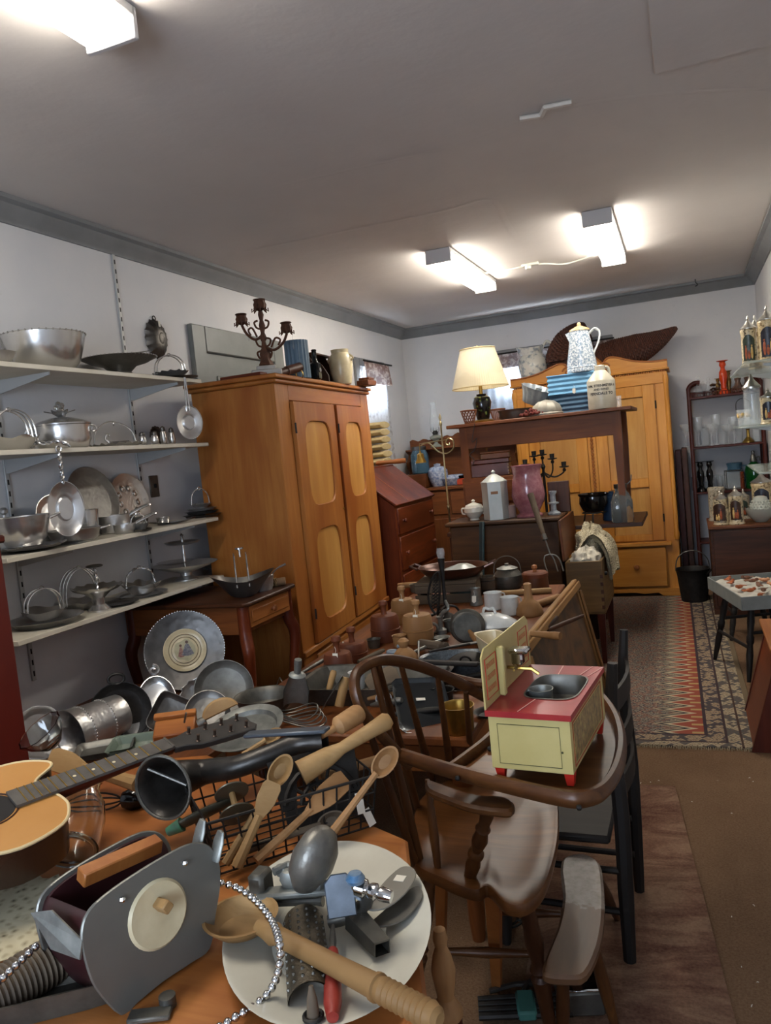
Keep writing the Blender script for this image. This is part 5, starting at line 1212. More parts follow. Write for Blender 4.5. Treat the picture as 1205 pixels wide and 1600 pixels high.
def figurine(label, p, h):
    t = T('glass_figurine', label, 'figurine', p); g = G()
    g.lathe([(0, 0), (h*.22, 0), (h*.2, h*.05), (h*.13, h*.4), (h*.07, h*.65), (h*.09, h*.72), (h*.05, h*.78), (0, h*.79)], 16); ob('robe', g, GLASS, t)
    g = G(); g.ball((0, 0, h*.88), h*.1, 12); ob('head', g, GLASS, t)
    g = G()
    for s in (-1, 1): g.loft([[(s*(.04*h+d*h), -.02, z*h), (s*(.05*h+d*h), .02, (z+.1)*h)] for d, z in ((0, .45), (.12, .62), (.2, .6))], caps=False, closed=False)
    ob('wings', g, GLASS, t)
figurine('clear glass angel at the left end of the top rack shelf', ez(1093, 3), .2); figurine('smaller clear glass angel next to the dark flower spray', ez(1108, 3), .17)
t = T('flower_spray', 'dark metal flower spray lying between glass angel and gold candlestick', 'ornament', ez(1117, 3, 7.7)); g = G()
for k in range(9): a = k*.8; g.lathe([(0, .0), (.014, .006), (.02, .018), (.01, .014), (0, .01)], 8, MX((.04*math.cos(a)*(k/9), .03*math.sin(a), .01+.035*(k % 3)), rx=.5*math.sin(a), ry=.5*math.cos(a)))
ob('petals', g, mat('dark_bronze', '#3a2c22', .4, .5, '#6b4a35', 60), t)
BRG = mat('amber_glass', '#8d6f60', .08, trans=.6)
for px, lab in ((1154, 'squat amber glass decanter right of the candlesticks'), (1169, 'squat amber glass decanter below the tall glass shelf')):
    p = ez(px, 3, 7.76); t = T('amber_decanter', lab, 'decanter', p)
    g = G(); g.lathe(shell([(.05, 0), (.062, .01), (.055, .04), (.03, .07), (.022, .1), (.03, .13)], .003), 20); ob('decanter_body', g, BRG, t)
    g = G(); g.lathe([(0, .12), (.015, .12), (.012, .135), (.02, .15), (.012, .17), (0, .172)], 12); ob('stopper', g, GOLD, t)
GL2 = mat('cut_glass', '#e6eef2', .05, alpha=.2, spec=1.0)
def goblet(label, p, h, r, kind=0):
    t = T('glass_goblet' if kind < 2 else 'glass_tumbler', label, 'glass', p, 0, 'glassware on the rack'); g = G()
    if kind < 2:
        g.lathe([(0, 0), (r*.8, 0), (r*.8, h*.02), (r*.15, h*.08), (r*.12, h*.4), (r*.3, h*.44)] + ([(r*.8, h*.6), (r, h*.85), (r*.95, h), (r*.92, h), (r*.75, h*.62), (0, h*.47)] if kind == 0 else [(r*1.1, h*.62), (r*1.3, h*.8), (r*1.26, h*.8), (r*.9, h*.62), (0, h*.5)]), 18, fn=ruff(6, .05, 0, r)); ob('goblet_body', g, GL2, t)
    else:
        g.lathe(shell([(r*.8, 0), (r*.85, h*.04), (r, h)], .003), 18); ob('tumbler_body', g, GL2, t)
k = 0
for px, h, r, kd, lab in ((1073, .3, .035, 1, 'tall clear glass candle holder on the post side of the middle shelf'), (1093, .3, .04, 0, 'tall stemmed glass at the left of the middle rack shelf'), (1103, .18, .04, 2, 'straight glass in front of the tall stemmed one'), (1113, .27, .045, 1, 'wide rimmed stemmed glass on the middle rack shelf'), (1121, .31, .04, 0, 'tallest stemmed glass in the centre of the middle shelf'),
                        (1131, .2, .05, 2, 'broad glass tumbler in the centre of the middle shelf'), (1139, .24, .045, 1, 'stemmed glass dish right of the broad tumbler'), (1148, .27, .04, 0, 'stemmed glass left of the brass footed one'), (1156, .22, .035, 2, 'tall glass tumbler left of the brass foot'), (1184, .2, .04, 2, 'glass tumbler right of the brass foot'), (1194, .22, .04, 0, 'stemmed glass at the right end of the middle shelf')):
    goblet(lab, ez(px, 2, 7.70+.06*(k % 3)), h*.9, r, kd); k += 1
p = ez(1170, 2, 7.68); t = T('brass_pedestal', 'brass pedestal foot of a glass dish on the middle shelf', 'pedestal', p); g = G(); g.lathe([(0, 0), (.05, 0), (.05, .01), (.015, .05), (.012, .11), (.03, .13), (0, .13)], 20); ob('foot', g, BRASS, t); g = G(); g.lathe(shell([(.02, .13), (.06, .16), (.075, .2)], .003), 20); ob('dish', g, GL2, t)
for i, px in enumerate((1097, 1111)):
    stick('black_candlestick', ('left' if i == 0 else 'right')+' one of two black glass candlesticks on the third rack shelf', ez(px, 1, 7.68), .275, .045, BLACKG)
for i, px in enumerate((1087, 1104, 1118, 1126, 1134)):
    goblet('pale blue glass tumbler on the third rack shelf, ' + ('left of', 'between', 'right of', 'second right of', 'third right of')[i] + ' the black candlesticks', ez(px, 1, 7.83), .13, .035, 2)
p = ez(1180, 1, 7.7); t = T('green_siphon', 'dark green glass soda siphon with metal head on the third rack shelf', 'bottle', p)
g = G(); g.lathe([(0, 0), (.07, 0), (.075, .01), (.075, .16), (.065, .2), (.03, .225), (.025, .24), (0, .24)], 28); ob('bottle_body', g, mat('green_glass', '#0e4a1e', .08, trans=.3), t)
g = G(); g.lathe([(.028, .235), (.03, .25), (.022, .27), (.02, .29), (.012, .3), (.014, .33), (0, .335)], 14); g.tube([(0, 0, .27), (.05, 0, .275), (.055, 0, .24)], .006, 6); ob('siphon_head', g, STEEL, t)
p = ez(1147, 1, 7.7); t = T('glass_lantern', 'clear square glass decanter frame in front of the blue pitcher', 'lantern', p, .1); g = G(); g.loft([[(sx*.06, sy*.05, z) for sx, sy in ((-1, -1), (1, -1), (1, 1), (-1, 1))] for z in (.012, .16)]); ob('glass_body', g, GL2, t)
g = G()
for sx in (-1, 1):
    for sy in (-1, 1): g.cyl((sx*.062, sy*.052, 0), (sx*.062, sy*.052, .17), .004, 6)
g.bx(-.066, .066, -.056, .056, 0, .01, .002); g.bx(-.066, .066, -.056, .056, .165, .172, .002); ob('metal_frame', g, PEWT, t)
p = ez(1150, 1, 7.84); t = T('crystal_pitcher', 'bluish crystal pitcher at the back of the third rack shelf', 'pitcher', p); g = G(); g.lathe(shell([(.05, 0), (.06, .01), (.075, .1), (.06, .19), (.07, .23)], .005), 16); ob('pitcher_body', g, BG, t); g = G(); g.tube(spline([(.06, 0, .2), (.11, 0, .19), (.11, 0, .1), (.07, 0, .06)], 4), .008, 6); ob('handle', g, BG, t)
p = ez(1161, 1, 7.66); g = G()
for i in range(12): g.lathe([(0, 0), (.016, 0), (.018, .006), (.014, .012), (0, .012)], 12, MX((0, 0, i*.013)))
S('spiral_stick', 'reddish brown spiral turned stick in front of the crystal pitcher', 'stick', g, WD('red', 'Z'), p)
p = ez(1182, 0, 7.7)

# ------------------------------------------------------------------ glass wall shelves and steins on the right
SGL = mat('shelf_glass', '#b9c4bb', .12, alpha=.55)
def gshelf(label, x0, y0, y1, z):
    t = T('glass_shelf', label, 'shelf', (x0, y0, z)); g = G(); g.bx(0, XR-x0-.001, 0, y1-y0, -.012, 0, .002); ob('glass_board', g, SGL, t)
    for y in (.15, y1-y0-.2):
        g = G(); g.prism([(XR-x0-.002, 0), (.1, 0), (.1, -.01), (XR-x0-.002, -.07)], .008, 0, MX((0, y, -.0125), rx=PI/2)); ob('bracket', g, RAILM, t)
GS = ((.285, 4.45, 5.85, 1.79), (.27, 4.7, 5.6, 1.455), (.34, 4.7, 5.6, 1.2))
gshelf('upper glass wall shelf carrying tall steins', *GS[0]); gshelf('middle glass wall shelf carrying a glass and a painted stein', *GS[1]); gshelf('lowest glass wall shelf, empty, at the right picture edge', *GS[2])
def steinmat(name, base, dark, sc=30):
    q = NT(name); q.set(Roughness=.3); vo = q.n('ShaderNodeTexVoronoi'); vo.inputs['Scale'].default_value = sc; q.l(q.co.outputs['Object'], vo.inputs['Vector']); n = q.noise(q.co.outputs['Object'], sc*1.6, 3, .6)
    c = q.ramp(n, [(.38, dark), (.47, base), (.6, base), (.7, '#8d7350')]); q.l(c, q.b.inputs['Base Color']); q.bump(n, .5, .006); return q.m
ST1 = steinmat('carved_cream_stein', '#c9b48c', '#7d6547'); ST2 = steinmat('painted_cream_stein', '#cbbb98', '#4a4034', 26); ST3 = steinmat('grey_relief_stein', '#a99f8b', '#57503f', 34)
SC_D = mat('stein_scene_dark', '#14161f', .35, 0, '#2a2c3a', 40); SC_R = mat('stein_scene_red', '#8a3b22', .5, 0, '#b06038', 60); SC_Y = mat('stein_scene_yellow', '#c19a52', .5, 0, '#d0b27a', 60); PEWL = mat('bright_pewter', '#b5b3ab', .28, .85, '#9a978f', 20)
SCN = [SC_D, mat('stein_scene_green', '#1c2a24', .35, 0, '#3a4436', 40), mat('stein_scene_brown', '#2c1d18', .35, 0, '#4a3226', 40)]
def stein(label, p, r, h, body, face, lid=True, belly=0, scene=1, hd=2.4, glass=False):
    t = T('beer_stein', label, 'stein', p, face)
    pr = [(0, 0), (r*1.12, 0), (r*1.14, h*.03), (r*1.05, h*.07), (r, h*.1), (r*(1+belly), h*.4), (r*(1+belly*.8), h*.6), (r*.98, h*.86), (r*1.04, h*.9), (r*1.06, h*.95), (r*1.0, h), (r*.9, h), (r*.88, h*.9), (0, h*.9)]
    g = G(); g.lathe(pr, 28); ob('stein_body', g, body, t)
    g = G(); g.tube(spline([(-r*.95, 0, h*.84), (-r*1.6, 0, h*.82), (-r*1.75, 0, h*.5), (-r*1.4, 0, h*.2), (-r*1.0, 0, h*.18)], 5), r*.14, 8); ob('handle', g, body, t)
    if scene:      # raised arched picture panel on the front
        rr = r*(1.03+belly); A = .75; pts = []
        g = G(); n = 10
        def sp(u, v):
            a = (u-.5)*2*A; top = .84-.12*abs(u-.5)**2*4
            z = h*(.17+(top-.17)*v); return ((rr+.001)*math.cos(a), (rr+.001)*math.sin(a), z)
        g.grid(n, 6, sp); pn = ob('picture_panel', g, SCN[int(label.__len__()) % 3], t)
        for du, dz, hh, m_ in (((-.28, .2, .36, SC_Y), (.25, .18, .3, SC_R), (0.0, .2, .2, SC_R)), ((.2, .2, .4, SC_R), (-.3, .18, .2, SC_Y), (-.05, .17, .24, SC_Y)), ((0, .2, .2, SC_R), (.35, .2, .34, SC_Y), (-.35, .2, .34, SC_R)))[(len(label)//3) % 3]:
            g = G(); g.ball((0, 0, 0), (.004, r*.17, h*hh*.5), 8, MX(((rr+.001)*math.cos(du), (rr+.001)*math.sin(du), h*(dz+hh*.5)), rz=du)); g.ball((0, 0, 0), (.004, r*.1, r*.11), 8, MX(((rr+.002)*math.cos(du), (rr+.002)*math.sin(du), h*(dz+hh)+r*.06), rz=du)); ob('painted_figure', g, m_, pn)
    if lid:
        g = G(); g.lathe([(r*1.08, h*1.0), (r*1.08, h*1.02), (r*.8, h*1.07), (r*.45, h*1.13), (r*.25, h*1.2), (r*.14, h*1.23), (r*.2, h*1.26), (r*.05, h*1.34), (0, h*1.35)], 20); l = ob('lid', g, PEWL, t)
        g = G(); g.tube(spline([(-r*1.0, 0, h*1.0), (-r*1.35, 0, h*1.02), (-r*1.4, 0, h*1.14), (-r*1.2, 0, h*1.18)], 4), r*.1, 6); ob('thumb_lift', g, PEWL, l)
def gx(px, z, y):
    lo, hi = -.2, .9
    for _ in range(30):
        m = (lo+hi)/2
        if proj((m, y, z))[0] < px: lo = m
        else: hi = m
    return V((lo, y, z+.001))
z = GS[0][3]; F0 = -1.7
stein('tall painted tower stein at the left of the upper glass shelf', gx(1173, z, 5.05), .042, .22, ST2, F0); stein('tall carved ivory stein behind, second on the upper glass shelf', gx(1184, z, 5.3), .042, .24, ST1, F0, scene=0)
stein('large carved ivory stein at the right picture edge, upper glass shelf', gx(1203, z, 5.0), .05, .25, ST1, F0)
z = GS[1][3]; t = T('crystal_stein', 'clear cut crystal stein with pointed pewter lid on the middle glass shelf', 'stein', gx(1178, z, 5.1), F0)
g = G(); g.lathe(shell([(.052, 0), (.055, .01), (.05, .04), (.047, .2), (.05, .215)], .006), 10); ob('stein_body', g, GL2, t); g = G(); g.lathe([(.052, .215), (.052, .225), (.03, .25), (.015, .27), (.004, .3), (0, .3)], 16); ob('lid', g, PEWL, t); g = G(); g.tube(spline([(-.05, 0, .19), (-.09, 0, .18), (-.09, 0, .08), (-.05, 0, .04)], 5), .007, 6); ob('handle', g, GL2, t)
t = T('small_basket_glass', 'small glass pail with yellow flowers and wire bail on the middle glass shelf', 'glass', gx(1163, z, 5.35), 0)
g = G(); g.lathe(shell([(.03, 0), (.04, .1)], .003), 18); ob('pail_body', g, GL2, t); g = G(); g.tube(spline([(-.04, 0, .1), (-.035, 0, .15), (0, 0, .17), (.035, 0, .15), (.04, 0, .1)], 4), .003, 5); ob('bail', g, IRON, t)
g = G(); [g.ball((.03*math.cos(a), .03*math.sin(a), .06+.01*(i % 2)), .012, 6) for i, a in enumerate([.0, .9, 1.8, 2.7, 3.6, 4.5, 5.4])]; ob('painted_flowers', g, SC_Y, t)
stein('dark painted stein with pewter lid at the right edge, middle glass shelf', gx(1203, z, 4.95), .042, .15, ST2, F0)
# low brown chest of drawers with steins on it
t = T('brown_dresser', 'plain brown low dresser carrying steins under the glass shelves', 'dresser', (.09, 6.45, 0))
g = G(); g.bx(.01, .545, .01, .62, .05, .675, .004); ob('carcass', g, WD('walnut', 'X'), t); g = G(); g.bx(0, .549, -.01, .63, .675, .7, .005); ob('dresser_top', g, WD('brown', 'X'), t)
g = G(); g.bx(.03, .53, -.004, .02, .08, .66, .004); ob('front_panel', g, WD('walnut', 'X'), t); g = G(); g.bx(.005, .549, 0, .62, 0, .05, .004); ob('plinth', g, WD('walnut', 'X'), t)
z = .7
stein('pale open topped stein with bird relief at the back left of the dresser', gx(1122, z, 6.85), .062, .27, ST3, F0, lid=False, scene=0)
stein('round bellied stein with dark tavern picture on the dresser', gx(1128, z, 6.56), .052, .2, ST2, F0-.1, True, .22)
stein('straight stein with arched picture of two drinkers on the dresser', gx(1152, z, 6.54), .052, .22, ST2, F0, True, 0)
stein('small stein partly hidden behind the white hobnail dish', gx(1164, z, 6.86), .042, .18, ST3, F0, True)
stein('large relief stein behind the white hobnail dish', gx(1193, z, 6.9), .075, .28, ST1, F0, True)
p = gx(1190, z, 6.6); t = T('hobnail_dish', 'white hobnail glass dish with domed cover at the dresser edge', 'dish', p)
MILK = mat('milk_glass', '#c9ccc0', .2, trans=.2); g = G(); g.lathe(shell([(.04, 0), (.05, .01), (.09, .05), (.11, .1), (.112, .105)], .004), 32); ob('dish_bowl', g, MILK, t)
g = G(); g.lathe([(.075, .1), (.072, .13), (.055, .165), (.05, .19), (.02, .2), (0, .2)], 28); c = ob('cover', g, MILK, t); g = G()
for j in range(4):
    for i in range(18): a = 2*PI*(i+.5*(j % 2))/18; rr = (.076, .073, .067, .06)[j]; g.ball((rr*math.cos(a), rr*math.sin(a), .105+j*.018), .007, 6)
o = ob('hobnails', g, MILK, c); o['kind'] = 'stuff'

# ------------------------------------------------------------------ black chair, box of ornaments, bucket, slanted bench
BKW = WD('black', 'Z')
def blackchair(label, loc, rz, w, d, hs, back, post=.0):
    t = T('black_chair', label, 'chair', loc, rz)
    g = G(); g.box((0, 0, hs-.012), (w, d, .024), .008); ob('seat', g, WD('black', 'X'), t)
    for sx in (-1, 1):
        for sy in (-1, 1):
            if back and sx > 0: continue
            g = G(); g.turn((sx*(w/2+.02), sy*(d/2+.02), 0), (sx*(w/2-.05), sy*(d/2-.05), hs-.024), [(0, .011), (.1, .014), (.35, .02), (.5, .016), (.52, .021), (.6, .021), (.62, .016), (.8, .021), (1, .016)], 12); ob('leg', g, BKW, t)
    for z in (.16, .27):
        for s in (-1, 1):
            k = z/hs; a = (w/2+.02)*(1-k)+(w/2-.05)*k; b = (d/2+.02)*(1-k)+(d/2-.05)*k
            g = G(); g.cyl((-a, s*b, z), (a, s*b, z), .01, 8) if z > .2 else g.cyl((s*a, -b, z+.03), (s*a, b, z+.03), .01, 8); ob('stretcher', g, BKW, t)
    return t
blackchair('black turned leg stool under the box of ornaments', (.33, 5.04, .014), .342, .36, .45, .44, 0)
blackchair('black stool with turned legs behind the ornament box', (.3, 5.85, .014), .2, .28, .28, .36, 0)
GB = mat('grey_cardboard', '#6f7472', .6, 0, '#7f8482', 10); TIS = mat('white_tissue', '#bfbcb2', .9, 0, '#aaa79c', 16, .4, 40)
t = T('ornament_box', 'shallow grey box lined with white tissue on the black stool', 'box', (.315, 4.97, .4585), .24)
bw, bd, bh = .19, .33, .075
g = G()
g.bx(-bw, bw, -bd, bd, 0, .006, .001)
for s in (-1, 1): g.bx(s*bw-.004, s*bw+.004, -bd, bd, 0, bh, .001); g.bx(-bw, bw, s*bd-.004, s*bd+.004, 0, bh, .001)
ob('box_tray', g, GB, t)
g = G(); g.grid(30, 40, lambda u, v: ((u-.5)*2*(bw-.006), (v-.5)*2*(bd-.006), .045+.012*math.sin(u*17+3*math.sin(v*9))*math.sin(v*23+u*5))); ob('tissue_lining', g, TIS, t)
ORN = [mat('rust_ornament', '#8d4422', .5, 0, '#b5673a', 60), mat('brown_ornament', '#5a3626', .5, 0, '#8d6248', 60), mat('pale_ornament', '#c79a72', .5, 0, '#a8552e', 60)]
M0 = t.matrix_basis
OL = ['%s bird ornament, %s in the %s row of the grey box' % (('rust', 'brown', 'pale orange')[i % 3], ('left', 'middle', 'right')[i % 3], ('nearest', 'second', 'third', 'fourth', 'farthest')[i//3]) for i in range(14)]
for i in range(14):
    x = (-.6+.6*(i % 3)) * bw*.75 + random.uniform(-.02, .02); y = (-.8+.4*(i//3))*bd + random.uniform(-.02, .02)
    g = G(); g.ball((0, 0, .012), (.026, .014, .012), 10); g.ball((.024, 0, .018), (.012, .01, .01), 8); g.loft([[(-.02, -.012*s, .012), (-.045, -.016*s, .01), (-.045, .016*s, .012), (-.02, .012*s, .014)] for s in (1,)] + [[(-.02, -.012, .016), (-.045, -.016, .015), (-.045, .016, .016), (-.02, .012, .018)]])
    S('bird_ornament', OL[i], 'ornament', g, ORN[i % 3], V((.315, 4.97, .4585)) + Matrix.Rotation(.24, 3, 'Z') @ V((x, y, .056)), (0, 0, random.random()*6), 'ornaments in the grey box')
p = V((-.045, 7.0, .014)); t = T('iron_bucket', 'dark iron bucket with raised bail handle beside the armoire', 'bucket', p)
g = G(); g.lathe(shell([(.1, 0), (.105, .005), (.125, .2), (.135, .27), (.14, .275)], .003), 32); ob('bucket_body', g, IRON, t); g = G(); arch(g, .135, .17, .005, .255, 'x', 0); ob('bail_handle', g, STEEL, t)
g = G(); g.cyl((-.02, .0, .1), (.2, -.12, .33), .008); S('poker_rod', 'thin iron poker standing in the dark bucket', 'rod', g, IRON, p+V((.0, 0, 0)))
t = T('slant_bench', 'dark red wooden stand with sloping side at the right picture edge', 'stand', (.17, 3.75, 0))
g = G(); g.prism([(0, 0), (.46, 0), (.46, .46), (.13, .46)], .03, .003, MX((0, .03, .0), rx=PI/2)); ob('side_panel', g, WD('mahog', 'Z'), t); g = G(); g.prism([(0, 0), (.46, 0), (.46, .46), (.13, .46)], .03, .003, MX((0, .55, .0), rx=PI/2)); ob('side_panel', g, WD('mahog', 'Z'), t)
g = G(); g.box((.0, 0, 0), (.02, .5, .46), .003, MX((.08, .28, .23), ry=.275)); ob('front_panel', g, WD('red', 'Y'), t); g = G(); g.bx(.1, .468, -.01, .57, .461, .48, .004); ob('top_board', g, WD('orange', 'Y'), t)

# ------------------------------------------------------------------ lace box on legs
DV, DVY = WD('table', 'X'), WD('table', 'Y')
t = T('dough_box', 'brown dovetailed wooden box on tall dark legs filled with lace', 'box', (-.80, 5.08, .014))
w, d = .23, .62; z0, z1 = .345, .675
OB = mat('box_wood_edge', '#7d5c38', .5, 0, '#8d6b45', 20)
g = G(); g.bx(0, w, 0, .018, z0, z1, .003); ob('front_panel', g, WD('boxwood', 'X'), t); g = G(); g.bx(0, w, d-.018, d, z0, z1, .003); ob('back_panel', g, WD('boxwood', 'X'), t)
for x in (0, w-.018):
    g = G(); g.bx(x, x+.018, .018, d-.018, z0, z1, .003); ob('side_panel', g, WD('boxwood', 'Y'), t)
g = G(); g.bx(0, w, 0, d, z0-.015, z0, .003); ob('bottom_panel', g, WD('boxwood', 'Y'), t)
for x in (.03, w-.03):
    for y in (.04, d-.04):
        g = G(); g.loft([[(x+a*q, y+b*q, z) for a, b in ((-1, -1), (1, -1), (1, 1), (-1, 1))] for q, z in ((.013, 0), (.024, z0-.015))]); ob('leg', g, WD('mahog', 'Z'), t)
g = G(); g.box((0, 0, 0), (.018, d, .27), .004, MX((-.012, d/2, z1+.14), ry=-.03)); ob('open_lid', g, WD('brown', 'Y'), t)
g = G(); g.lathe([(0, .02), (.012, .018), (.012, .0)], 12, MX((w, .12, z1-.1), ry=PI/2)); ob('side_knob', g, IRON, t)
g = G()
for k in range(5): g.box((w-.009, -.0005, z0+.03+k*.05), (.018, .004, .024), .001)
ob('dovetails', g, WD('walnut', 'X'), t)
q = NT('crochet_lace'); q.set(Roughness=.95); vo = q.n('ShaderNodeTexVoronoi'); vo.inputs['Scale'].default_value = 95; q.l(q.co.outputs['Object'], vo.inputs['Vector']); q.l(q.ramp(vo.outputs['Distance'], [(.1, '#7d7259'), (.4, '#b9ae92')]), q.b.inputs['Base Color']); q.bump(vo.outputs['Distance'], .9, .01); LC = q.m
WCL = mat('white_cotton', '#c9c3b4', .95, 0, '#b8b1a0', 12, .3, 60)
def cloth(name, label, loc, rx, ry, rz_, m, seed, fold=.012, k=9):
    rnd = random.Random(seed); ph = [rnd.random()*6 for _ in range(6)]
    g = G(); nu, nv = 48, 20
    def f(u, v):
        a = 2*PI*u; b = PI*v; e = 1+.10*math.sin(3*a+ph[0]+4*v)+.07*math.sin(7*a+ph[1]-5*b)+.06*math.sin(k*b+ph[2]+2*a)+fold*4*math.sin(13*a+ph[3]+6*b)
        return (rx*e*math.sin(b)*math.cos(a), ry*e*math.sin(b)*math.sin(a), rz_*(e*math.cos(b)))
    g.grid(nu, nv, f); return S(name, label, 'cloth', g, m, loc, ang=60)
B0 = V((-.80, 5.08, .014))
cloth('white_cloth', 'crumpled white cotton cloth at the front of the dough box', B0+V((.115, .17, .655)), .095, .13, .085, WCL, 3, .02, 12)
cloth('lace_cloth', 'cream crocheted cloth heaped at the back of the dough box', B0+V((.13, .42, .71)), .105, .19, .15, LC, 5, .01)
path = spline([V((.05, 0, .70)), V((.12, 0, .80)), V((.2, 0, .775)), V((.25, 0, .70)), V((.262, 0, .61)), V((.27, 0, .53))], 6); g = G(); n = len(path)-1
for o_ in (0, .006): g.grid(40, n, lambda u, v, o_=o_: tuple(path[round(v*n)] + V((o_+.012*math.sin(u*19+v*4)+.008*math.sin(u*41+v*9), .16+.40*u+.02*math.sin(v*7+u*3), o_+.016*math.sin(u*13+v*5)-.05*v*math.sin(u*PI)*-1*.6))))
S('lace_cloth', 'cream crocheted cloth hanging over the right side of the dough box', 'cloth', g, LC, B0, ang=70)
# ------------------------------------------------------------------ centre table
CT = .66
t = T('centre_table', 'long low wooden table covered in kitchen antiques', 'table', (-1.12, 3.27, 0), .03)
g = G(); g.bx(-.44, .44, -1.17, 1.2, CT-.03, CT, .006); ob('tabletop', g, WD('table', 'Y'), t)
g = G(); g.bx(-.4, .4, -1.12, 1.15, CT-.13, CT-.03, .004); ob('apron', g, WD('orange', 'Y'), t)
for x in (-.39, .39):
    for y in (-1.1, 1.13):
        g = G(); g.turn((x, y, 0), (x, y, CT-.03), [(0, .02), (.1, .026), (.5, .03), (.7, .026), (.72, .036), (1, .036)], 12); ob('leg', g, WD('table', 'Z'), t)
# picture frame leaning on its right side
t = T('picture_frame', 'large gilt wood framed dark picture leaning on the long table', 'picture frame', (-.50, 2.92, .004), 0, None, (0, -.2, -.02))
L, Hf = 1.36, .735; FR = lambda ax: WD('frame', ax)
for y0, y1, z0, z1, ax in ((0, L, Hf-.06, Hf, 'Y'), (0, L, 0, .06, 'Y'), (0, .06, .06, Hf-.06, 'Z'), (L-.06, L, .06, Hf-.06, 'Z')):
    g = G(); g.bx(-.03, 0, y0, y1, z0, z1, .006); c = .012
    g.bx(0, .012, y0+(c if ax == 'Z' else 0), y1-(c if ax == 'Z' else 0), z0+(c if ax == 'Y' else 0), z1-(c if ax == 'Y' else 0), .005); ob('frame_rail', g, FR(ax), t)
q = NT('dark_painting'); q.set(Roughness=.6); f = q.noise(q.co.outputs['Object'], 3.2, 6, .65, .8); q.l(q.ramp(f, [(.3, '#241a12'), (.48, '#4a3825'), (.6, '#6b4a2a'), (.75, '#3a3428')]), q.b.inputs['Base Color'])
g = G(); g.bx(-.02, -.012, .055, L-.055, .055, Hf-.055, 0); ob('picture', g, q.m, t)
# carpet beater fork and teal bar leaning on the chest
a = at(872, 935, y=4.9); b = at(829, 772, y=5.1); a.z = max(a.z, CT)
t = T('hay_fork', 'old dark handled iron fork standing upright by the chest', 'fork', a); b2 = b-a
g = G(); m1 = b2*.42; g.tube([m1, b2*.7, b2], [.012, .02, .022], 10); ob('handle', g, WD('grey', 'Z'), t)
g = G(); g.tube([b2*.22, m1*1.02], .006, 6); g.lathe([(0, -.01), (.017, -.01), (.015, .03), (0, .03)], 10, AX(m1, b2))
for dx in (-.05, .015, .05): g.tube(spline([b2*.22, b2*.2+V((dx*.7, 0, 0)), b2*.13+V((dx, 0, 0)), V((dx, -.01, .005))], 4), .0045, 6)
ob('tines', g, STEEL, t)
a = at(750, 1000, y=5.12); a.z = .002; b = at(753, 815, y=5.255); g = G(); v_ = b-a; g.box((0, 0, v_.length/2), (.035, .02, v_.length), .003, AX((0, 0, 0), v_)); S('teal_bar', 'dark teal painted wooden bar leaning against the blanket chest', 'bar', g, mat('teal_paint', '#1d3238', .5, 0, '#263f45', 10), a)
# ------------------------------------------------------------------ windsor style high chair with hooped tray
def onplane(px, py, P0, n):
    d = RGT*((px-W/2)/FPX) - UPV*((py-H/2)/FPX) + FWD; n = V(n); return CAM + d*((V(P0)-CAM).dot(n)/d.dot(n))
CHZ, CHX, SEAT = WD('chair', 'Z'), WD('chair', 'X'), WD('seat', 'X')
O = V((-.5, 1.82, 0)); t = T('high_chair', 'worn bow back wooden high chair with hooped tray holding the toy sink', 'chair', O)
HC = t
def L(px, py, **k): return at(px, py, **k) - O
zs = .5
out = [L(x, y, z=zs) for x, y in ((642, 1338), (690, 1371), (740, 1390), (762, 1384), (790, 1410), (822, 1412), (850, 1385), (868, 1330), (873, 1285), (866, 1243), (820, 1215), (740, 1205), (690, 1222), (652, 1255))]
P = spline(out, 5, True); cen = sum(P, V((0, 0, 0)))/len(P)
g = G(); rings = []
for f, dz in ((.9, -.042), (.985, -.03), (1.0, -.014), (.985, -.002), (.93, 0), (.7, -.008), (.4, -.012), (.02, -.012)): rings.append([V((cen.x+(p.x-cen.x)*f, cen.y+(p.y-cen.y)*f, zs+dz)) for p in P])
g.loft(rings); ob('seat', g, SEAT, t)
N = at(625, 1180, z=.8); fd = V((.94, -.342, 0)); a15 = math.radians(17); nb = fd*math.cos(a15) + V((0, 0, 1))*math.sin(a15)
bow = [onplane(x, y, N, nb)-O for x, y in ((640, 1196), (606, 1160), (572, 1120), (556, 1085), (556, 1055), (575, 1038), (605, 1031), (650, 1039), (700, 1058), (745, 1082), (785, 1103), (812, 1118))]
g = G(); g.tube(spline(bow, 6), .0155, 10, flat=.85); ob('bow_back', g, CHX, t)
for (x0, y0), (x1, y1) in (((557, 1085), (650, 1350)), ((583, 1042), (657, 1346)), ((590, 1034), (653, 1263)), ((626, 1036), (678, 1228)), ((684, 1055), (706, 1218)), ((728, 1080), (738, 1208))):
    a = onplane(x0, y0, N, nb)-O; b = L(x1, y1, z=zs-.01); g = G(); g.tube([b, b.lerp(a, .3), b.lerp(a, .6), a], [.0095, .0115, .009, .007], 10); ob('spindle', g, CHZ, t)
zt = .80
b = L(685, 1360, z=zs-.01); a = L(668, 1218, z=.71); g = G(); g.tube([b, b.lerp(a, .35), b.lerp(a, .85), a], [.008, .012, .008, .006], 10); ob('spindle', g, CHZ, t)
g = G(); g.tube(spline([L(x, y, z=.87) for x, y in ((664, 1043), (700, 1056), (740, 1066), (775, 1070), (805, 1080))], 5), .012, 8); ob('arm_rail', g, CHX, t)
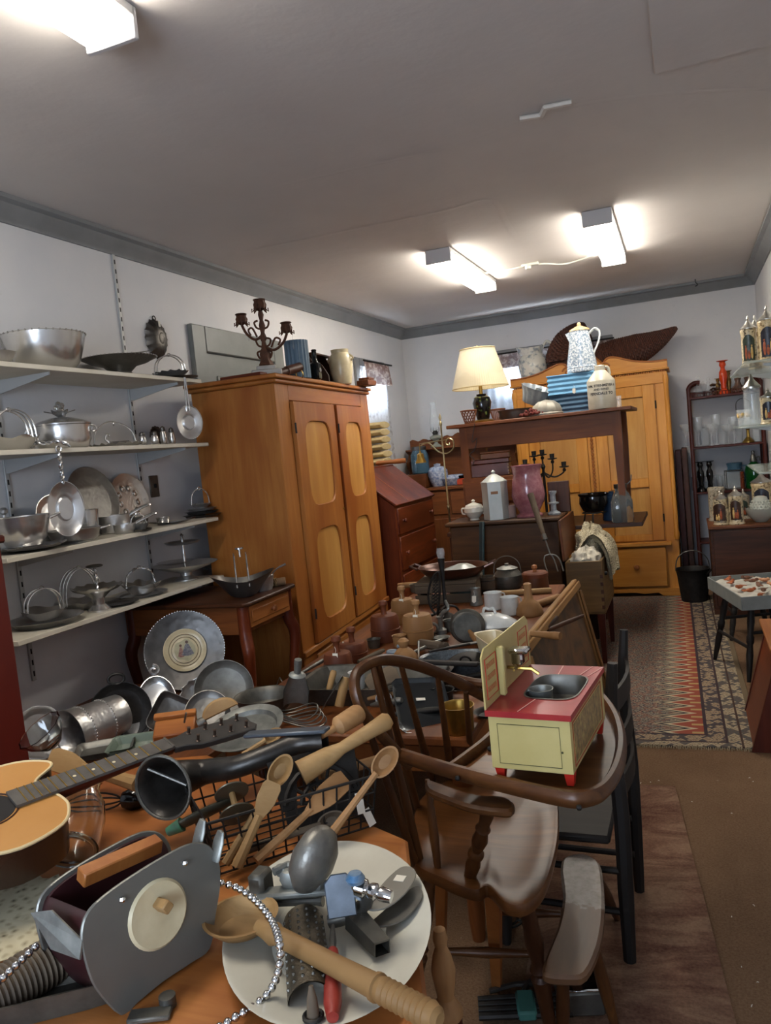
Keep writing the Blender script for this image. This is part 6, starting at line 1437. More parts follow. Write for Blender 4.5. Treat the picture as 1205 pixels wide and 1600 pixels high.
# near arm on a turned post
arm = [L(x, y, z=.72) for x, y in ((668, 1220), (705, 1232), (745, 1244), (785, 1246), (803, 1256), (800, 1268), (775, 1268), (735, 1262), (700, 1250), (668, 1236))]
g = G(); g.prism([(p.x, p.y) for p in spline(arm, 3, True)], .02, .006, MX((0, 0, .705))); ob('arm', g, CHX, t)
b = L(734, 1370, z=zs-.01); a = L(764, 1262, z=.705)
g = G(); g.turn(b, a, [(0, .014), (.2, .018), (.3, .013), (.33, .019), (.36, .019), (.4, .012), (.55, .019), (.68, .013), (.71, .018), (.75, .012), (.9, .016), (1, .012)]); ob('arm_post', g, CHZ, t)
# tray: board, bent rim, rear rail
hp = [L(x, y, z=zt) for x, y in ((628, 1180), (700, 1203), (800, 1229), (880, 1247), (912, 1248), (942, 1236), (963, 1205), (971, 1165), (964, 1128), (946, 1098), (925, 1078), (900, 1066), (865, 1060), (830, 1066))]
g = G(); g.tube(spline(hp, 5), .013, 8, flat=1.35, up=(0, 0, 1)); ob('tray_hoop', g, CHX, t)
bd_ = [L(x, y, z=zt-.012) for x, y in ((708, 1202), (800, 1226), (880, 1244), (912, 1245), (940, 1232), (960, 1203), (967, 1165), (960, 1130), (942, 1101), (920, 1082), (870, 1066), (820, 1090), (780, 1140), (740, 1172))]
g = G(); g.prism([(p.x, p.y) for p in spline(bd_, 3, True)], .012, .003, MX((0, 0, zt-.018))); ob('tray_board', g, SEAT, t)
g = G(); rr = [L(x, y, z=zt) for x, y in ((704, 1203), (735, 1180), (762, 1158), (790, 1128), (815, 1098), (832, 1072))]; g.tube(spline(rr, 4), .012, 8, flat=1.3, up=(0, 0, 1)); ob('tray_rear_rail', g, CHX, t)
for x, y in ((905, 1262), (715, 1216), (765, 1170)): g = G(); g.ball(L(x, y, z=zt), .006, 8); ob('bolt', g, IRON, t)
# legs
for (x0, y0), (x1, y1), sq in (((822, 1405), (872, 1668), 0), ((672, 1372), (632, 1640), 0), ((771, 1395), (777, 1545), 1), ((690, 1300), (690, 1490), 1)):
    a = L(x0, y0, z=zs-.04); b = L(x1, y1, z=.0)
    g = G()
    if sq: g.loft([[p+V((i*r, j*r, 0)) for i, j in ((-1, -1), (1, -1), (1, 1), (-1, 1))] for p, r in ((b, .012), (a, .017))])
    else: g.turn(b, a, [(0, .011), (.3, .016), (.5, .021), (.55, .024), (.57, .016), (.6, .023), (.64, .015), (.75, .022), (.9, .018), (1, .014)])
    ob('leg', g, CHZ if not sq else WD('orange', 'Z'), t)
g = G(); g.turn(L(690, 1486, z=.25), L(834, 1491, z=.25), [(0, .008), (.2, .01), (.5, .013), (.8, .01), (1, .008)], 12); ob('stretcher', g, CHX, t)
g = G(); g.turn(L(775, 1424, z=.3), L(876, 1428, z=.3), [(0, .008), (.5, .013), (1, .008)], 12); ob('stretcher', g, CHX, t)
# ------------------------------------------------------------------ toy sink on the tray
t = T('toy_sink', 'red and cream tin toy kitchen sink standing on the high chair tray', 'toy', (-.328, 1.70, zt-.004), -.09)
CRM = mat('cream_tin', '#b9a86a', .35, .1, '#c4b478', 8, .03); RDT = mat('red_tin', '#8f2226', .3, .05, '#a5302f', 8); PINK = mat('pale_red_line', '#d59a90', .4); RFT = mat('bright_red_feet', '#b8281a', .4)
w, d = .085, .165; z0, z1 = .03, .142
g = G(); q4 = lambda f, z: [(sx*(w-f), sy*(d-f), z) for sx, sy in ((-1, -1), (1, -1), (1, 1), (-1, 1))]; g.loft([q4(.003, z1), q4(.003, z0+.003), q4(w-.001, z0+.003), q4(w-.001, z0), q4(.001, z0), q4(0, z0+.001), q4(0, z1)], caps=False); ob('cabinet', g, CRM, t)
g = G(); a, b = .058, .118; pts = [(math.copysign(abs(math.cos(q))**.5, math.cos(q))*a+.018, math.copysign(abs(math.sin(q))**.5, math.sin(q))*.085+.005) for q in [2*PI*i/40 for i in range(40)]]
def ringface(g, inner, x0, x1, y0, y1, z, th):
    cx = sum(p[0] for p in inner)/len(inner); cy = sum(p[1] for p in inner)/len(inner); o = []
    for x, y in inner:
        c, s = x-cx, y-cy; k = min([((x1 if c > 0 else x0)-cx)/c if abs(c) > 1e-9 else 1e9, ((y1 if s > 0 else y0)-cy)/s if abs(s) > 1e-9 else 1e9]); o.append((cx+c*k, cy+s*k))
    for q in ((x0, y0), (x1, y0), (x1, y1), (x0, y1)):
        i = min(range(len(o)), key=lambda i: (o[i][0]-q[0])**2+(o[i][1]-q[1])**2); o[i] = q
    g.loft([[(x, y, z-th) for x, y in o], [(x, y, z) for x, y in o], [(x, y, z) for x, y in inner], [(x, y, z-th) for x, y in inner]], caps=False)
w2, d2 = .09, .17
ringface(g, pts, -w2, w2, -d2, d2, z1+.012, .0125); top = ob('counter_top', g, RDT, t)
g = G(); sc = lambda f, z: [(.018+(x-.018)*f, .005+(y-.005)*f, z) for x, y in pts]; g.loft([sc(1.05, z1+.0135), sc(1.0, z1+.014), sc(.94, z1+.004), sc(.9, z1-.03), sc(.75, z1-.036), sc(.05, z1-.036)], caps=False); ob('sink_basin', g, STEEL, top)
for p, q in (((-.02, -.165), (-.005, -.085)), ((.065, .165), (.05, .095)), ((-.005, .165), (.0, .095)), ((.088, .16), (.07, .09))):
    g = G(); p, q = V((*p, z1+.0128)), V((*q, z1+.0128)); g.tube([p, q], .0016, 4, flat=.4, up=(0, 0, 1)); ob('tile_line', g, PINK, top)
INK = mat('dark_olive_line', '#3d3a1e', .6)
def rectline(g, P, r): g.tube(P, r, 4, closed=True)
g = G(); rectline(g, [(-w+.018, -d-.0005, z0+.012), (w-.022, -d-.0005, z0+.012), (w-.022, -d-.0005, z1-.016), (-w+.018, -d-.0005, z1-.016)], .0009); g.ball((w-.019, -d-.001, .075), .0024, 6); ob('front_door_outline', g, INK, t)
g = G(); rectline(g, [(w+.0005, -d+.02, z0+.01), (w+.0005, d-.03, z0+.01), (w+.0005, d-.03, z1-.012), (w+.0005, -d+.02, z1-.012)], .0016); ob('side_outline', g, mat('orange_line', '#9a4a2a', .6), t)
g = G(); q = NT('printed_side_panel'); f = q.noise(q.mapping((1, 60, 60)), 1.0, 4, .6); q.l(q.ramp(f, [(.35, '#a8955c'), (.5, '#8d6f45'), (.68, '#5a5236')]), q.b.inputs['Base Color']); g.bx(w, w+.0008, -d+.03, d-.04, z0+.016, z1-.018, 0); ob('side_picture', g, q.m, t)
for sx in (-1, 1):
    for sy in (-1, 1):
        g = G(); x, y = sx*(w-.012), sy*(d-.02); g.loft([[(x+i*r, y+j*r, z) for i, j in ((-1, -1), (1, -1), (1, 1), (-1, 1))] for r, z in ((.007, .001), (.011, .031))]); ob('foot', g, RFT, t)
# splash back on the left long side
sb = [(-d2, 0), (-d2, .11), (-d2+.02, .125), (d2-.05, .125), (d2-.02, .125), (d2, .11), (d2, 0)]
yz = lambda x: Matrix(((0, 0, 1, x), (1, 0, 0, 0), (0, 1, 0, z1+.0135), (0, 0, 0, 1)))
g = G(); g.prism(sb, .004, .001, yz(-w2)); sp = ob('splash_back', g, CRM, t)
for y0, y1 in ((-d2+.015, -d2+.085), (d2-.09, d2-.02)):
    g = G(); rectline(g, [(-w2+.0045, y0, z1+.03), (-w2+.0045, y1, z1+.03), (-w2+.0045, y1, z1+.115), (-w2+.0045, y0, z1+.115)], .0014); ob('red_frame', g, RFT, sp)
    for k in range(3):
        g = G(); g.box((-w2+.0045, (y0+y1)/2, z1+.048+k*.025), (.001, .05, .011), .0003); ob('printed_jar_shelf', g, mat('red_print_%d' % k, '#a0492c', .6, 0, '#c49a62', 200), sp)
g = G(); g.box((-w2+.012, -.075, z1+.07), (.016, .016, .108), .003); ob('upright_post', g, CRM, sp)
g = G(); g.box((-w2+.035, -.01, z1+.098), (.045, .035, .012), .004); g.box((-w2+.03, -.01, z1+.08), (.026, .024, .03), .004); ob('metal_tank', g, CHROME, sp)
g = G(); g.tube([(-w2+.0, -.01, z1+.058), (-w2+.06, -.01, z1+.056), (-w2+.075, -.01, z1+.045)], .004, 6); g.tube([(-w2+.03, -.045, z1+.062), (-w2+.03, .03, z1+.062)], .003, 6); ob('faucet', g, BRASS, sp)
C0 = V((-.328, 1.70, zt-.004)); Rz = Matrix.Rotation(-.09, 3, 'Z')
t = T('tin_mug', 'tiny grey tin mug standing in the toy sink basin', 'mug', C0 + Rz @ V((-.008, -.03, z1-.035)), -.2)
g = G(); g.lathe(shell([(.023, 0), (.024, .003), (.026, .052), (.0275, .054)], .0015), 24); ob('mug_body', g, GALV, t); g = G(); g.tube(spline([(-.024, 0, .047), (-.042, 0, .04), (-.04, 0, .016), (-.024, 0, .01)], 4), .003, 6); ob('handle', g, GALV, t)
g = G(); g.box((0, 0, 0), (.022, .016, .001), .0003); S('price_slip', 'tiny white price slip lying in the toy sink basin', 'label', g, PAPER, C0 + Rz @ V((.03, .02, z1-.0335)), (.0, 0, .4))
# ------------------------------------------------------------------ black ladder chair behind the high chair
O2 = V((-.25, 2.33, 0)); t = T('ladder_back_chair', 'dark painted tall back chair standing behind the high chair tray', 'chair', O2)
for (x0, y0, zz), (x1, y1), rr in (((957, 1036, .86), (985, 1505), .021), ((975, 984, .86), (1000, 1396), .019)):
    b = at(x1, y1, z=.003)-O2; a = at(x0, y0, z=zz)-O2; m = b.lerp(a, .5)
    g = G(); g.tube(spline([b, b.lerp(a, .25), m, b.lerp(a, .78)+V((-.012, 0, 0)), a], 4), [rr*.85, rr*1.1, rr*1.1, rr, rr*.7], 8); ob('back_post', g, BKW, t)
pa = [at(985, 1505, z=.003)-O2, at(1000, 1396, z=.003)-O2]; pt = [at(957, 1036, z=.86)-O2, at(975, 984, z=.86)-O2]
for f in (.58, .72, .87):
    g = G(); a = pa[0].lerp(pt[0], f); b = pa[1].lerp(pt[1], f); g.loft([[a.lerp(b, k/6)+V((.02*math.sin(PI*k/6)+dx, 0, dz)) for dx, dz in ((-.005, -.03), (.005, -.03), (.005, .03), (-.005, .03))] for k in range(7)]); ob('slat', g, WD('black', 'Y'), t)
g = G(); g.box((-.2, .0, .36), (.34, .34, .025), .008); ob('seat', g, WD('black', 'X'), t)
for y in (-.15, .17):
    g = G(); g.turn((-.36, y, .001), (-.34, y, .35), [(0, .013), (.2, .018), (.8, .019), (1, .016)], 10); ob('leg', g, BKW, t)
    for z in (.15, .27): g = G(); g.cyl((-.35, y, z), (0, y-.01, z), .01, 8); ob('stretcher', g, BKW, t)
# ------------------------------------------------------------------ little curved stool
zz = .33; O3 = V((-.34, 1.86, 0)); t = T('curved_stool', 'small curved plank footstool with worn pale end beside the high chair', 'stool', O3)
out = [at(x, y, z=zz)-O3 for x, y in ((848, 1508), (852, 1522), (890, 1526), (916, 1520), (936, 1478), (944, 1430), (943, 1380), (936, 1346), (912, 1333), (882, 1338), (876, 1360), (880, 1400), (872, 1445), (858, 1480))]
q = NT('worn_stool_top'); q.set(Roughness=.45); sp_ = q.n('ShaderNodeSeparateXYZ'); q.l(q.co.outputs['Object'], sp_.inputs[0]); f = q.noise(q.co.outputs['Object'], 45, 5, .7); ed = q.math('GREATER_THAN', q.math('ADD', sp_.outputs[1], q.math('MULTIPLY', q.math('SUBTRACT', f, .5), .12)), .03)
q.l(q.mix(ed, q.ramp(q.noise(q.mapping((30, 4, 30)), 1, 4), [(.3, '#4a3220'), (.7, '#64462d')]), q.ramp(f, [(.3, '#55483d'), (.6, '#8d8378')])), q.b.inputs['Base Color'])
g = G(); g.prism([(p.x, p.y) for p in spline(out, 3, True)], .026, .007, MX((0, 0, zz-.026))); ob('stool_top', g, q.m, t)
for (x0, y0), (x1, y1) in (((880, 1500), (880, 1660)), ((925, 1470), (962, 1610)), ((895, 1370), (880, 1480)), ((930, 1365), (965, 1440))):
    a = at(x0, y0, z=zz-.02)-O3; b = at(x1, y1, z=.0)-O3; b.z = .012; g = G(); g.turn(b, a, [(0, .011), (.5, .017), (1, .013)], 12); ob('leg', g, CHZ, t)
# things on the floor under the chairs
def F(px, py, z=.012): return at(px, py, z=z)
p = F(795, 1450); t = T('iron_trivet', 'small round iron stand on the floor beneath the high chair', 'trivet', p); g = G()
for r in (.03, .045): g.tube([(r*math.cos(a), r*math.sin(a), .03) for a in [2*PI*i/20 for i in range(20)]], .004, 6, closed=True)
for i in range(3): a = i*2.1; g.tube([(.03*math.cos(a), .03*math.sin(a), .03), (.045*math.cos(a), .045*math.sin(a), .03), (.05*math.cos(a), .05*math.sin(a), 0)], .004, 6)
ob('trivet_body', g, IRON, t)
p = F(825, 1545); t = T('pliers', 'rusty old pliers lying on the floor under the high chair', 'tool', p, .8); g = G()
for s in (-1, 1): g.tube(spline([(-.1, s*.035, .01), (-.03, s*.02, .012), (0, s*.0, .014), (.05, -s*.012, .012)], 4), [.008, .007, .009, .005], 6)
ob('plier_arms', g, PEWT, t)
p = F(820, 1580); t = T('tool_bundle', 'bundle of dark tool handles tied with teal tape on the floor', 'tools', p, .3); g = G()
for k in range(4): g.cyl((-.12, -.03+k*.02, .014), (.12, -.035+k*.023, .016), .01, 8)
ob('handles', g, IRON, t); g = G(); g.bx(-.02, .03, -.045, .045, .003, .03, .006); ob('teal_tape', g, mat('teal_tape', '#3d7067', .6), t)
p = F(905, 1560); t = T('tin_box', 'shiny tin box lying under the curved stool', 'tin', p, .3); g = G(); g.box((0, 0, .04), (.12, .16, .07), .008); ob('tin_body', g, STEEL, t); g = G(); g.box((0, 0, .078), (.124, .164, .008), .003); ob('tin_lid', g, CHROME, t)

# ------------------------------------------------------------------ kitchen antiques on the centre table
Z = CT+.001
def c_(px, py, z=Z): return at(px, py, z=z)
# butter molds
def mold(label, px, py, wpx, h, m, knob=1, group=None, tg=0):
    p = c_(px, py); r = wpx/2*mpp(p); t = T('butter_mold', label, 'butter mold', p)
    g = G(); g.lathe([(0, 0), (r*.98, 0), (r, .004), (r*1.0, h*.42), (r*1.03, h*.43), (r*1.03, h*.47), (r*.99, h*.48), (r*.96, h*.86), (r*.86, h*.97), (r*.6, h), (0, h)], 32); ob('mold_body', g, m, t)
    g = G(); g.lathe([(0, h-.002), (.014, h), (.011, h+.015), (.013, h+.035), (.02, h+.045), (.018, h+.06), (0, h+.066)], 16); ob('plunger_knob', g, m, t)
    if tg: tagon(t, (.012, -r*.75, h+.006), 0, -.2)
    return t
ML, MD = WD('mold', 'Z'), WD('moldred', 'Z')
mold('tall reddish brown butter mold with banded sides beside the pale one', 604, 1000, 46, .12, MD)
mold('large pale wooden butter mold with price tag on the centre table', 655, 1002, 48, .125, ML, tg=1)
mold('squat pale butter mold half hidden behind the two large ones', 632, 972, 38, .12, ML, tg=1)
mold('reddish butter mold with tag nearest the roasting pan', 531, 1058, 46, .1, MD, tg=1)
mold('low reddish butter mold behind the tagged one near the wardrobe', 553, 1032, 46, .08, MD)
p = c_(634, 1040); k = mpp(p); t = T('pear_masher', 'pear shaped wooden masher standing on the centre table', 'masher', p)
g = G(); g.lathe([(0, 0), (20*k, 0), (21*k, .01), (20*k, .04), (12*k, .065), (6*k, .075), (9*k, .09), (9*k, .1), (5*k, .11), (0, .112)], 24); ob('masher_body', g, ML, t)
# copper pan with square handles on a plank crate
p = c_(705, 935); t = T('plank_crate', 'low weathered plank crate supporting the large brown copper pan', 'crate', p, .1)
for k, (y, z) in enumerate(((-.09, .0), (.0, .0), (.09, .0))):
    g = G(); g.bx(-.17, .17, y-.043, y+.043, .1, .118, .003); ob('plank', g, WD('grey', 'X'), t)
for x in (-.15, .15):
    g = G(); g.bx(x-.01, x+.01, -.13, .13, 0, .1, .003); ob('end_board', g, WD('grey', 'Y'), t)
g = G(); g.bx(-.17, .17, -.14, -.13, .0, .05, .002); g2 = ob('front_slat', g, WD('grey', 'X'), t); g = G(); g.bx(-.17, .17, -.14, -.13, .06, .1, .002); ob('front_slat', g, WD('grey', 'X'), t)
p = p+V((.02, .02, .1195)); t = T('copper_pan', 'large shallow brown copper pan with square end handles', 'pan', p, .05); g = G()
g.lathe(shell([(.12, 0), (.14, .006), (.18, .04), (.195, .062), (.2, .064)], .003), 40, sy=.85, fn=ruff(30, .006, .15, .2)); ob('pan_body', g, COPPER, t)
for s in (-1, 1):
    g = G(); g.tube([(s*.19, -.05, .055), (s*.235, -.045, .075), (s*.235, .045, .075), (s*.19, .05, .055)], .007, 6); ob('handle', g, COPPER, t)
p = c_(700, 905)+V((.02, .08, 0)); p = V((-1.26, 4.3, Z))
bowl('enamel_basin', 'pale green enamel basin standing behind the copper pan', 'basin', p, .11, .13, .8, mat('pale_green_enamel', '#8f9a90', .3))
plate('enamel_plate', 'pale enamel plate lying upside down on the green basin', 'plate', p+V((0, 0, .17)), .115, mat('pale_enamel', '#a3a8a2', .3), .3, .03, rot=(PI, 0, 0))
p = c_(795, 918); k = mpp(p); t = T('lidded_kettle', 'dull grey kettle with flat lid and wire bail behind the wooden horn', 'kettle', p); g = G(); g.lathe([(0, 0), (.07, 0), (.085, .02), (.085, .075), (.06, .105), (.055, .11), (0, .11)], 28); ob('kettle_body', g, TIN, t)
g = G(); g.lathe([(.058, .11), (.062, .114), (.03, .128), (.01, .13), (.012, .142), (0, .144)], 24); ob('lid', g, GALV, t); g = G(); arch(g, .08, .1, .003, .085, 'x'); ob('wire_bail', g, STEEL, t)
p = c_(838, 920); t = T('round_wooden_box', 'round brown lidded wooden box with knob near the fork', 'box', p); g = G(); g.lathe([(0, 0), (.072, 0), (.074, .005), (.07, .075), (0, .075)], 28); ob('box_body', g, WD('brown', 'Z'), t); g = G(); g.lathe([(.073, .07), (.074, .09), (.065, .098), (0, .1)], 28); l = ob('lid', g, WD('moldred', 'X'), t); g = G(); g.lathe([(.012, .098), (.009, .11), (.017, .12), (.014, .135), (0, .14)], 14); ob('knob', g, WD('orange', 'Z'), l)
def roller(name, label, cat, a, b, prof, m, group=None):
    t = T(name, label, cat, a); d = b-a; g = G(); g.turn((0, 0, 0), d, prof, 14); ob(name+'_body', g, m, t); return t
roller('rolling_pin', 'pale straight rolling pin lying behind the wooden horn', 'rolling pin', c_(770, 928, Z+.016), c_(862, 922, Z+.016), [(0, .015), (.97, .015), (1, .012)], WD('light', 'X'))
roller('wooden_mallet', 'thick brown wooden handle lying right of the wooden horn', 'mallet', c_(826, 948, Z+.02), c_(877, 932, Z+.02), [(0, .016), (.5, .018), (.9, .02), (1, .014)], WD('mold', 'X'))
roller('rolling_pin', 'brown rolling pin with dark knob lying near the slant desk', 'rolling pin', c_(622, 915, Z+.02), c_(680, 912, Z+.02), [(0, .014), (.2, .018), (.9, .018), (1, .014)], WD('mold', 'X'))
p = c_(828, 960); k = mpp(p); t = T('wooden_horn', 'bell shaped turned wooden masher standing handle up', 'masher', p); g = G(); r = 21*k
g.lathe([(0, 0), (r, 0), (r*1.03, .008), (r*.98, .018), (r*.95, .03), (r*.75, .055), (r*.45, .07), (r*.33, .08), (r*.28, .12), (r*.3, .15), (r*.2, .155), (0, .155)], 28); ob('masher_body', g, WD('mold', 'Z'), t)
p = c_(760, 925); t = T('grain_measure', 'small round wooden measure behind the tin funnel', 'measure', p); g = G(); g.lathe(shell([(.05, 0), (.052, .003), (.055, .085), (.056, .09)], .004), 28); ob('measure_body', g, WD('grey', 'Z'), t); g = G()
for z in (.02, .07): g.tube([(.0555*math.cos(a), .0555*math.sin(a), z) for a in [2*PI*i/28 for i in range(28)]], .0025, 5, closed=True)
ob('hoop', g, IRON, t)
p = c_(745, 945); t = T('tin_funnel', 'grey tin measure with tied white price tag', 'measure', p); g = G(); g.lathe(shell([(.035, 0), (.036, .004), (.024, .075), (.028, .09)], .002), 24); ob('measure_body', g, GALV, t); tagon(t, (0, -.036, .055), 0, -.3)
for px, py, lab in ((772, 952, 'left white enamel mug behind the ironstone tureen'), (798, 960, 'right white enamel mug behind the ironstone tureen')):
    p = c_(px, py); t = T('enamel_mug', lab, 'mug', p); r = 14*mpp(p); g = G(); g.lathe(shell([(r*.9, 0), (r, .005), (r, .085), (r*1.04, .088)], .002), 28); ob('mug_body', g, ENAM, t); g = G(); g.tube(spline([(r*.97, 0, .075), (r*1.6, 0, .07), (r*1.6, 0, .03), (r*.97, 0, .02)], 4), .004, 6, M=MX(rz=.9)); ob('handle', g, ENAM, t)
p = c_(768, 995); k = mpp(p); t = T('covered_tureen', 'white oval ironstone covered dish with embossed lid', 'tureen', p, -.1); r = 45*k
g = G(); g.lathe(shell([(r*.55, 0), (r*.6, .01), (r*.9, .035), (r, .055), (r*1.03, .058)], .004), 40, sy=.72); ob('dish_body', g, PLAT, t); g = G(); g.lathe([(r*1.0, .058), (r*.97, .066), (r*.7, .088), (r*.35, .104), (0, .108)], 40, sy=.72, fn=ruff(16, .012, .02, r)); l = ob('lid', g, ENAM, t)
g = G(); g.tube(spline([(-.03, 0, .1), (-.02, 0, .128), (0, .004, .122), (.02, 0, .128), (.03, 0, .1)], 4), .006, 6); ob('lid_handle', g, ENAM, l)
p = c_(733, 1006); k = mpp(p); r = 28*k; t = T('round_griddle_pan', 'round dark pan standing on edge with wooden handle towards the viewer', 'pan', p+V((0, 0, r)), FACE(p)+PI/2)
g = G(); g.lathe(shell([(r*.8, .02), (r*.9, .016), (r, .0)], .003), 36, MX(rx=PI/2)); ob('pan_body', g, TIN, t); g = G(); g.turn((0.0, -.0, -.01), (.05, -.14, -.06), [(0, .008), (.3, .009), (.35, .013), (.95, .014), (1, .008)]); ob('handle', g, WD('mold', 'Y'), t)
# ornate black iron stand with pierced leaf
p = c_(698, 965); t = T('iron_stand', 'tall black iron stand with glass socket and pierced leaf paddle', 'stand', p)
za = .30
g = G(); g.lathe([(0, 0), (.05, 0), (.04, .01), (.012, .03), (.009, .06), (.009, za-.1), (.016, za-.02), (.02, za), (0, za)], 14)
for k in range(3): a = k*2.1+.4; g.tube(spline([(0, 0, .06), (.05*math.cos(a), .05*math.sin(a), .05), (.075*math.cos(a), .075*math.sin(a), .0)], 4), .006, 6)
ob('iron_column', g, IRON, t); g = G(); g.lathe([(.012, za), (.02, za+.01), (.022, za+.03), (.018, za+.05), (0, za+.05)], 8); ob('glass_socket', g, GL2, t)
g = G(); lf = spline([(-.005, -.0, .24), (-.045, 0, .2), (-.07, 0, .12), (-.06, 0, .06), (-.035, 0, .03), (-.015, 0, .1), (-.004, 0, .18)], 5, True); g.tube(lf, .006, 6, closed=True)
for i in range(10):
    z = .05+i*.017; g.tube([(-.06+.003*i, -.002, z), (-.012-.0*i, .002, z+.03)], .003, 4); g.tube([(-.014, .002, z), (-.062+.0035*i, -.002, z+.03)], .003, 4)
g.v = [(x, y-.045, z) for x, y, z in g.v]; ob('pierced_leaf', g, IRON, t)
# hand tools and pans at the near end
def bar(name, label, cat, a, b, w, th, m, tip=None, group=None):
    t = T(name, label, cat, a); d = b-a; g = G(); g.box((0, 0, d.length/2), (w, th, d.length), min(w, th)*.3, AX((0, 0, 0), d)); ob('blade' if tip else name+'_body', g, m, t)
    if tip: g = G(); e = d.normalized(); g.turn(d*.98, d+e*tip[0], [(0, tip[1]*.7), (.3, tip[1]), (.85, tip[1]*1.05), (1, tip[1]*.7)], 12); ob('handle', g, tip[2], t)
    return t
bar('flat_iron_bar', 'flat pale grey metal bar lying across the table before the tureen', 'bar', c_(700, 1012, Z+.05), c_(788, 996, Z+.03), .028, .006, ALUD)
t = T('cherry_pitter', 'grey cast metal cherry pitter with clamp beside the pale mold', 'tool', c_(690, 990)); g = G(); g.lathe([(0, 0), (.025, 0), (.028, .02), (.012, .03), (.012, .07), (.02, .08), (0, .085)], 14); ob('clamp_base', g, GALV, t); g = G(); g.tube(spline([(0, 0, .07), (.02, -.01, .1), (.05, -.02, .12), (.03, .01, .15)], 4), [.009, .01, .007, .006], 8); ob('crank', g, GALV, t); g = G(); g.tube([(-.03+.022*math.cos(a), -.02, .03+.022*math.sin(a)) for a in [2*PI*i/16 for i in range(16)]], .007, 6, closed=True); ob('ring', g, GALV, t)
bar('wooden_block_tool', 'stubby grey wooden block with rounded end before the cherry pitter', 'tool', c_(654, 1005, Z+.03), c_(690, 1010, Z+.03), .04, .035, WD('grey', 'Z'), (.03, .02, WD('grey', 'X')))
p = c_(725, 1052); t = T('speckled_roaster', 'grey speckled oval roasting pan behind the bow of the high chair', 'roasting pan', p, .1); g = G(); g.lathe(shell([(.13, 0), (.14, .006), (.155, .06), (.165, .066)], .003), 40, sy=.62); ob('pan_body', g, mat('dark_speckled_enamel', '#3a4045', .3, .2, '#5c646a', 120), t)
p2 = p+V((.0, .0, .02)); t = T('black_round_lid', 'black round lid with ring handle lying in the speckled roaster', 'lid', p2+V((.01, .01, .01)), 0, None, (.35, 0, 0)); g = G(); g.lathe([(.075, 0), (.077, .006), (.05, .014), (0, .018)], 28); ob('lid_body', g, IRON, t); g = G(); g.tube([(.02*math.cos(a), 0, .018+.018*abs(math.sin(a))) for a in [PI*i/12 for i in range(13)]], .004, 6); ob('ring_handle', g, IRON, t)
bar('black_strop', 'long blackened wooden tool handle resting across the speckled roaster', 'tool', c_(652, 1034, Z+.085), c_(748, 1038, Z+.085), .028, .014, WD('black', 'Z'))
bar('iron_fork_tool', 'thin iron fork lying before the flat grey bar', 'tool', c_(670, 1018, Z+.07), c_(735, 1006, Z+.07), .012, .008, IRON)
p = c_(773, 1052, Z); t = T('cream_loaf_pan', 'narrow cream enamel loaf pan just behind the toy sink', 'pan', p+V((0, .05, .06)), .55); g = G()
ov = lambda a, b, z, n=5: [((abs(math.cos(q)/a)**n+abs(math.sin(q)/b)**n)**(-1/n)*math.cos(q), (abs(math.cos(q)/a)**n+abs(math.sin(q)/b)**n)**(-1/n)*math.sin(q), z) for q in [2*PI*i/36 for i in range(36)]]
g.loft([ov(.045, .11, 0), ov(.052, .12, .06), ov(.056, .124, .062), ov(.049, .117, .06), ov(.042, .107, .004)]); ob('pan_body', g, CREAM, t)
roller('wooden_handle_tool', 'brown turned handle with black tip projecting over the picture frame', 'tool', c_(830, 990, Z+.1), c_(876, 994, Z+.1), [(0, .011), (.4, .013), (.78, .015), (.79, .016), (1, .015)], WD('mold', 'X'))
p = c_(605, 1032, Z+.01); g = G(); cl = [(0.03*math.cos(a)+.004*a, .03*math.sin(a), .008+.003*a) for a in [k*.45 for k in range(34)]]; g.tube(cl, .007, 8); S('blue_hose_coil', 'loose coil of pale blue tubing beside the reddish mold', 'hose', g, mat('pale_blue_hose', '#7f8a93', .5), p)
for px, lab in ((540, 'left white plastic stick rising from the blue coil'), (658, 'right white plastic stick near the pear masher')): 
    g = G(); a = c_(px-4, 1034); b = a+V((.01, 0, .085)); g.tube([V((0, 0, 0)), b-a], [.0035, .003], 6); S('white_stick', lab, 'stick', g, PAPER, a)
# big black roasting pan with scoop and pastry tools
p = c_(568, 1103); t = T('black_roasting_pan', 'large black rectangular roasting pan with scoop and tools inside', 'roasting pan', p+V((0, .12, 0)), .06); ov2 = lambda a, b, z: ov(a, b, z, 12)
g = G(); g.loft([ov2(.23, .12, 0), ov2(.255, .145, .065), ov2(.265, .155, .067), ov2(.252, .142, .064), ov2(.225, .115, .004)]); ob('pan_body', g, TIN, t); PB = p+V((0, .09, .006))
t = T('tin_scoop', 'old tin scoop standing upright in the black roasting pan', 'scoop', at(462, 1106, z=Z+.03), 0); b = at(466, 1032, z=Z+.2)-at(462, 1106, z=Z+.03)
zx = b.normalized(); xx = zx.cross((CAM-at(462, 1106, z=Z)).normalized()).normalized(); yx = zx.cross(xx)
A_M = Matrix((xx, yx, zx)).transposed().to_4x4(); g = G()
sgn = 1 if yx.dot(CAM-at(462, 1106, z=Z)) > 0 else -1
def scf(u, v, o):
    r = (.04-o)*(1-.35*max(0, v-.6)/.4); return (r*math.cos(PI*u)*1.05, -sgn*r*.8*math.sin(PI*u)+sgn*.02*v, (v*.7-.02*math.sin(PI*u)*0)*b.length)
g.grid(16, 10, lambda u, v: scf(u, v, 0)); g.grid(16, 10, lambda u, v: scf(u, v, .002))
g.lathe([(0, b.length*.69), (.029, b.length*.69), (.026, b.length*.72), (.012, b.length*.75), (0, b.length*.75)], 16, MX((0, 0, 0)), sy=.8)
g.v = [tuple(A_M @ V(v)) for v in g.v]; ob('scoop_body', g, mat('light_tin', '#85867f', .45, .35, '#9b9c95', 24), t, ang=60)
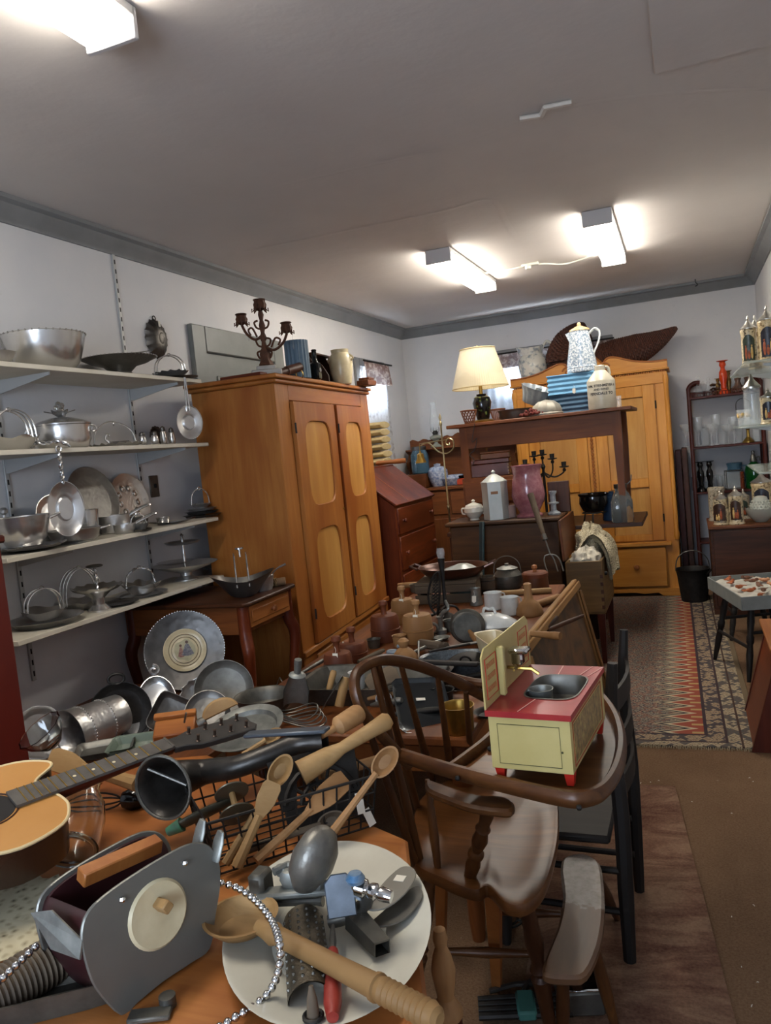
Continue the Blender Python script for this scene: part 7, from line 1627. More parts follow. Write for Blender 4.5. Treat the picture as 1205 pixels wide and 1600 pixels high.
g = G(); g.turn(b*.7, b*1.02, [(0, .012), (.1, .011), (.8, .013), (1, .012)], 12); ob('handle', g, GALV, t)
roller('pastry_docker', 'small wooden roller handle standing in the black roasting pan', 'tool', at(512, 1085, z=Z+.04), at(522, 1048, z=Z+.11), [(0, .008), (.3, .011), (.9, .012), (1, .009)], WD('light', 'Z'))
roller('wooden_plane_handle', 'pale wooden spool handle leaning in the pan next to the small roller', 'tool', at(530, 1104, z=Z+.03), at(540, 1058, z=Z+.12), [(0, .016), (.4, .015), (.8, .016), (1, .012)], WD('light', 'Z'))
bar('bread_knife', 'long bare steel blade leaning in the black roasting pan', 'blade', at(504, 1108, z=Z+.02), at(535, 1056, z=Z+.13), .02, .003, STEEL)
t = T('grey_shovel', 'grey weathered wooden shovel blade tilted behind the chair bow', 'shovel', at(598, 1062, z=Z+.07), 0, None, (.35, -.25, .5)); g = G(); g.prism([(-.055, -.045), (.055, -.045), (.06, .02), (.04, .05), (-.04, .05), (-.06, .02)], .01, .003); ob('blade', g, WD('grey', 'X'), t)
t = T('ice_cream_scoop', 'bright metal pastry crimper and ball scoop lying in the black pan', 'scoop', at(600, 1096, z=Z+.03), .4); g = G(); g.lathe(shell([(.003, 0), (.02, .008), (.027, .026)], .002), 18, MX(rx=.9)); ob('scoop_bowl', g, CHROME, t); g = G(); g.tube([(.0, .02, .01), (.1, .05, .03)], [.006, .008], 8); ob('handle', g, STEEL, t)
p = c_(655, 1128); t = T('shiny_tray', 'dark shiny rectangular tray leaning behind the chair spindles', 'tray', p+V((0, .04, .035)), 0, None, (.45, .1, .5)); g = G(); g.loft([ov2(.075, .11, 0), ov2(.085, .12, .012), ov2(.087, .122, .0125), ov2(.084, .119, .011), ov2(.074, .109, .002)]); ob('tray_body', g, mat('gunmetal', '#3f4346', .22, .8), t); g = G(); g.box((0, .03, .004), (.03, .012, .001), .0003); ob('price_sticker', g, PAPER, t)
p = c_(718, 1142); t = T('brass_pot', 'small brass pot standing behind the chair spindles', 'pot', p); r = 26*mpp(p); g = G(); g.lathe(shell([(r*.85, 0), (r*.9, .004), (r*.97, .075), (r*1.03, .08)], .002), 32); ob('pot_body', g, BRASS, t)
for px, py, m_, lab, l_ in ((600, 1060, 'grey', 'dark stick lying behind the grey shovel blade', .1), (560, 1050, 'black', 'blackened handle lying beside the low reddish mold', .12), (690, 1075, 'black', 'black handle poking out under the speckled roaster', .14), (855, 985, 'walnut', 'dark stick lying along the right table edge', .3)):
    a = c_(px, py, Z+.012); roller('wooden_stick', lab, 'tool', a, a+V((l_*.4, l_*.9, 0)) if px > 800 else a+V((l_, l_*.2, .0)), [(0, .009), (.5, .011), (1, .008)], WD(m_, 'X'))
# ------------------------------------------------------------------ near table (chamfered corner) and what lies on it
NT_ = .75
t = T('near_table', 'orange brown wooden table in the foreground heaped with kitchen tools', 'table', (-.95, 1.05, 0))
OT = [V(p)-V((-.95, 1.05)) for p in ((-.25, .58), (-.382, .94), (-.562, 1.363), (-1.08, 1.62), (-1.25, 1.70), (-1.86, 1.48), (-1.6, .58))]
g = G(); g.prism([(p.x, p.y) for p in OT], .028, .006, MX((0, 0, NT_-.028))); ob('tabletop', g, WD('orange', 'X'), t)
g = G(); g.prism([(p.x*.9, p.y*.88) for p in OT], .09, .003, MX((0, 0, NT_-.12))); ob('apron', g, WD('orange', 'X'), t)
for x, y in ((.44, -.02), (.02, .4), (-.55, .2), (-.4, -.36)):
    g = G(); g.turn((x, y, 0), (x, y, NT_-.03), [(0, .018), (.1, .028), (.4, .034), (.5, .024), (.55, .034), (1, .036)], 12); ob('leg', g, WD('orange', 'Z'), t)
N_ = NT_+.001
def n_(px, py, z=N_): return at(px, py, z=z)
# turned post beside the table
p = at(688, 1520, z=.62); t = T('turned_post', 'turned wooden post with finial standing beside the near table', 'post', (p.x+.006, p.y, 0)); h = at(676, 1447, y=p.y).z
g = G(); g.lathe([(0, 0), (.022, 0), (.024, .1), (.02, .3), (.026, h-.3), (.024, h-.16), (0, h-.16)], 16); ob('post_shaft', g, WD('mahog', 'Z'), t)
g = G(); g.lathe([(.024, h-.16), (.027, h-.155), (.026, h-.145), (.014, h-.125), (.018, h-.1), (.021, h-.075), (.016, h-.05), (.01, h-.035), (.013, h-.02), (.01, h-.004), (0, h)], 16); ob('finial', g, WD('mold', 'Z'), t)
# white oval platter
PC = V((-.585, 1.055, N_)); al = math.atan2(.91, -.41)
t = T('oval_platter', 'large white oval ironstone platter holding graters, knives and crank tools', 'platter', PC, al)
g = G(); g.lathe(shell([(.135, 0), (.14, .003), (.165, .012), (.235, .022), (.245, .026)], .004), 56, sy=.67); ob('platter_body', g, PLAT, t)
ZP = N_+.012
def p_(px, py, dz=.004): return at(px, py, z=ZP+dz)
# big food mill / slicer with grey side panels
P0 = n_(190, 1587); e_ = V((.32, .945, 0)).normalized(); nn = V((.945, -.32, .10)).normalized()
t = T('drum_slicer', 'grey metal drum slicer with cream hub, wooden bar and dark red interior', 'slicer', P0)
def pp(x, y): return onplane(x, y, P0, nn)-P0
ol = [(190, 1587), (150, 1545), (133, 1500), (127, 1462), (136, 1428), (165, 1398), (220, 1360), (275, 1328), (305, 1317), (328, 1322), (343, 1345), (345, 1385), (338, 1430), (329, 1482), (300, 1505), (255, 1535), (215, 1568)]
P = spline([pp(*q) for q in ol], 4, True); back = -nn
PANEL = mat('grey_enamelled_panel', '#6a6963', .38, .45, '#74736c', 6); MAR = mat('dark_maroon_enamel', '#2c1416', .35, 0, '#3a1c1d', 8)
def slab(P, d0, d1, inset=.0):
    c = sum(P, V((0, 0, 0)))/len(P); g = G(); r = lambda d, f: [c+(p-c)*f+back*d for p in P]
    g.loft([r(d0, .03), r(d0, .985), r(d0+(d1-d0)*.3, 1.0), r(d0+(d1-d0)*.7, 1.0), r(d1, .985), r(d1, .03)]); return g
ob('side_panel', slab(P, 0, .006), PANEL, t)
bk = [p+V((0, 0, .0)) for p in P]
dB = .135
ob('side_panel', slab(P, dB, dB+.006), PANEL, t)
c = sum(P, V((0, 0, 0)))/len(P)
g = G(); mid = [p for p in P]; n_p = len(P)
low = [q for q in P]      # curved dark drum between the panels, open at the top
for f in (.93, .9): g.loft([[c+(p-c)*f+back*d for p in P[:]][:int(n_p*.26)] for d in (.006, dB)], caps=False, closed=False)
for f in (.93,): g.loft([[c+(p-c)*f+back*d for p in P][int(n_p*.62):] for d in (.006, dB)], caps=False, closed=False)
ob('drum_shell', g, MAR, t, ang=60)
ob('inner_wall', slab([c+(p-c)*.93 for p in P], dB-.006, dB-.001), MAR, t)
ob('inner_wall', slab([c+(p-c)*.93 for p in P], .0065, .010), MAR, t)
hub = pp(247, 1428); M_ = AX(P0*0+hub, hub+nn)
g = G(); g.lathe([(0, .004), (.012, .004), (.03, .0015), (.046, .004), (.05, .0005), (.05, 0), (0, 0)], 36, M_); hb = ob('hub_disc', g, CREAM, t)
g = G(); g.box((0, 0, .015), (.016, .016, .028), .002, AX(pp(246, 1412), pp(246, 1412)+nn, .6)); ob('square_shaft', g, WD('light', 'X'), hb)
for q in ((190, 1405), (288, 1348)):
    g = G(); g.ball(pp(*q)+nn*.002, .005, 8); ob('bolt', g, CHROME, t)
a = pp(172, 1388)+back*.085; b = pp(296, 1330)+back*.085
g = G(); g.box((0, 0, (b-a).length/2), (.024, .024, (b-a).length*1.0), .002, AX(a, b, .3)); ob('wooden_bar', g, WD('orange', 'Z'), t)
def quad(name, pts, m, th=.003):
    P_ = [V(q) for q in pts]; n = (P_[1]-P_[0]).cross(P_[2]-P_[0]).normalized(); g = G(); g.loft([P_, [q+n*th for q in P_]]); return g
g = quad('', [pp(128, 1470)+back*.0, pp(124, 1500)+back*.0, pp(112, 1500)+back*.06, pp(100, 1450)+back*.10, pp(112, 1436)+back*.06], GALV); ob('clamp_flange', g, GALV, t)
for (x, y), dd in (((318, 1330), .02), ((335, 1345), .0)):
    a = pp(x, y)+back*(dd+.05-.05); g = G(); g.lathe([(0, 0), (.012, 0), (.014, .004), (.014, .03), (.009, .045), (0, .048)], 16, AX(a, a+V((.15, .3, .8))), sy=.35); ob('wing_lever', g, GALV, t)
g = G(); f0 = pp(240, 1535)+back*.06; g.box((0, 0, 0), (.05, .05, max(.02, (f0.z+.02))), .006, MX((f0.x, f0.y, f0.z/2))); ob('clamp_foot', g, TIN, t)
# beaded rim of a glass plate, built only as a run of silver beads
bpt = [at(x, y, z=z) for x, y, z in ((346, 1380, .83), (372, 1388, .825), (400, 1408, .82), (424, 1438, .818), (437, 1475, .836), (436, 1512, .812), (424, 1545, .78), (400, 1570, .77), (370, 1588, .762), (345, 1604, .757), (318, 1612, .757))]
t = T('beaded_plate_rim', 'shiny beaded rim of a clear glass plate curving over ladle and platter right of the slicer', 'beads', bpt[0]); P_ = spline(bpt, 14); acc = 0; prev = P_[0]; first = None
for q in P_:
    acc += (q-prev).length; prev = q
    if first is None or acc >= .0112:
        acc = 0
        if first is None: bd = G(); bd.ball((0, 0, 0), .0062, 10); first = ob('bead', bd, CHROME, t, q-bpt[0])
        else: c = first.copy(); COL.objects.link(c); c.location = q-bpt[0]
g = G(); g.tube([q-bpt[0] for q in P_], .0012, 4); ob('strand_wire', g, STEEL, t)
# wooden ladle and embossed pin
a = at(376, 1432, z=.80); b = at(688, 1594, z=.815)
t = T('wooden_ladle', 'wooden ladle with broad shallow bowl and ringed long handle across the platter', 'ladle', a); d = b-a; u = d.normalized()
g = G(); g.lathe(shell([(.004, -.026), (.04, -.018), (.058, .0), (.06, .003)], .005), 32); ob('ladle_bowl', g, WD('light', 'X'), t)
g = G(); L_ = d.length; pr = [(.0, .012), (.06, .014), (.1, .017), (.12, .0135), (.5, .0145), (.69, .016), (.695, .0185), (.71, .0185), (.715, .0155)]
for k in range(9): pr += [(.74+k*.027, .0175), (.755+k*.027, .0145)]
pr += [(.985, .014), (1, .008)]
g.turn(u*.05, d, pr, 16); ob('handle', g, WD('light', 'X'), t)
# graters, knives, cranks on the platter
def paddle(name, label, cat, pts, z, th, m, sticker=None):
    P_ = [at(x, y, z=z) for x, y in pts]; o = sum(P_, V((0, 0, 0)))/len(P_); t = T(name, label, cat, o); g = G(); g.prism([(q.x-o.x, q.y-o.y) for q in spline(P_, 4, True)], th, th*.3); ob('blade', g, m, t)
    if sticker: q = at(*sticker, z=z+th)-o; g = G(); g.box((q.x, q.y, th+.0006), (.018, .018, .001), .0002, None); ob('price_sticker', g, PAPER, t)
    return t
paddle('broad_spatula', 'rounded grey metal spatula blade underneath another on the platter', 'spatula', [(578, 1448), (600, 1425), (640, 1392), (656, 1388), (660, 1405), (640, 1432), (610, 1448)], ZP+.012, .003, STEEL)
paddle('broad_spatula', 'rounded grey metal spatula blade with white price sticker on the platter', 'spatula', [(572, 1420), (596, 1385), (625, 1358), (645, 1358), (650, 1372), (632, 1400), (600, 1422)], ZP+.03, .003, mat('pale_steel', '#8d8a82', .45, .7), (625, 1373))
t = T('nutmeg_grater', 'small square metal grater box open at its end on the platter', 'grater', p_(575, 1470), 0, None, (0, .1, math.atan2((p_(545, 1440)-p_(605, 1502)).y, (p_(545, 1440)-p_(605, 1502)).x)-PI/2)); g = G(); q4 = lambda s, y: [(sx*s, y, .001+(sz+1)*s*.8) for sx, sz in ((-1, -1), (1, -1), (1, 1), (-1, 1))]
g.loft([q4(.013, -.045), q4(.016, .045), q4(.0145, .045), q4(.0115, -.045)], caps=False); g.loft([q4(.013, -.045), q4(.0115, -.045)], caps=False); ob('grater_box', g, TIN, t)
t = T('punched_cylinder_grater', 'long half round punched tin grater lying at the front of the platter', 'grater', p_(480, 1500), 0, None, (0, 0, math.atan2(-.5, .2)+.15)); g = G()
g.grid(36, 12, lambda u, v: ((u-.5)*.19, .032*math.cos(PI*v), .032*math.sin(PI*v))); g.grid(36, 12, lambda u, v: ((u-.5)*.19, .030*math.cos(PI*(1-v)), .03*math.sin(PI*(1-v)))); ob('grater_shell', g, mat('dark_brown_tin', '#3d352b', .5, .6, '#5c5344', 26, .6, 90), t)
g = G()
for i in range(11):
    for j in range(6): a = PI*(j+1)/7; g.lathe([(.003, 0), (.0012, .003)], 6, AX((-.08+i*.016, .032*math.cos(a), .032*math.sin(a)), (-.08+i*.016, .05*math.cos(a), .05*math.sin(a))))
o = ob('punched_teeth', g, TIN, t); o['kind'] = 'stuff'
a = p_(520, 1590, .02); t = T('red_handled_tool', 'metal tool with worn red wooden handle at the middle of the platter', 'tool', a); d = p_(520, 1452, .02)-a; g = G(); g.turn(d*.0, d*.72, [(0, .008), (.2, .0125), (.7, .0125), (1, .008)], 12); ob('handle', g, mat('worn_red_paint', '#7d241c', .5, 0, '#93352a', 40), t); g = G(); g.tube([d*.7, d*.85, d*1.05], [.005, .006, .003], 8); ob('shank', g, STEEL, t)
t = T('wooden_stake', 'dark pointed wooden peg with ring leaning at the platter front edge', 'peg', p_(490, 1592, .01)); g = G(); g.turn((0, 0, 0), at(486, 1540, z=ZP+.05)-p_(490, 1592, .01), [(0, .009), (.6, .007), (1, .003)], 10); ob('peg', g, WD('grey', 'Z'), t); g = G(); g.tube([(.012*math.cos(a), .012*math.sin(a), .004) for a in [2*PI*i/16 for i in range(16)]], .003, 6, closed=True); ob('ring', g, IRON, t)
# cast hopper mill
p = p_(478, 1398, .0); t = T('hopper_mill', 'old cast metal mill with round hopper leaning over the platter', 'mill', p, 0)
g = G(); cM = at(488, 1350, z=ZP+.10)-p; ax = (CAM-(p+cM)).normalized(); Mh = AX(cM, cM+V((.35, -.05, .8)))
g.lathe(shell([(.012, -.045), (.03, -.035), (.046, -.005), (.047, .02), (.036, .048), (.02, .062), (.002, .066)], .003), 28, Mh, sy=.7); ob('hopper', g, mat('cast_aluminium', '#63605b', .45, .7, '#7d7a72', 20, .4, 60), t)
g = G(); g.tube(spline([cM*.9, cM*.6, V((-.01, .0, .02)), V((0, 0, 0))], 4), [.022, .02, .018, .022], 10); ob('mill_neck', g, GALV, t)
g = G(); a = at(402, 1398, z=ZP+.035)-p; b = at(522, 1388, z=ZP+.05)-p; g.box((0, 0, (b-a).length/2), (.03, .012, (b-a).length), .004, AX(a, b)); ob('bed_bar', g, GALV, t)
g = G(); a = at(400, 1412, z=ZP+.02)-p; b = at(505, 1408, z=ZP+.03)-p; g.tube([a, a.lerp(b, .9), b], [.006, .006, .009], 8); ob('crank_rod', g, STEEL, t)
g = G()
for x, y, z, r in ((452, 1372, .06, .018), (470, 1382, .06, .014), (495, 1378, .07, .015), (440, 1360, .07, .012), (515, 1385, .055, .012)): g.ball(at(x, y, z=ZP+z)-p, (r, r*.8, r), 8)
g.tube([at(x, y, z=ZP+.075)-p for x, y in ((428, 1362), (450, 1352), (480, 1356))], .007, 8); ob('gear_housing', g, GALV, t)
g = G(); q = at(408, 1382, z=ZP+.045)-p; g.box(q, (.03, .04, .05), .006); ob('clamp_jaw', g, TIN, t)
# clamp with blue top
p = p_(535, 1430, .0); t = T('table_clamp', 'bright metal clamp crank with blue painted cap standing on the platter', 'clamp', p)
def r_(x, y, z): return at(x, y, z=ZP+z)-p
g = G(); g.tube(spline([r_(515, 1440, .01), r_(545, 1430, .02), r_(570, 1412, .04), r_(572, 1395, .07), r_(560, 1380, .09)], 5), [.011, .012, .011, .012, .014], 10); ob('clamp_arm', g, STEEL, t)
g = G(); g.prism([(-.022, -.03), (.022, -.03), (.024, .02), (.012, .032), (-.012, .032), (-.024, .02)], .008, .002, AX(r_(532, 1400, .06), r_(532, 1400, .06)+(CAM-p-r_(532, 1400, .06)))); ob('jaw_plate', g, mat('worn_zinc', '#7f8791', .35, .8, '#5f666d', 14), t)
g = G(); g.lathe([(0, 0), (.013, 0), (.015, .006), (.01, .014), (0, .016)], 18, MX(r_(556, 1378, .1))); ob('blue_cap', g, mat('blue_paint', '#27587f', .45, 0, '#7a8790', 50), t)
g = G(); g.turn(r_(558, 1385, .085), r_(612, 1402, .075), [(0, .014), (.25, .014), (.3, .008), (.4, .012), (.55, .013), (.6, .008), (.7, .011), (1, .009)], 12); ob('thumb_screw', g, CHROME, t)
g = G(); g.lathe([(0, 0), (.012, 0), (.014, .012), (.012, .02), (0, .02)], 14, AX(r_(558, 1395, .07), r_(575, 1385, .07))); ob('screw_boss', g, CHROME, t)

# ------------------------------------------------------------------ wire basket full of wooden spoons
bl, br = n_(345, 1368), n_(582, 1292); e2 = (br-bl).normalized(); f2 = V((-e2.y, e2.x, 0)); Lb = (br-bl).length
t = T('wire_basket', 'rectangular rusty wire basket full of wooden spoons and ladles', 'basket', bl+f2*.0, 0); Hb = .105; Wd = .19
def bp(u, v, w): o = 1+.10*w/Hb; return e2*(Lb*(.5+(u-.5)*o)) + f2*(Wd*(.5+(v-.5)*o)) + V((0, 0, w+.003))
g = G()
for w in (0, .035, .07): g.tube([bp(0, 0, w), bp(1, 0, w), bp(1, 1, w), bp(0, 1, w)], .0022, 5, closed=True)
for k in range(13):
    for v in (0, 1): g.tube([bp(k/12, v, 0), bp(k/12, v, Hb)], .002, 5)
for k in range(8):
    for u_ in (0, 1): g.tube([bp(u_, k/7, 0), bp(u_, k/7, Hb)], .0015, 5)
    g.tube([bp(0, k/7, 0), bp(1, k/7, 0)], .0015, 5)
o = ob('wire_mesh', g, IRON, t); o['kind'] = 'stuff'
g = G(); g.tube([bp(0, 0, Hb), bp(1, 0, Hb), bp(1, 1, Hb), bp(0, 1, Hb)], .0032, 6, closed=True); ob('rim_wire', g, IRON, t)
g = G(); q = bp(.9, 0, Hb*.55)-f2*.002; g.prism([(-.008, -.022), (.008, -.022), (.008, .02), (-.008, .02)], .001, 0, AX(q, q-f2*.3+V((0, 0, .05)))); ob('price_tag', g, PAPER, t)
g = G(); q = bp(.97, 0, Hb*.2)-f2*.002; g.prism([(-.008, -.018), (.008, -.018), (.008, .018), (-.008, .018)], .001, 0, AX(q, q-f2*.3+V((0, 0, .05)), .3)); ob('price_tag', g, PAPER, t)
def spoon(label, tip, zt_, butt, zb_, rb, m, rh=.007, kind='spoon', cat='spoon'):
    a = at(*tip, z=zt_); b = at(*butt, z=zb_); t = T('wooden_'+kind if kind in ('spoon', 'paddle') else kind, label, cat, b); d = a-b; u = d.normalized(); L_ = d.length
    cv = (CAM-a).normalized(); s = u.cross(cv).normalized(); nz = s.cross(u)
    g = G(); n = 20; rings = []
    if kind == 'paddle':
        for k in range(9):
            f = k/8; w = rb*(.35+.65*min(1, f*2.2))*(1 if f < .9 else .75); rings.append([u*(L_*(.55+.45*f))+s*(w*x)+nz*(.004*y) for x, y in ((-1, -1), (1, -1), (1.05, 0), (1, 1), (-1, 1), (-1.05, 0))])
        g.loft(rings)
    else:
        M_ = Matrix((s, u, nz)).transposed().to_4x4(); M_.translation = u*(L_-rb*1.3); g.lathe(shell([(.003, -.014), (rb*.6, -.011), (rb, 0), (rb*1.02, .002)], .0035), 24, M_ @ Matrix.Diagonal((.8, 1.3, 1, 1)))
    ob('blade' if kind == 'paddle' else 'bowl', g, m, t); g = G(); g.tube([V((0, 0, 0)), u*(L_*.3), u*(L_-rb*2.3 if kind != 'paddle' else L_*.6)], [rh*1.25, rh, rh*.9], 8); ob('handle', g, m, t); return t
LW_, MW_, DW_ = WD('light', 'X'), WD('mold', 'X'), WD('grey', 'X')
spoon('pale wooden spoon with upright oval bowl in the wire basket', (452, 1180), .93, (352, 1350), .775, .026, LW_)
spoon('flat ended pale wooden stirrer beside the oval bowled spoon', (428, 1222), .90, (370, 1355), .775, .018, LW_, .009, 'paddle')
spoon('wooden spoon at the right corner of the wire basket with tied tag', (618, 1168), .93, (520, 1300), .80, .026, MW_)
spoon('brown wooden paddle lying lengthwise at the back of the wire basket', (540, 1215), .86, (400, 1345), .775, .022, MW_, .008, 'paddle')
spoon('greyish wooden spoon lying low along the front wires of the basket', (540, 1275), .80, (380, 1330), .775, .022, DW_)
roller('butter_paddle_handle', 'thick bright wooden paddle handle pointing right above the wire basket', 'paddle', at(470, 1208, z=.88), at(610, 1123, z=.95), [(0, .026), (.3, .02), (.45, .0125), (.8, .016), (.95, .019), (1, .012)], WD('light', 'X'))
roller('wooden_mallet', 'turned mallet with grey round head above the wire basket', 'mallet', at(500, 1152, z=.93), at(563, 1113, z=.95), [(0, .006), (.35, .008), (.45, .02), (.9, .022), (1, .018)], WD('mold', 'X'))
roller('wooden_stick', 'short pale stick passing behind the bright paddle handle', 'stick', at(500, 1215, z=.84), at(612, 1180, z=.84), [(0, .009), (.5, .011), (1, .009)], WD('mold', 'X'))
# pierced cast iron trivet standing in the basket
p = at(498, 1228, z=.84); t = T('cast_trivet', 'dark cast iron plate with fan shaped cut outs standing in the wire basket', 'trivet', p); xx = e2; yy = V((0, 0, 1))*.92+f2*.4; Mx = Matrix((xx, yy.normalized(), xx.cross(yy).normalized())).transposed().to_4x4()
g = G(); g.bx(-.08, .08, -.07, -.03, -.003, .003, .001, Mx); g.prism([(-.085, -.03), (-.055, -.03), (-.04, .03), (0, .045), (.04, .03), (.055, -.03), (.085, -.03), (.095, .07), (-.095, .07)], .006, .001, Mx @ MX((0, 0, -.003))); ob('plate_rim', g, IRON, t)
for k in range(7):
    a = .35+k*.41; g = G(); g.tube([(0, -.038, 0), (.075*math.cos(a), -.038+.075*math.sin(a), 0)], .005, 6, flat=.6, M=Mx); ob('spoke', g, IRON, t)
g = G(); g.tube([(.045*math.cos(.2+k*.27), -.038+.045*math.sin(.2+k*.27), 0) for k in range(11)], .005, 6, M=Mx); g.tube([(.078*math.cos(.2+k*.27), -.038+.078*math.sin(.2+k*.27), 0) for k in range(11)], .007, 6, M=Mx); ob('arc_band', g, IRON, t)
# dark metal horn
p = at(255, 1228, z=.87); t = T('metal_horn', 'dark metal horn with wide oval mouth and long curved neck', 'horn', p)
path = [at(x, y, z=z)-p for x, y, z in ((252, 1232, .87), (278, 1218, .875), (320, 1206, .875), (370, 1198, .89), (420, 1180, .905), (465, 1163, .915), (508, 1157, .92))]
vd = (CAM-p).normalized(); path[0] = path[1]+(path[0]-path[1])*.9+vd*.022; P_ = spline(path, 5); R_ = lerp_list([.064, .04, .026, .023, .022, .024, .027], len(P_))
g = G(); g.tube(P_, R_, 20); g.f = g.f[:-2]; g.mi = g.mi[:-2]; n0 = len(P_); g.tube(P_, [r*.93 for r in R_], 20); g.f = g.f[:-2]; g.mi = g.mi[:-2]; ob('horn_body', g, mat('dark_leathered_metal', '#262320', .36, .5, '#37332f', 30, .15, 70), t)
m0 = (P_[1]-P_[0]).normalized(); g = G(); s1 = m0.orthogonal().normalized(); s2 = m0.cross(s1); g.tube([P_[0]+(s1*math.cos(a)+s2*math.sin(a))*.0635 for a in [2*PI*i/32 for i in range(32)]], .0035, 6, closed=True); ob('rolled_rim', g, TIN, t)
g = G(); g.tube([P_[0]-s2*.05+m0*.004, P_[0]+s1*.03+s2*.03+m0*.02], .003, 6); ob('thin_rod', g, STEEL, t)
a = at(385, 1148, z=.93); b = at(512, 1140, z=.95); bar('blue_grey_blade', 'blue grey flat blade handle above the horn neck', 'tool', a, b, .03, .008, mat('blue_grey_metal', '#535a62', .4, .5))
# green handled scoop and two disc roller
p = at(330, 1275, z=.83); t = T('green_handled_scoop', 'dark scoop with chipped green painted handle at the left of the wire basket', 'scoop', p); P_ = [at(x, y, z=z)-p for x, y, z in ((262, 1300, .82), (290, 1285, .835), (325, 1268, .845), (360, 1252, .85))]; g = G(); g.tube(spline(P_, 5), [.006, .014, .016, .012], 10, flat=.5); ob('scoop_blade', g, mat('dark_bronze_metal', '#3a372c', .45, .6, '#4c493c', 20), t); g = G(); g.tube(spline([P_[0], P_[0].lerp(P_[1], .8)], 4), [.0085, .0145], 10); ob('green_handle', g, mat('chipped_green', '#2f6a4a', .5, 0, '#3a4438', 60), t)
p = at(366, 1254, z=.86); t = T('disc_roller', 'two thin metal discs on a short wooden axle above the wire basket', 'roller', p); ax = V((.5, -.55, -.5)).normalized()
for s, nm in ((-1, 'disc'), (1, 'disc')):
    g = G(); g.lathe([(0, 0), (.033, .0), (.034, .001), (.033, .003), (0, .003)], 28, AX(ax*(s*.024), ax*(s*.024+.1))); ob('disc', g, mat('brownish_tin', '#5a5445', .4, .6), t)
g = G(); g.tube([ax*-.03, ax*.032], .006, 8); ob('axle', g, WD('light', 'X'), t)
# ------------------------------------------------------------------ guitar
A0, B0_ = at(264, 1164, z=.92), at(18, 1252, z=.92); gx_ = (A0-B0_).normalized()
vw = (CAM-(A0+B0_)/2).normalized(); up_ = V((.12, -.22, .95)); gy = up_.cross(gx_).normalized(); gz = gx_.cross(gy)
t = T('acoustic_guitar', 'acoustic guitar with pale top and dark pegged headstock lying across the tools', 'guitar'); t.matrix_world = Matrix((gx_, gy, gz)).transposed().to_4x4(); t.location = A0
bpy.context.view_layer.update()
FL = (A0-B0_).length; SCW = .024
g = G(); g.loft([[(x, -w, 0), (x, w, 0), (x, w, .006), (x, -w, .006)] for x, w in ((-FL, .029), (0, .0225))]); fb = ob('fretboard', g, mat('worn_fretboard', '#3f3a36', .5, 0, '#55504a', 30), t)
g = G(); g.loft([[(x, math.cos(a)*w, -.001+min(0, math.sin(a))*h) for a in [PI+PI*k/8 for k in range(9)]] for x, w, h in ((-FL*.78, .028, .03), (-.1, .0225, .02), (0.0, .0215, .02))]); ob('neck', g, WD('mahog', 'X'), t)
for k in range(15):
    x = -(FL*1.62)*(1-2**(-(k+1)/12))
    if x < -FL+.004: break
    w = .0225+.0065*(-x/FL); g = G(); g.tube([(x, -w, .0065), (x, w, .0065)], .0013, 6); ob('fret', g, BRASS, fb)
    if k in (2, 4, 6, 8): g = G(); xm = x+.008; g.lathe([(0, .0007), (.0035, .0005), (.0035, 0), (0, 0)], 10, MX((xm, 0, .006))); ob('inlay_dot', g, CREAM, fb)
g = G(); g.bx(-.002, .003, -.0225, .0225, 0, .009, .001); ob('nut', g, mat('bone', '#4a443c', .4), t)
HS = [(0.003, -.022), (.03, -.024), (.06, -.036), (.12, -.038), (.2, -.036), (.215, -.02), (.21, 0), (.215, .02), (.2, .036), (.12, .038), (.06, .036), (.03, .024), (.003, .022)]
g = G(); g.prism(HS, .014, .002, MX((0, 0, -.012), ry=.07)); hs = ob('headstock', g, mat('scuffed_black', '#2c2a28', .4, 0, '#3d3a37', 16), t)
for k in range(4):
    for s in (-1, 1):
        g = G(); x = .06+k*.042; g.lathe([(0, 0), (.0055, 0), (.0055, .002), (.0035, .003), (.0035, .014), (.0045, .016), (0, .017)], 10, MX((x, s*.02, .001-x*.07))); ob('tuning_post', g, mat('peg_brown', '#4a3a30', .35, .5), hs)
bx0 = -FL*.80
def body_outline(f=1.0):
    r = [(bx0+.012, -.04), (bx0+.01, -.08), (bx0-.02, -.125), (bx0-.1, -.145), (bx0-.18, -.12), (bx0-.25, -.125), (bx0-.36, -.185), (bx0-.46, -.15), (bx0-.5, 0), (bx0-.46, .15), (bx0-.36, .185), (bx0-.25, .125), (bx0-.18, .12), (bx0-.08, .14), (bx0-.01, .135), (bx0+.035, .105), (bx0+.04, .08), (bx0+.0, .05), (bx0-.005, .03)]
    return [(p.x, p.y) for p in spline([(x, y, 0) for x, y in r], 4, True)]
BO = body_outline(); cx, cy = bx0-.23, 0
SPR = mat('spruce_top', '#ad7a40', .3, 0, '#b8864b', 5); g = G(); g.prism(BO, .004, .001, MX((0, 0, -.006))); bt = ob('soundboard', g, SPR, t)
g = G(); g.prism([(cx+(x-cx)*.995, cy+(y-cy)*.995) for x, y in BO], .07, .002, MX((0, 0, -.077))); ob('body_sides', g, mat('dark_sides', '#20140f', .25, 0, '#2f1c14', 8), t)
g = G(); g.tube([(x, y, -.003) for x, y in BO], .0032, 6, closed=True); ob('binding', g, mat('cream_binding', '#c9b488', .4), bt)
g = G(); g.lathe([(0, 0), (.05, 0), (.05, .0008), (0, .0008)], 36, MX((-FL-.045, 0, -.002))); ob('sound_hole', g, CREASE, bt); g = G(); g.tube([((-FL-.045)+.055*math.cos(a), .055*math.sin(a), -.0015) for a in [2*PI*i/40 for i in range(40)]], .002, 4, closed=True); ob('rosette', g, WD('walnut', 'X'), bt)

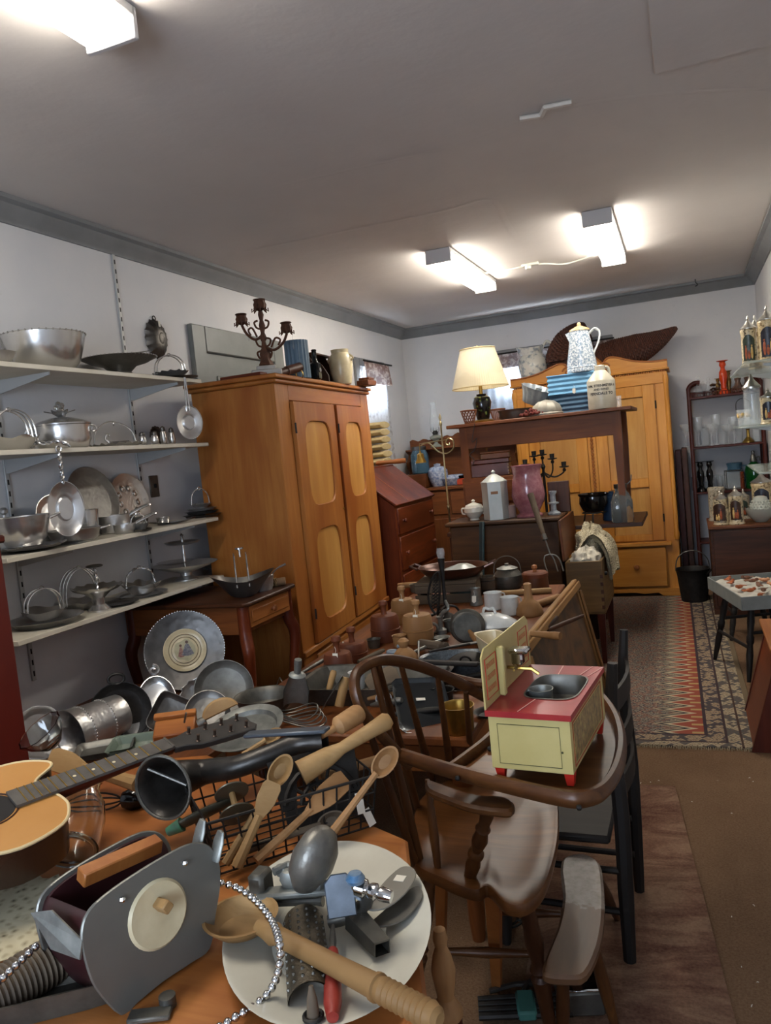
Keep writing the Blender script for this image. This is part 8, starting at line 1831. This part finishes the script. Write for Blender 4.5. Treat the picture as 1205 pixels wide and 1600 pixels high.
# ------------------------------------------------------------------ left part of the near table
q = NT('lace_doily'); q.set(Roughness=.95); vo = q.n('ShaderNodeTexVoronoi'); vo.inputs['Scale'].default_value = 60; q.l(q.co.outputs['Object'], vo.inputs['Vector']); q.l(q.ramp(vo.outputs['Distance'], [(.05, '#4a3f2c'), (.25, '#9a8f72'), (.5, '#b5aa8c')]), q.b.inputs['Base Color'])
p = n_(-5, 1440); g = G(); g.lathe([(0, .002), (.1, .003), (.135, .001), (.14, .003), (.1, .006), (0, .005)], 60, fn=ruff(20, .05, .08, .14, .003)); S('lace_doily', 'cream crocheted doily lying at the left picture edge on the near table', 'doily', g, q.m, p)
t = T('glass_jug', 'clear glass jug lying behind the drum slicer with its base towards the viewer', 'jug', n_(110, 1318, N_+.055), 0, None, (0, PI/2-.5, FACE(n_(110, 1318))+PI-.35)); g = G(); g.lathe(shell([(.046, -.02), (.055, -.012), (.057, .05), (.05, .09), (.033, .12), (.032, .15), (.036, .155)], .004), 32); ob('jug_body', g, GLASSJ, t); g = G(); g.tube([(.05*math.cos(a), .05*math.sin(a), -.016) for a in [2*PI*i/28 for i in range(28)]], .003, 6, closed=True); ob('base_ring', g, GLASSJ, t)
p = n_(88, 1190, N_); t = T('cut_glass_bowl', 'cut glass bowl half hidden behind the guitar at the left', 'bowl', p+V((0, .0, .05)), 0, None, (.5, -.3, 0)); g = G(); g.lathe(shell([(.025, 0), (.03, .006), (.05, .03), (.062, .055), (.064, .06)], .004), 24, fn=ruff(12, .03, .03, .06)); ob('bowl_body', g, GLASSJ, t)
p = at(60, 1145, z=ZB+.10); t = T('chased_tray', 'bright chased metal rim of a tray by the red cabinet', 'tray', p, 0, None, (0, PI/2-.3, FACE(p)+.3)); g = G(); g.lathe(shell([(.07, .0), (.075, .004), (.09, .012), (.1, .014)], .003), 40, fn=ruff(30, .015, .07, .1)); ob('tray_body', g, ALUP, t)
a, b = at(210, 1222, z=.83), at(80, 1182, z=.83); spoon('broad split wooden paddle lying left to right behind the guitar neck', (78, 1184), .84, (215, 1226), .83, .026, WD('light', 'X'), .013, 'paddle', 'paddle')
a, b = at(165, 1228, z=.80), at(225, 1212, z=.81); bar('wooden_strip', 'pale wooden slat under the guitar neck near the horn mouth', 'slat', at(150, 1205, z=.80), at(222, 1222, z=.80), .03, .012, WD('light', 'Z'))
p = at(275, 1142, z=.80); t = T('wooden_slicer_box', 'reddish wooden box of a slicer behind the guitar headstock', 'box', p, .5); g = G(); g.box((0, 0, 0), (.11, .09, .05), .004, MX(rx=.35)); ob('box_body', g, WD('orange', 'X'), t); g = G(); g.box((0, 0, .032), (.115, .02, .012), .002, MX((0, .03, .01), rx=.35)); ob('top_slat', g, WD('orange', 'X'), t); g = G(); g.tube([(.03, -.03, .03), (.04, -.045, .06)], .003, 6); ob('pin', g, STEEL, t)
p = at(345, 1114, z=.86); t = T('half_moon_chopper', 'half round pale wooden chopper handle above the guitar headstock', 'chopper', p, 0); s_ = V((.75, .5, .3)).normalized(); vv = V((-.3, .1, .9)); zz_ = s_.cross(vv).normalized(); Mx = Matrix((s_, zz_.cross(s_), zz_)).transposed().to_4x4()
g = G(); g.prism([(.05*math.cos(a), .038*math.sin(a)) for a in [PI*k/14 for k in range(15)]], .022, .005, Mx @ MX((0, 0, -.011))); ob('wooden_half_moon', g, WD('light', 'X'), t); g = G(); g.lathe([(0, -.02), (.012, -.02), (.014, -.01), (.012, .002), (0, .002)], 14, Mx @ MX((-.045, .0, 0), ry=PI/2)); ob('ferrule', g, TIN, t)
plate('steel_tray', 'large oval steel tray rim behind the guitar headstock', 'tray', at(385, 1145, z=.775), .11, GALV, .8, .02, rot=(.25, -.1, .3))
spoon('bare wooden spoon tip poking out beside the headstock end', (440, 1140), .90, (380, 1180), .86, .018, LW_, .006)
p = n_(190, 1250, N_+.02); t = T('egg_beater', 'black wire egg beater with dark knob beneath the guitar neck', 'beater', p, FACE(p)+PI/2-.4); g = G()
for a in (0, PI/2): g.tube([(-.07+.07*math.cos(k)*1.0, .022*math.sin(k)*math.cos(a), .022*math.sin(k)*math.sin(a)) for k in [2*PI*i/24 for i in range(24)]], .0022, 5, closed=True)
ob('wire_loops', g, IRON, t); g = G(); g.lathe([(0, 0), (.018, .004), (.026, .025), (.022, .045), (.008, .06), (0, .06)], 20, MX((.0, 0, 0), ry=PI/2)); ob('knob_handle', g, BLACKG, t)
t = T('glass_tray', 'greenish square glass tray corner beneath the hammered bucket', 'tray', at(212, 1172, z=.72), .5); g = G(); g.loft([ov2(.06, .06, 0), ov2(.07, .07, .025), ov2(.073, .073, .026), ov2(.066, .066, .024), ov2(.057, .057, .004)]); ob('tray_body', g, mat('green_tinted_glass', '#8d9c8c', .1, trans=.5), t)
t = T('grey_pan_lid', 'flat grey metal slide pan left of the green glass tray', 'pan', at(165, 1175, z=.72), .6); g = G(); g.loft([ov2(.07, .05, 0), ov2(.08, .06, .018), ov2(.082, .062, .019), ov2(.077, .057, .017), ov2(.068, .048, .003)]); ob('pan_body', g, STEEL, t)
# bottom left corner: ribbed glass and dark tin
t = T('ribbed_roller', 'ribbed tan wooden roller at the bottom left corner of the picture', 'roller', n_(50, 1520, N_+.035)); d = n_(118, 1470, N_+.035)-n_(-60, 1580, N_+.035); g = G(); pr = []
for k in range(22): pr += [((k+.15)/22, .033), ((k+.5)/22, .036), ((k+.85)/22, .033)]
g.turn(d*-.5, d*.5, pr, 28); ob('ribbed_body', g, WD('grey', 'X'), t)
t = T('beaded_dish_rim', 'short shiny beaded rim of a dish over the ribbed roller', 'beads', n_(35, 1505, N_+.085));  # rim of another dish, built only as a row of beads
for k in range(7):
    q = at(55-10*k, 1480+9.5*k, z=N_+.085)-n_(35, 1505, N_+.085); g = G(); g.ball((0, 0, 0), .0062, 10); ob('bead', g, CHROME, t, q)
t = T('dark_tin_pan', 'dark tin trough pan in front of the slicer at the bottom left', 'pan', n_(75, 1570, N_), .62); g = G(); g.loft([ov2(.09, .035, 0), ov2(.1, .045, .04), ov2(.103, .048, .041), ov2(.097, .042, .039), ov2(.087, .032, .004)]); ob('pan_body', g, TIN, t)
t = T('steel_latch', 'small blackened steel latch lying on bare table wood right of the slicer', 'latch', n_(235, 1590, N_), .4); g = G(); g.bx(-.03, .03, -.012, .012, 0, .008, .002); g.lathe([(0, 0), (.012, 0), (.012, .016), (0, .018)], 14, MX((.02, .02, 0))); ob('latch_body', g, TIN, t)
# ------------------------------------------------------------------ red cabinet at the left edge
t = T('red_cabinet', 'dark red cabinet side standing at the left picture edge', 'cabinet', (-2.0, 1.0, 0)); g = G(); g.bx(-.72, 0, 0, .805, .06, 1.345, .006); ob('cabinet_body', g, mat('dark_red_varnish', '#4f150d', .4, 0, '#5c1a10', 3), t); g = G(); g.bx(-.74, .012, -.01, .815, 1.345, 1.37, .006); ob('cabinet_top', g, WD('mahog', 'Y'), t); g = G(); g.bx(-.73, .01, 0, .81, 0, .06, .004); ob('plinth', g, WD('mahog', 'Y'), t)

# more small antiques at the near left end of the long table and on the crate by the side table
t = T('low_crate', 'low reddish wooden crate in front of the side table legs', 'crate', (-1.82, 3.4, 0)); 
g = G(); g.bx(-.16, .16, -.28, .28, .30, .32, .003); ob('crate_top', g, WD('orange', 'Y'), t)
for x in (-.15, .15):
    g = G(); g.bx(x-.008, x+.008, -.28, .28, 0, .3, .003); ob('crate_side', g, WD('table', 'Y'), t)
ZK = .321
a, b = at(408, 1082, z=ZK+.03), at(446, 1066, z=ZK+.05); roller('metal_rod', 'thin bright metal rod tool lying on the low crate', 'tool', a, b, [(0, .004), (.8, .005), (.85, .009), (1, .009)], ALUP)
t = T('wire_stand', 'small bright wire easel standing on the low crate by the side table leg', 'stand', at(440, 1085, z=ZK)); g = G(); g.tube([(-.05, 0, .0), (0, 0, .09), (.05, .02, 0)], .003, 6); g.tube([(0, 0, .09), (.0, .07, 0)], .003, 6); g.tube([(-.035, 0, .03), (.035, .012, .03)], .003, 6); ob('wire_legs', g, ALUP, t)
for i, (x0, y0, x1, y1, m_, lab) in enumerate(((396, 1098, 452, 1072, 'light', 'pale stick lying on the low crate nearest the scoop'), (402, 1106, 440, 1092, 'mahog', 'dark red stick lying on the low crate'), (388, 1088, 430, 1078, 'walnut', 'dark stick lying at the back of the low crate'))):
    a, b = at(x0, y0, z=ZK+.012+.0*i), at(x1, y1, z=ZK+.012); roller('wooden_stick', lab, 'stick', a, b, [(0, .01), (.5, .012), (1, .009)], WD(m_, 'X'))
q = c_(420, 1116); bowl('dark_tin_bowl', 'dark tin bowl beside the scoop at the left end of the long table', 'bowl', V((-1.42, 2.28, Z)), .10, .06, .7, TIN)
t = T('wire_whisk', 'bundle of loose wire loops lying in front of the black roasting pan', 'whisk', c_(470, 1122, Z+.03)+V((0, -.02, 0))); g = G()
for k in range(4): g.tube([(.10*math.cos(a)*(1-.1*k), .035*math.sin(a)*(1+.2*k), .01*k+.012*math.sin(a*2)) for a in [2*PI*i/24 for i in range(24)]], .0025, 5, closed=True)
ob('wire_loops', g, STEEL, t)
bowl('small_strainer', 'small white enamel cup standing inside the black roasting pan', 'cup', at(560, 1075, z=Z+.01), .03, .06, .8, ENAM)
for x, y, x1, y1, m_, lab in ((575, 1092, 640, 1078, WD('mold', 'X'), 'brown turned handle lying along the black roasting pan'), (580, 1102, 628, 1094, STEEL, 'steel rod lying in the black roasting pan'), (612, 1088, 668, 1062, WD('grey', 'X'), 'grey handle reaching out of the black roasting pan')):
    roller('pan_tool', lab, 'tool', at(x, y, z=Z+.03), at(x1, y1, z=Z+.06), [(0, .006), (.3, .011), (.9, .012), (1, .008)], m_)
for x, y, r, h, m_, nm, lab in ((690, 1100, .045, .05, IRON, 'iron_pot', 'small black iron pot behind the brass pot'), (625, 1010, .03, .05, WD('mold', 'Z'), 'spice_box', 'small round brown box between the large butter molds'), (585, 1012, .03, .04, TIN, 'tin_cup', 'dark tin cup in front of the reddish banded mold'), (705, 985, .035, .05, TIN, 'tin_cup', 'dark tin cup at the foot of the black iron stand'), (846, 912, .03, .06, IRON, 'iron_pot', 'small dark iron pot near the hay fork tines'), (650, 925, .035, .05, WD('grey', 'Z'), 'spice_box', 'grey round wooden box left of the plank crate')):
    bowl(nm, lab, nm.split('_')[1], c_(x, y), r, h, .8, m_)

for x, y, r, m_, nm, lab, cat in ((600, 1078, .045, TIN, 'tin_plate', 'dark tin plate lying behind the chair bow', 'plate'), (640, 1052, .04, ENAM, 'enamel_saucer', 'white enamel saucer between pear masher and chair bow', 'saucer'), (487, 1062, .06, IRON, 'iron_skillet', 'small black skillet behind the tin scoop', 'skillet'), (585, 1062, .05, STEEL, 'steel_saucer', 'steel saucer next to the blue tubing', 'saucer'), (765, 1118, .05, IRON, 'iron_plate', 'black iron plate right of the brass pot', 'plate'), (690, 1000, .04, GALV, 'zinc_plate', 'zinc plate under the round dark pan', 'plate')):
    plate(nm, lab, cat, c_(x, y, Z+.001), r, m_, .7, .014)
for x, y, x1, y1, r, m_, nm, lab in ((640, 1022, 690, 1000, .008, GALV, 'iron_wrench', 'grey wrench lying behind the flat bar'), (705, 1062, 775, 1050, .009, IRON, 'iron_rod', 'dark rod crossing the speckled roaster front'), (655, 1045, 700, 1028, .01, WD('walnut', 'X'), 'wooden_stick', 'dark stick lying left of the speckled roaster'), (560, 1034, 600, 1016, .009, WD('grey', 'X'), 'wooden_stick', 'grey stick beside the tall reddish mold'), (470, 1052, 508, 1030, .008, STEEL, 'steel_rod', 'steel rod behind the scoop handle'), (600, 1118, 690, 1108, .009, IRON, 'iron_rod', 'dark rod before the black roasting pan'), (720, 960, 760, 975, .009, WD('walnut', 'X'), 'wooden_stick', 'dark stick beneath the white tureen'), (760, 1098, 800, 1085, .01, WD('mold', 'X'), 'wooden_stick', 'tan stick behind the toy sink splash back'), (658, 968, 690, 955, .007, IRON, 'iron_rod', 'thin dark rod at the foot of the iron stand'), (870, 965, 800, 1030, .012, WD('walnut', 'X'), 'wooden_stick', 'long dark stick on the table edge by the picture frame')):
    roller(nm, lab, 'tool', c_(x, y, Z+r+.012), c_(x1, y1, Z+r+.02), [(0, r*.8), (.4, r), (.8, r*1.2), (1, r*.8)], m_)
t = T('floor_lint', 'scattered bits of pale lint on the brown carpet', 'lint'); t.location = (0, 0, 0)
g = G(); rl = random.Random(4)
for k in range(26):
    p = at(rl.uniform(960, 1200), rl.uniform(1180, 1590), z=.004); a = rl.random()*6; d = V((math.cos(a), math.sin(a), 0))*rl.uniform(.0015, .005); g.tube([p-d, p+V((0, 0, .002)), p+d], .0012, 4)
o = ob('lint_bits', g, PAPER, t); o['kind'] = 'stuff'
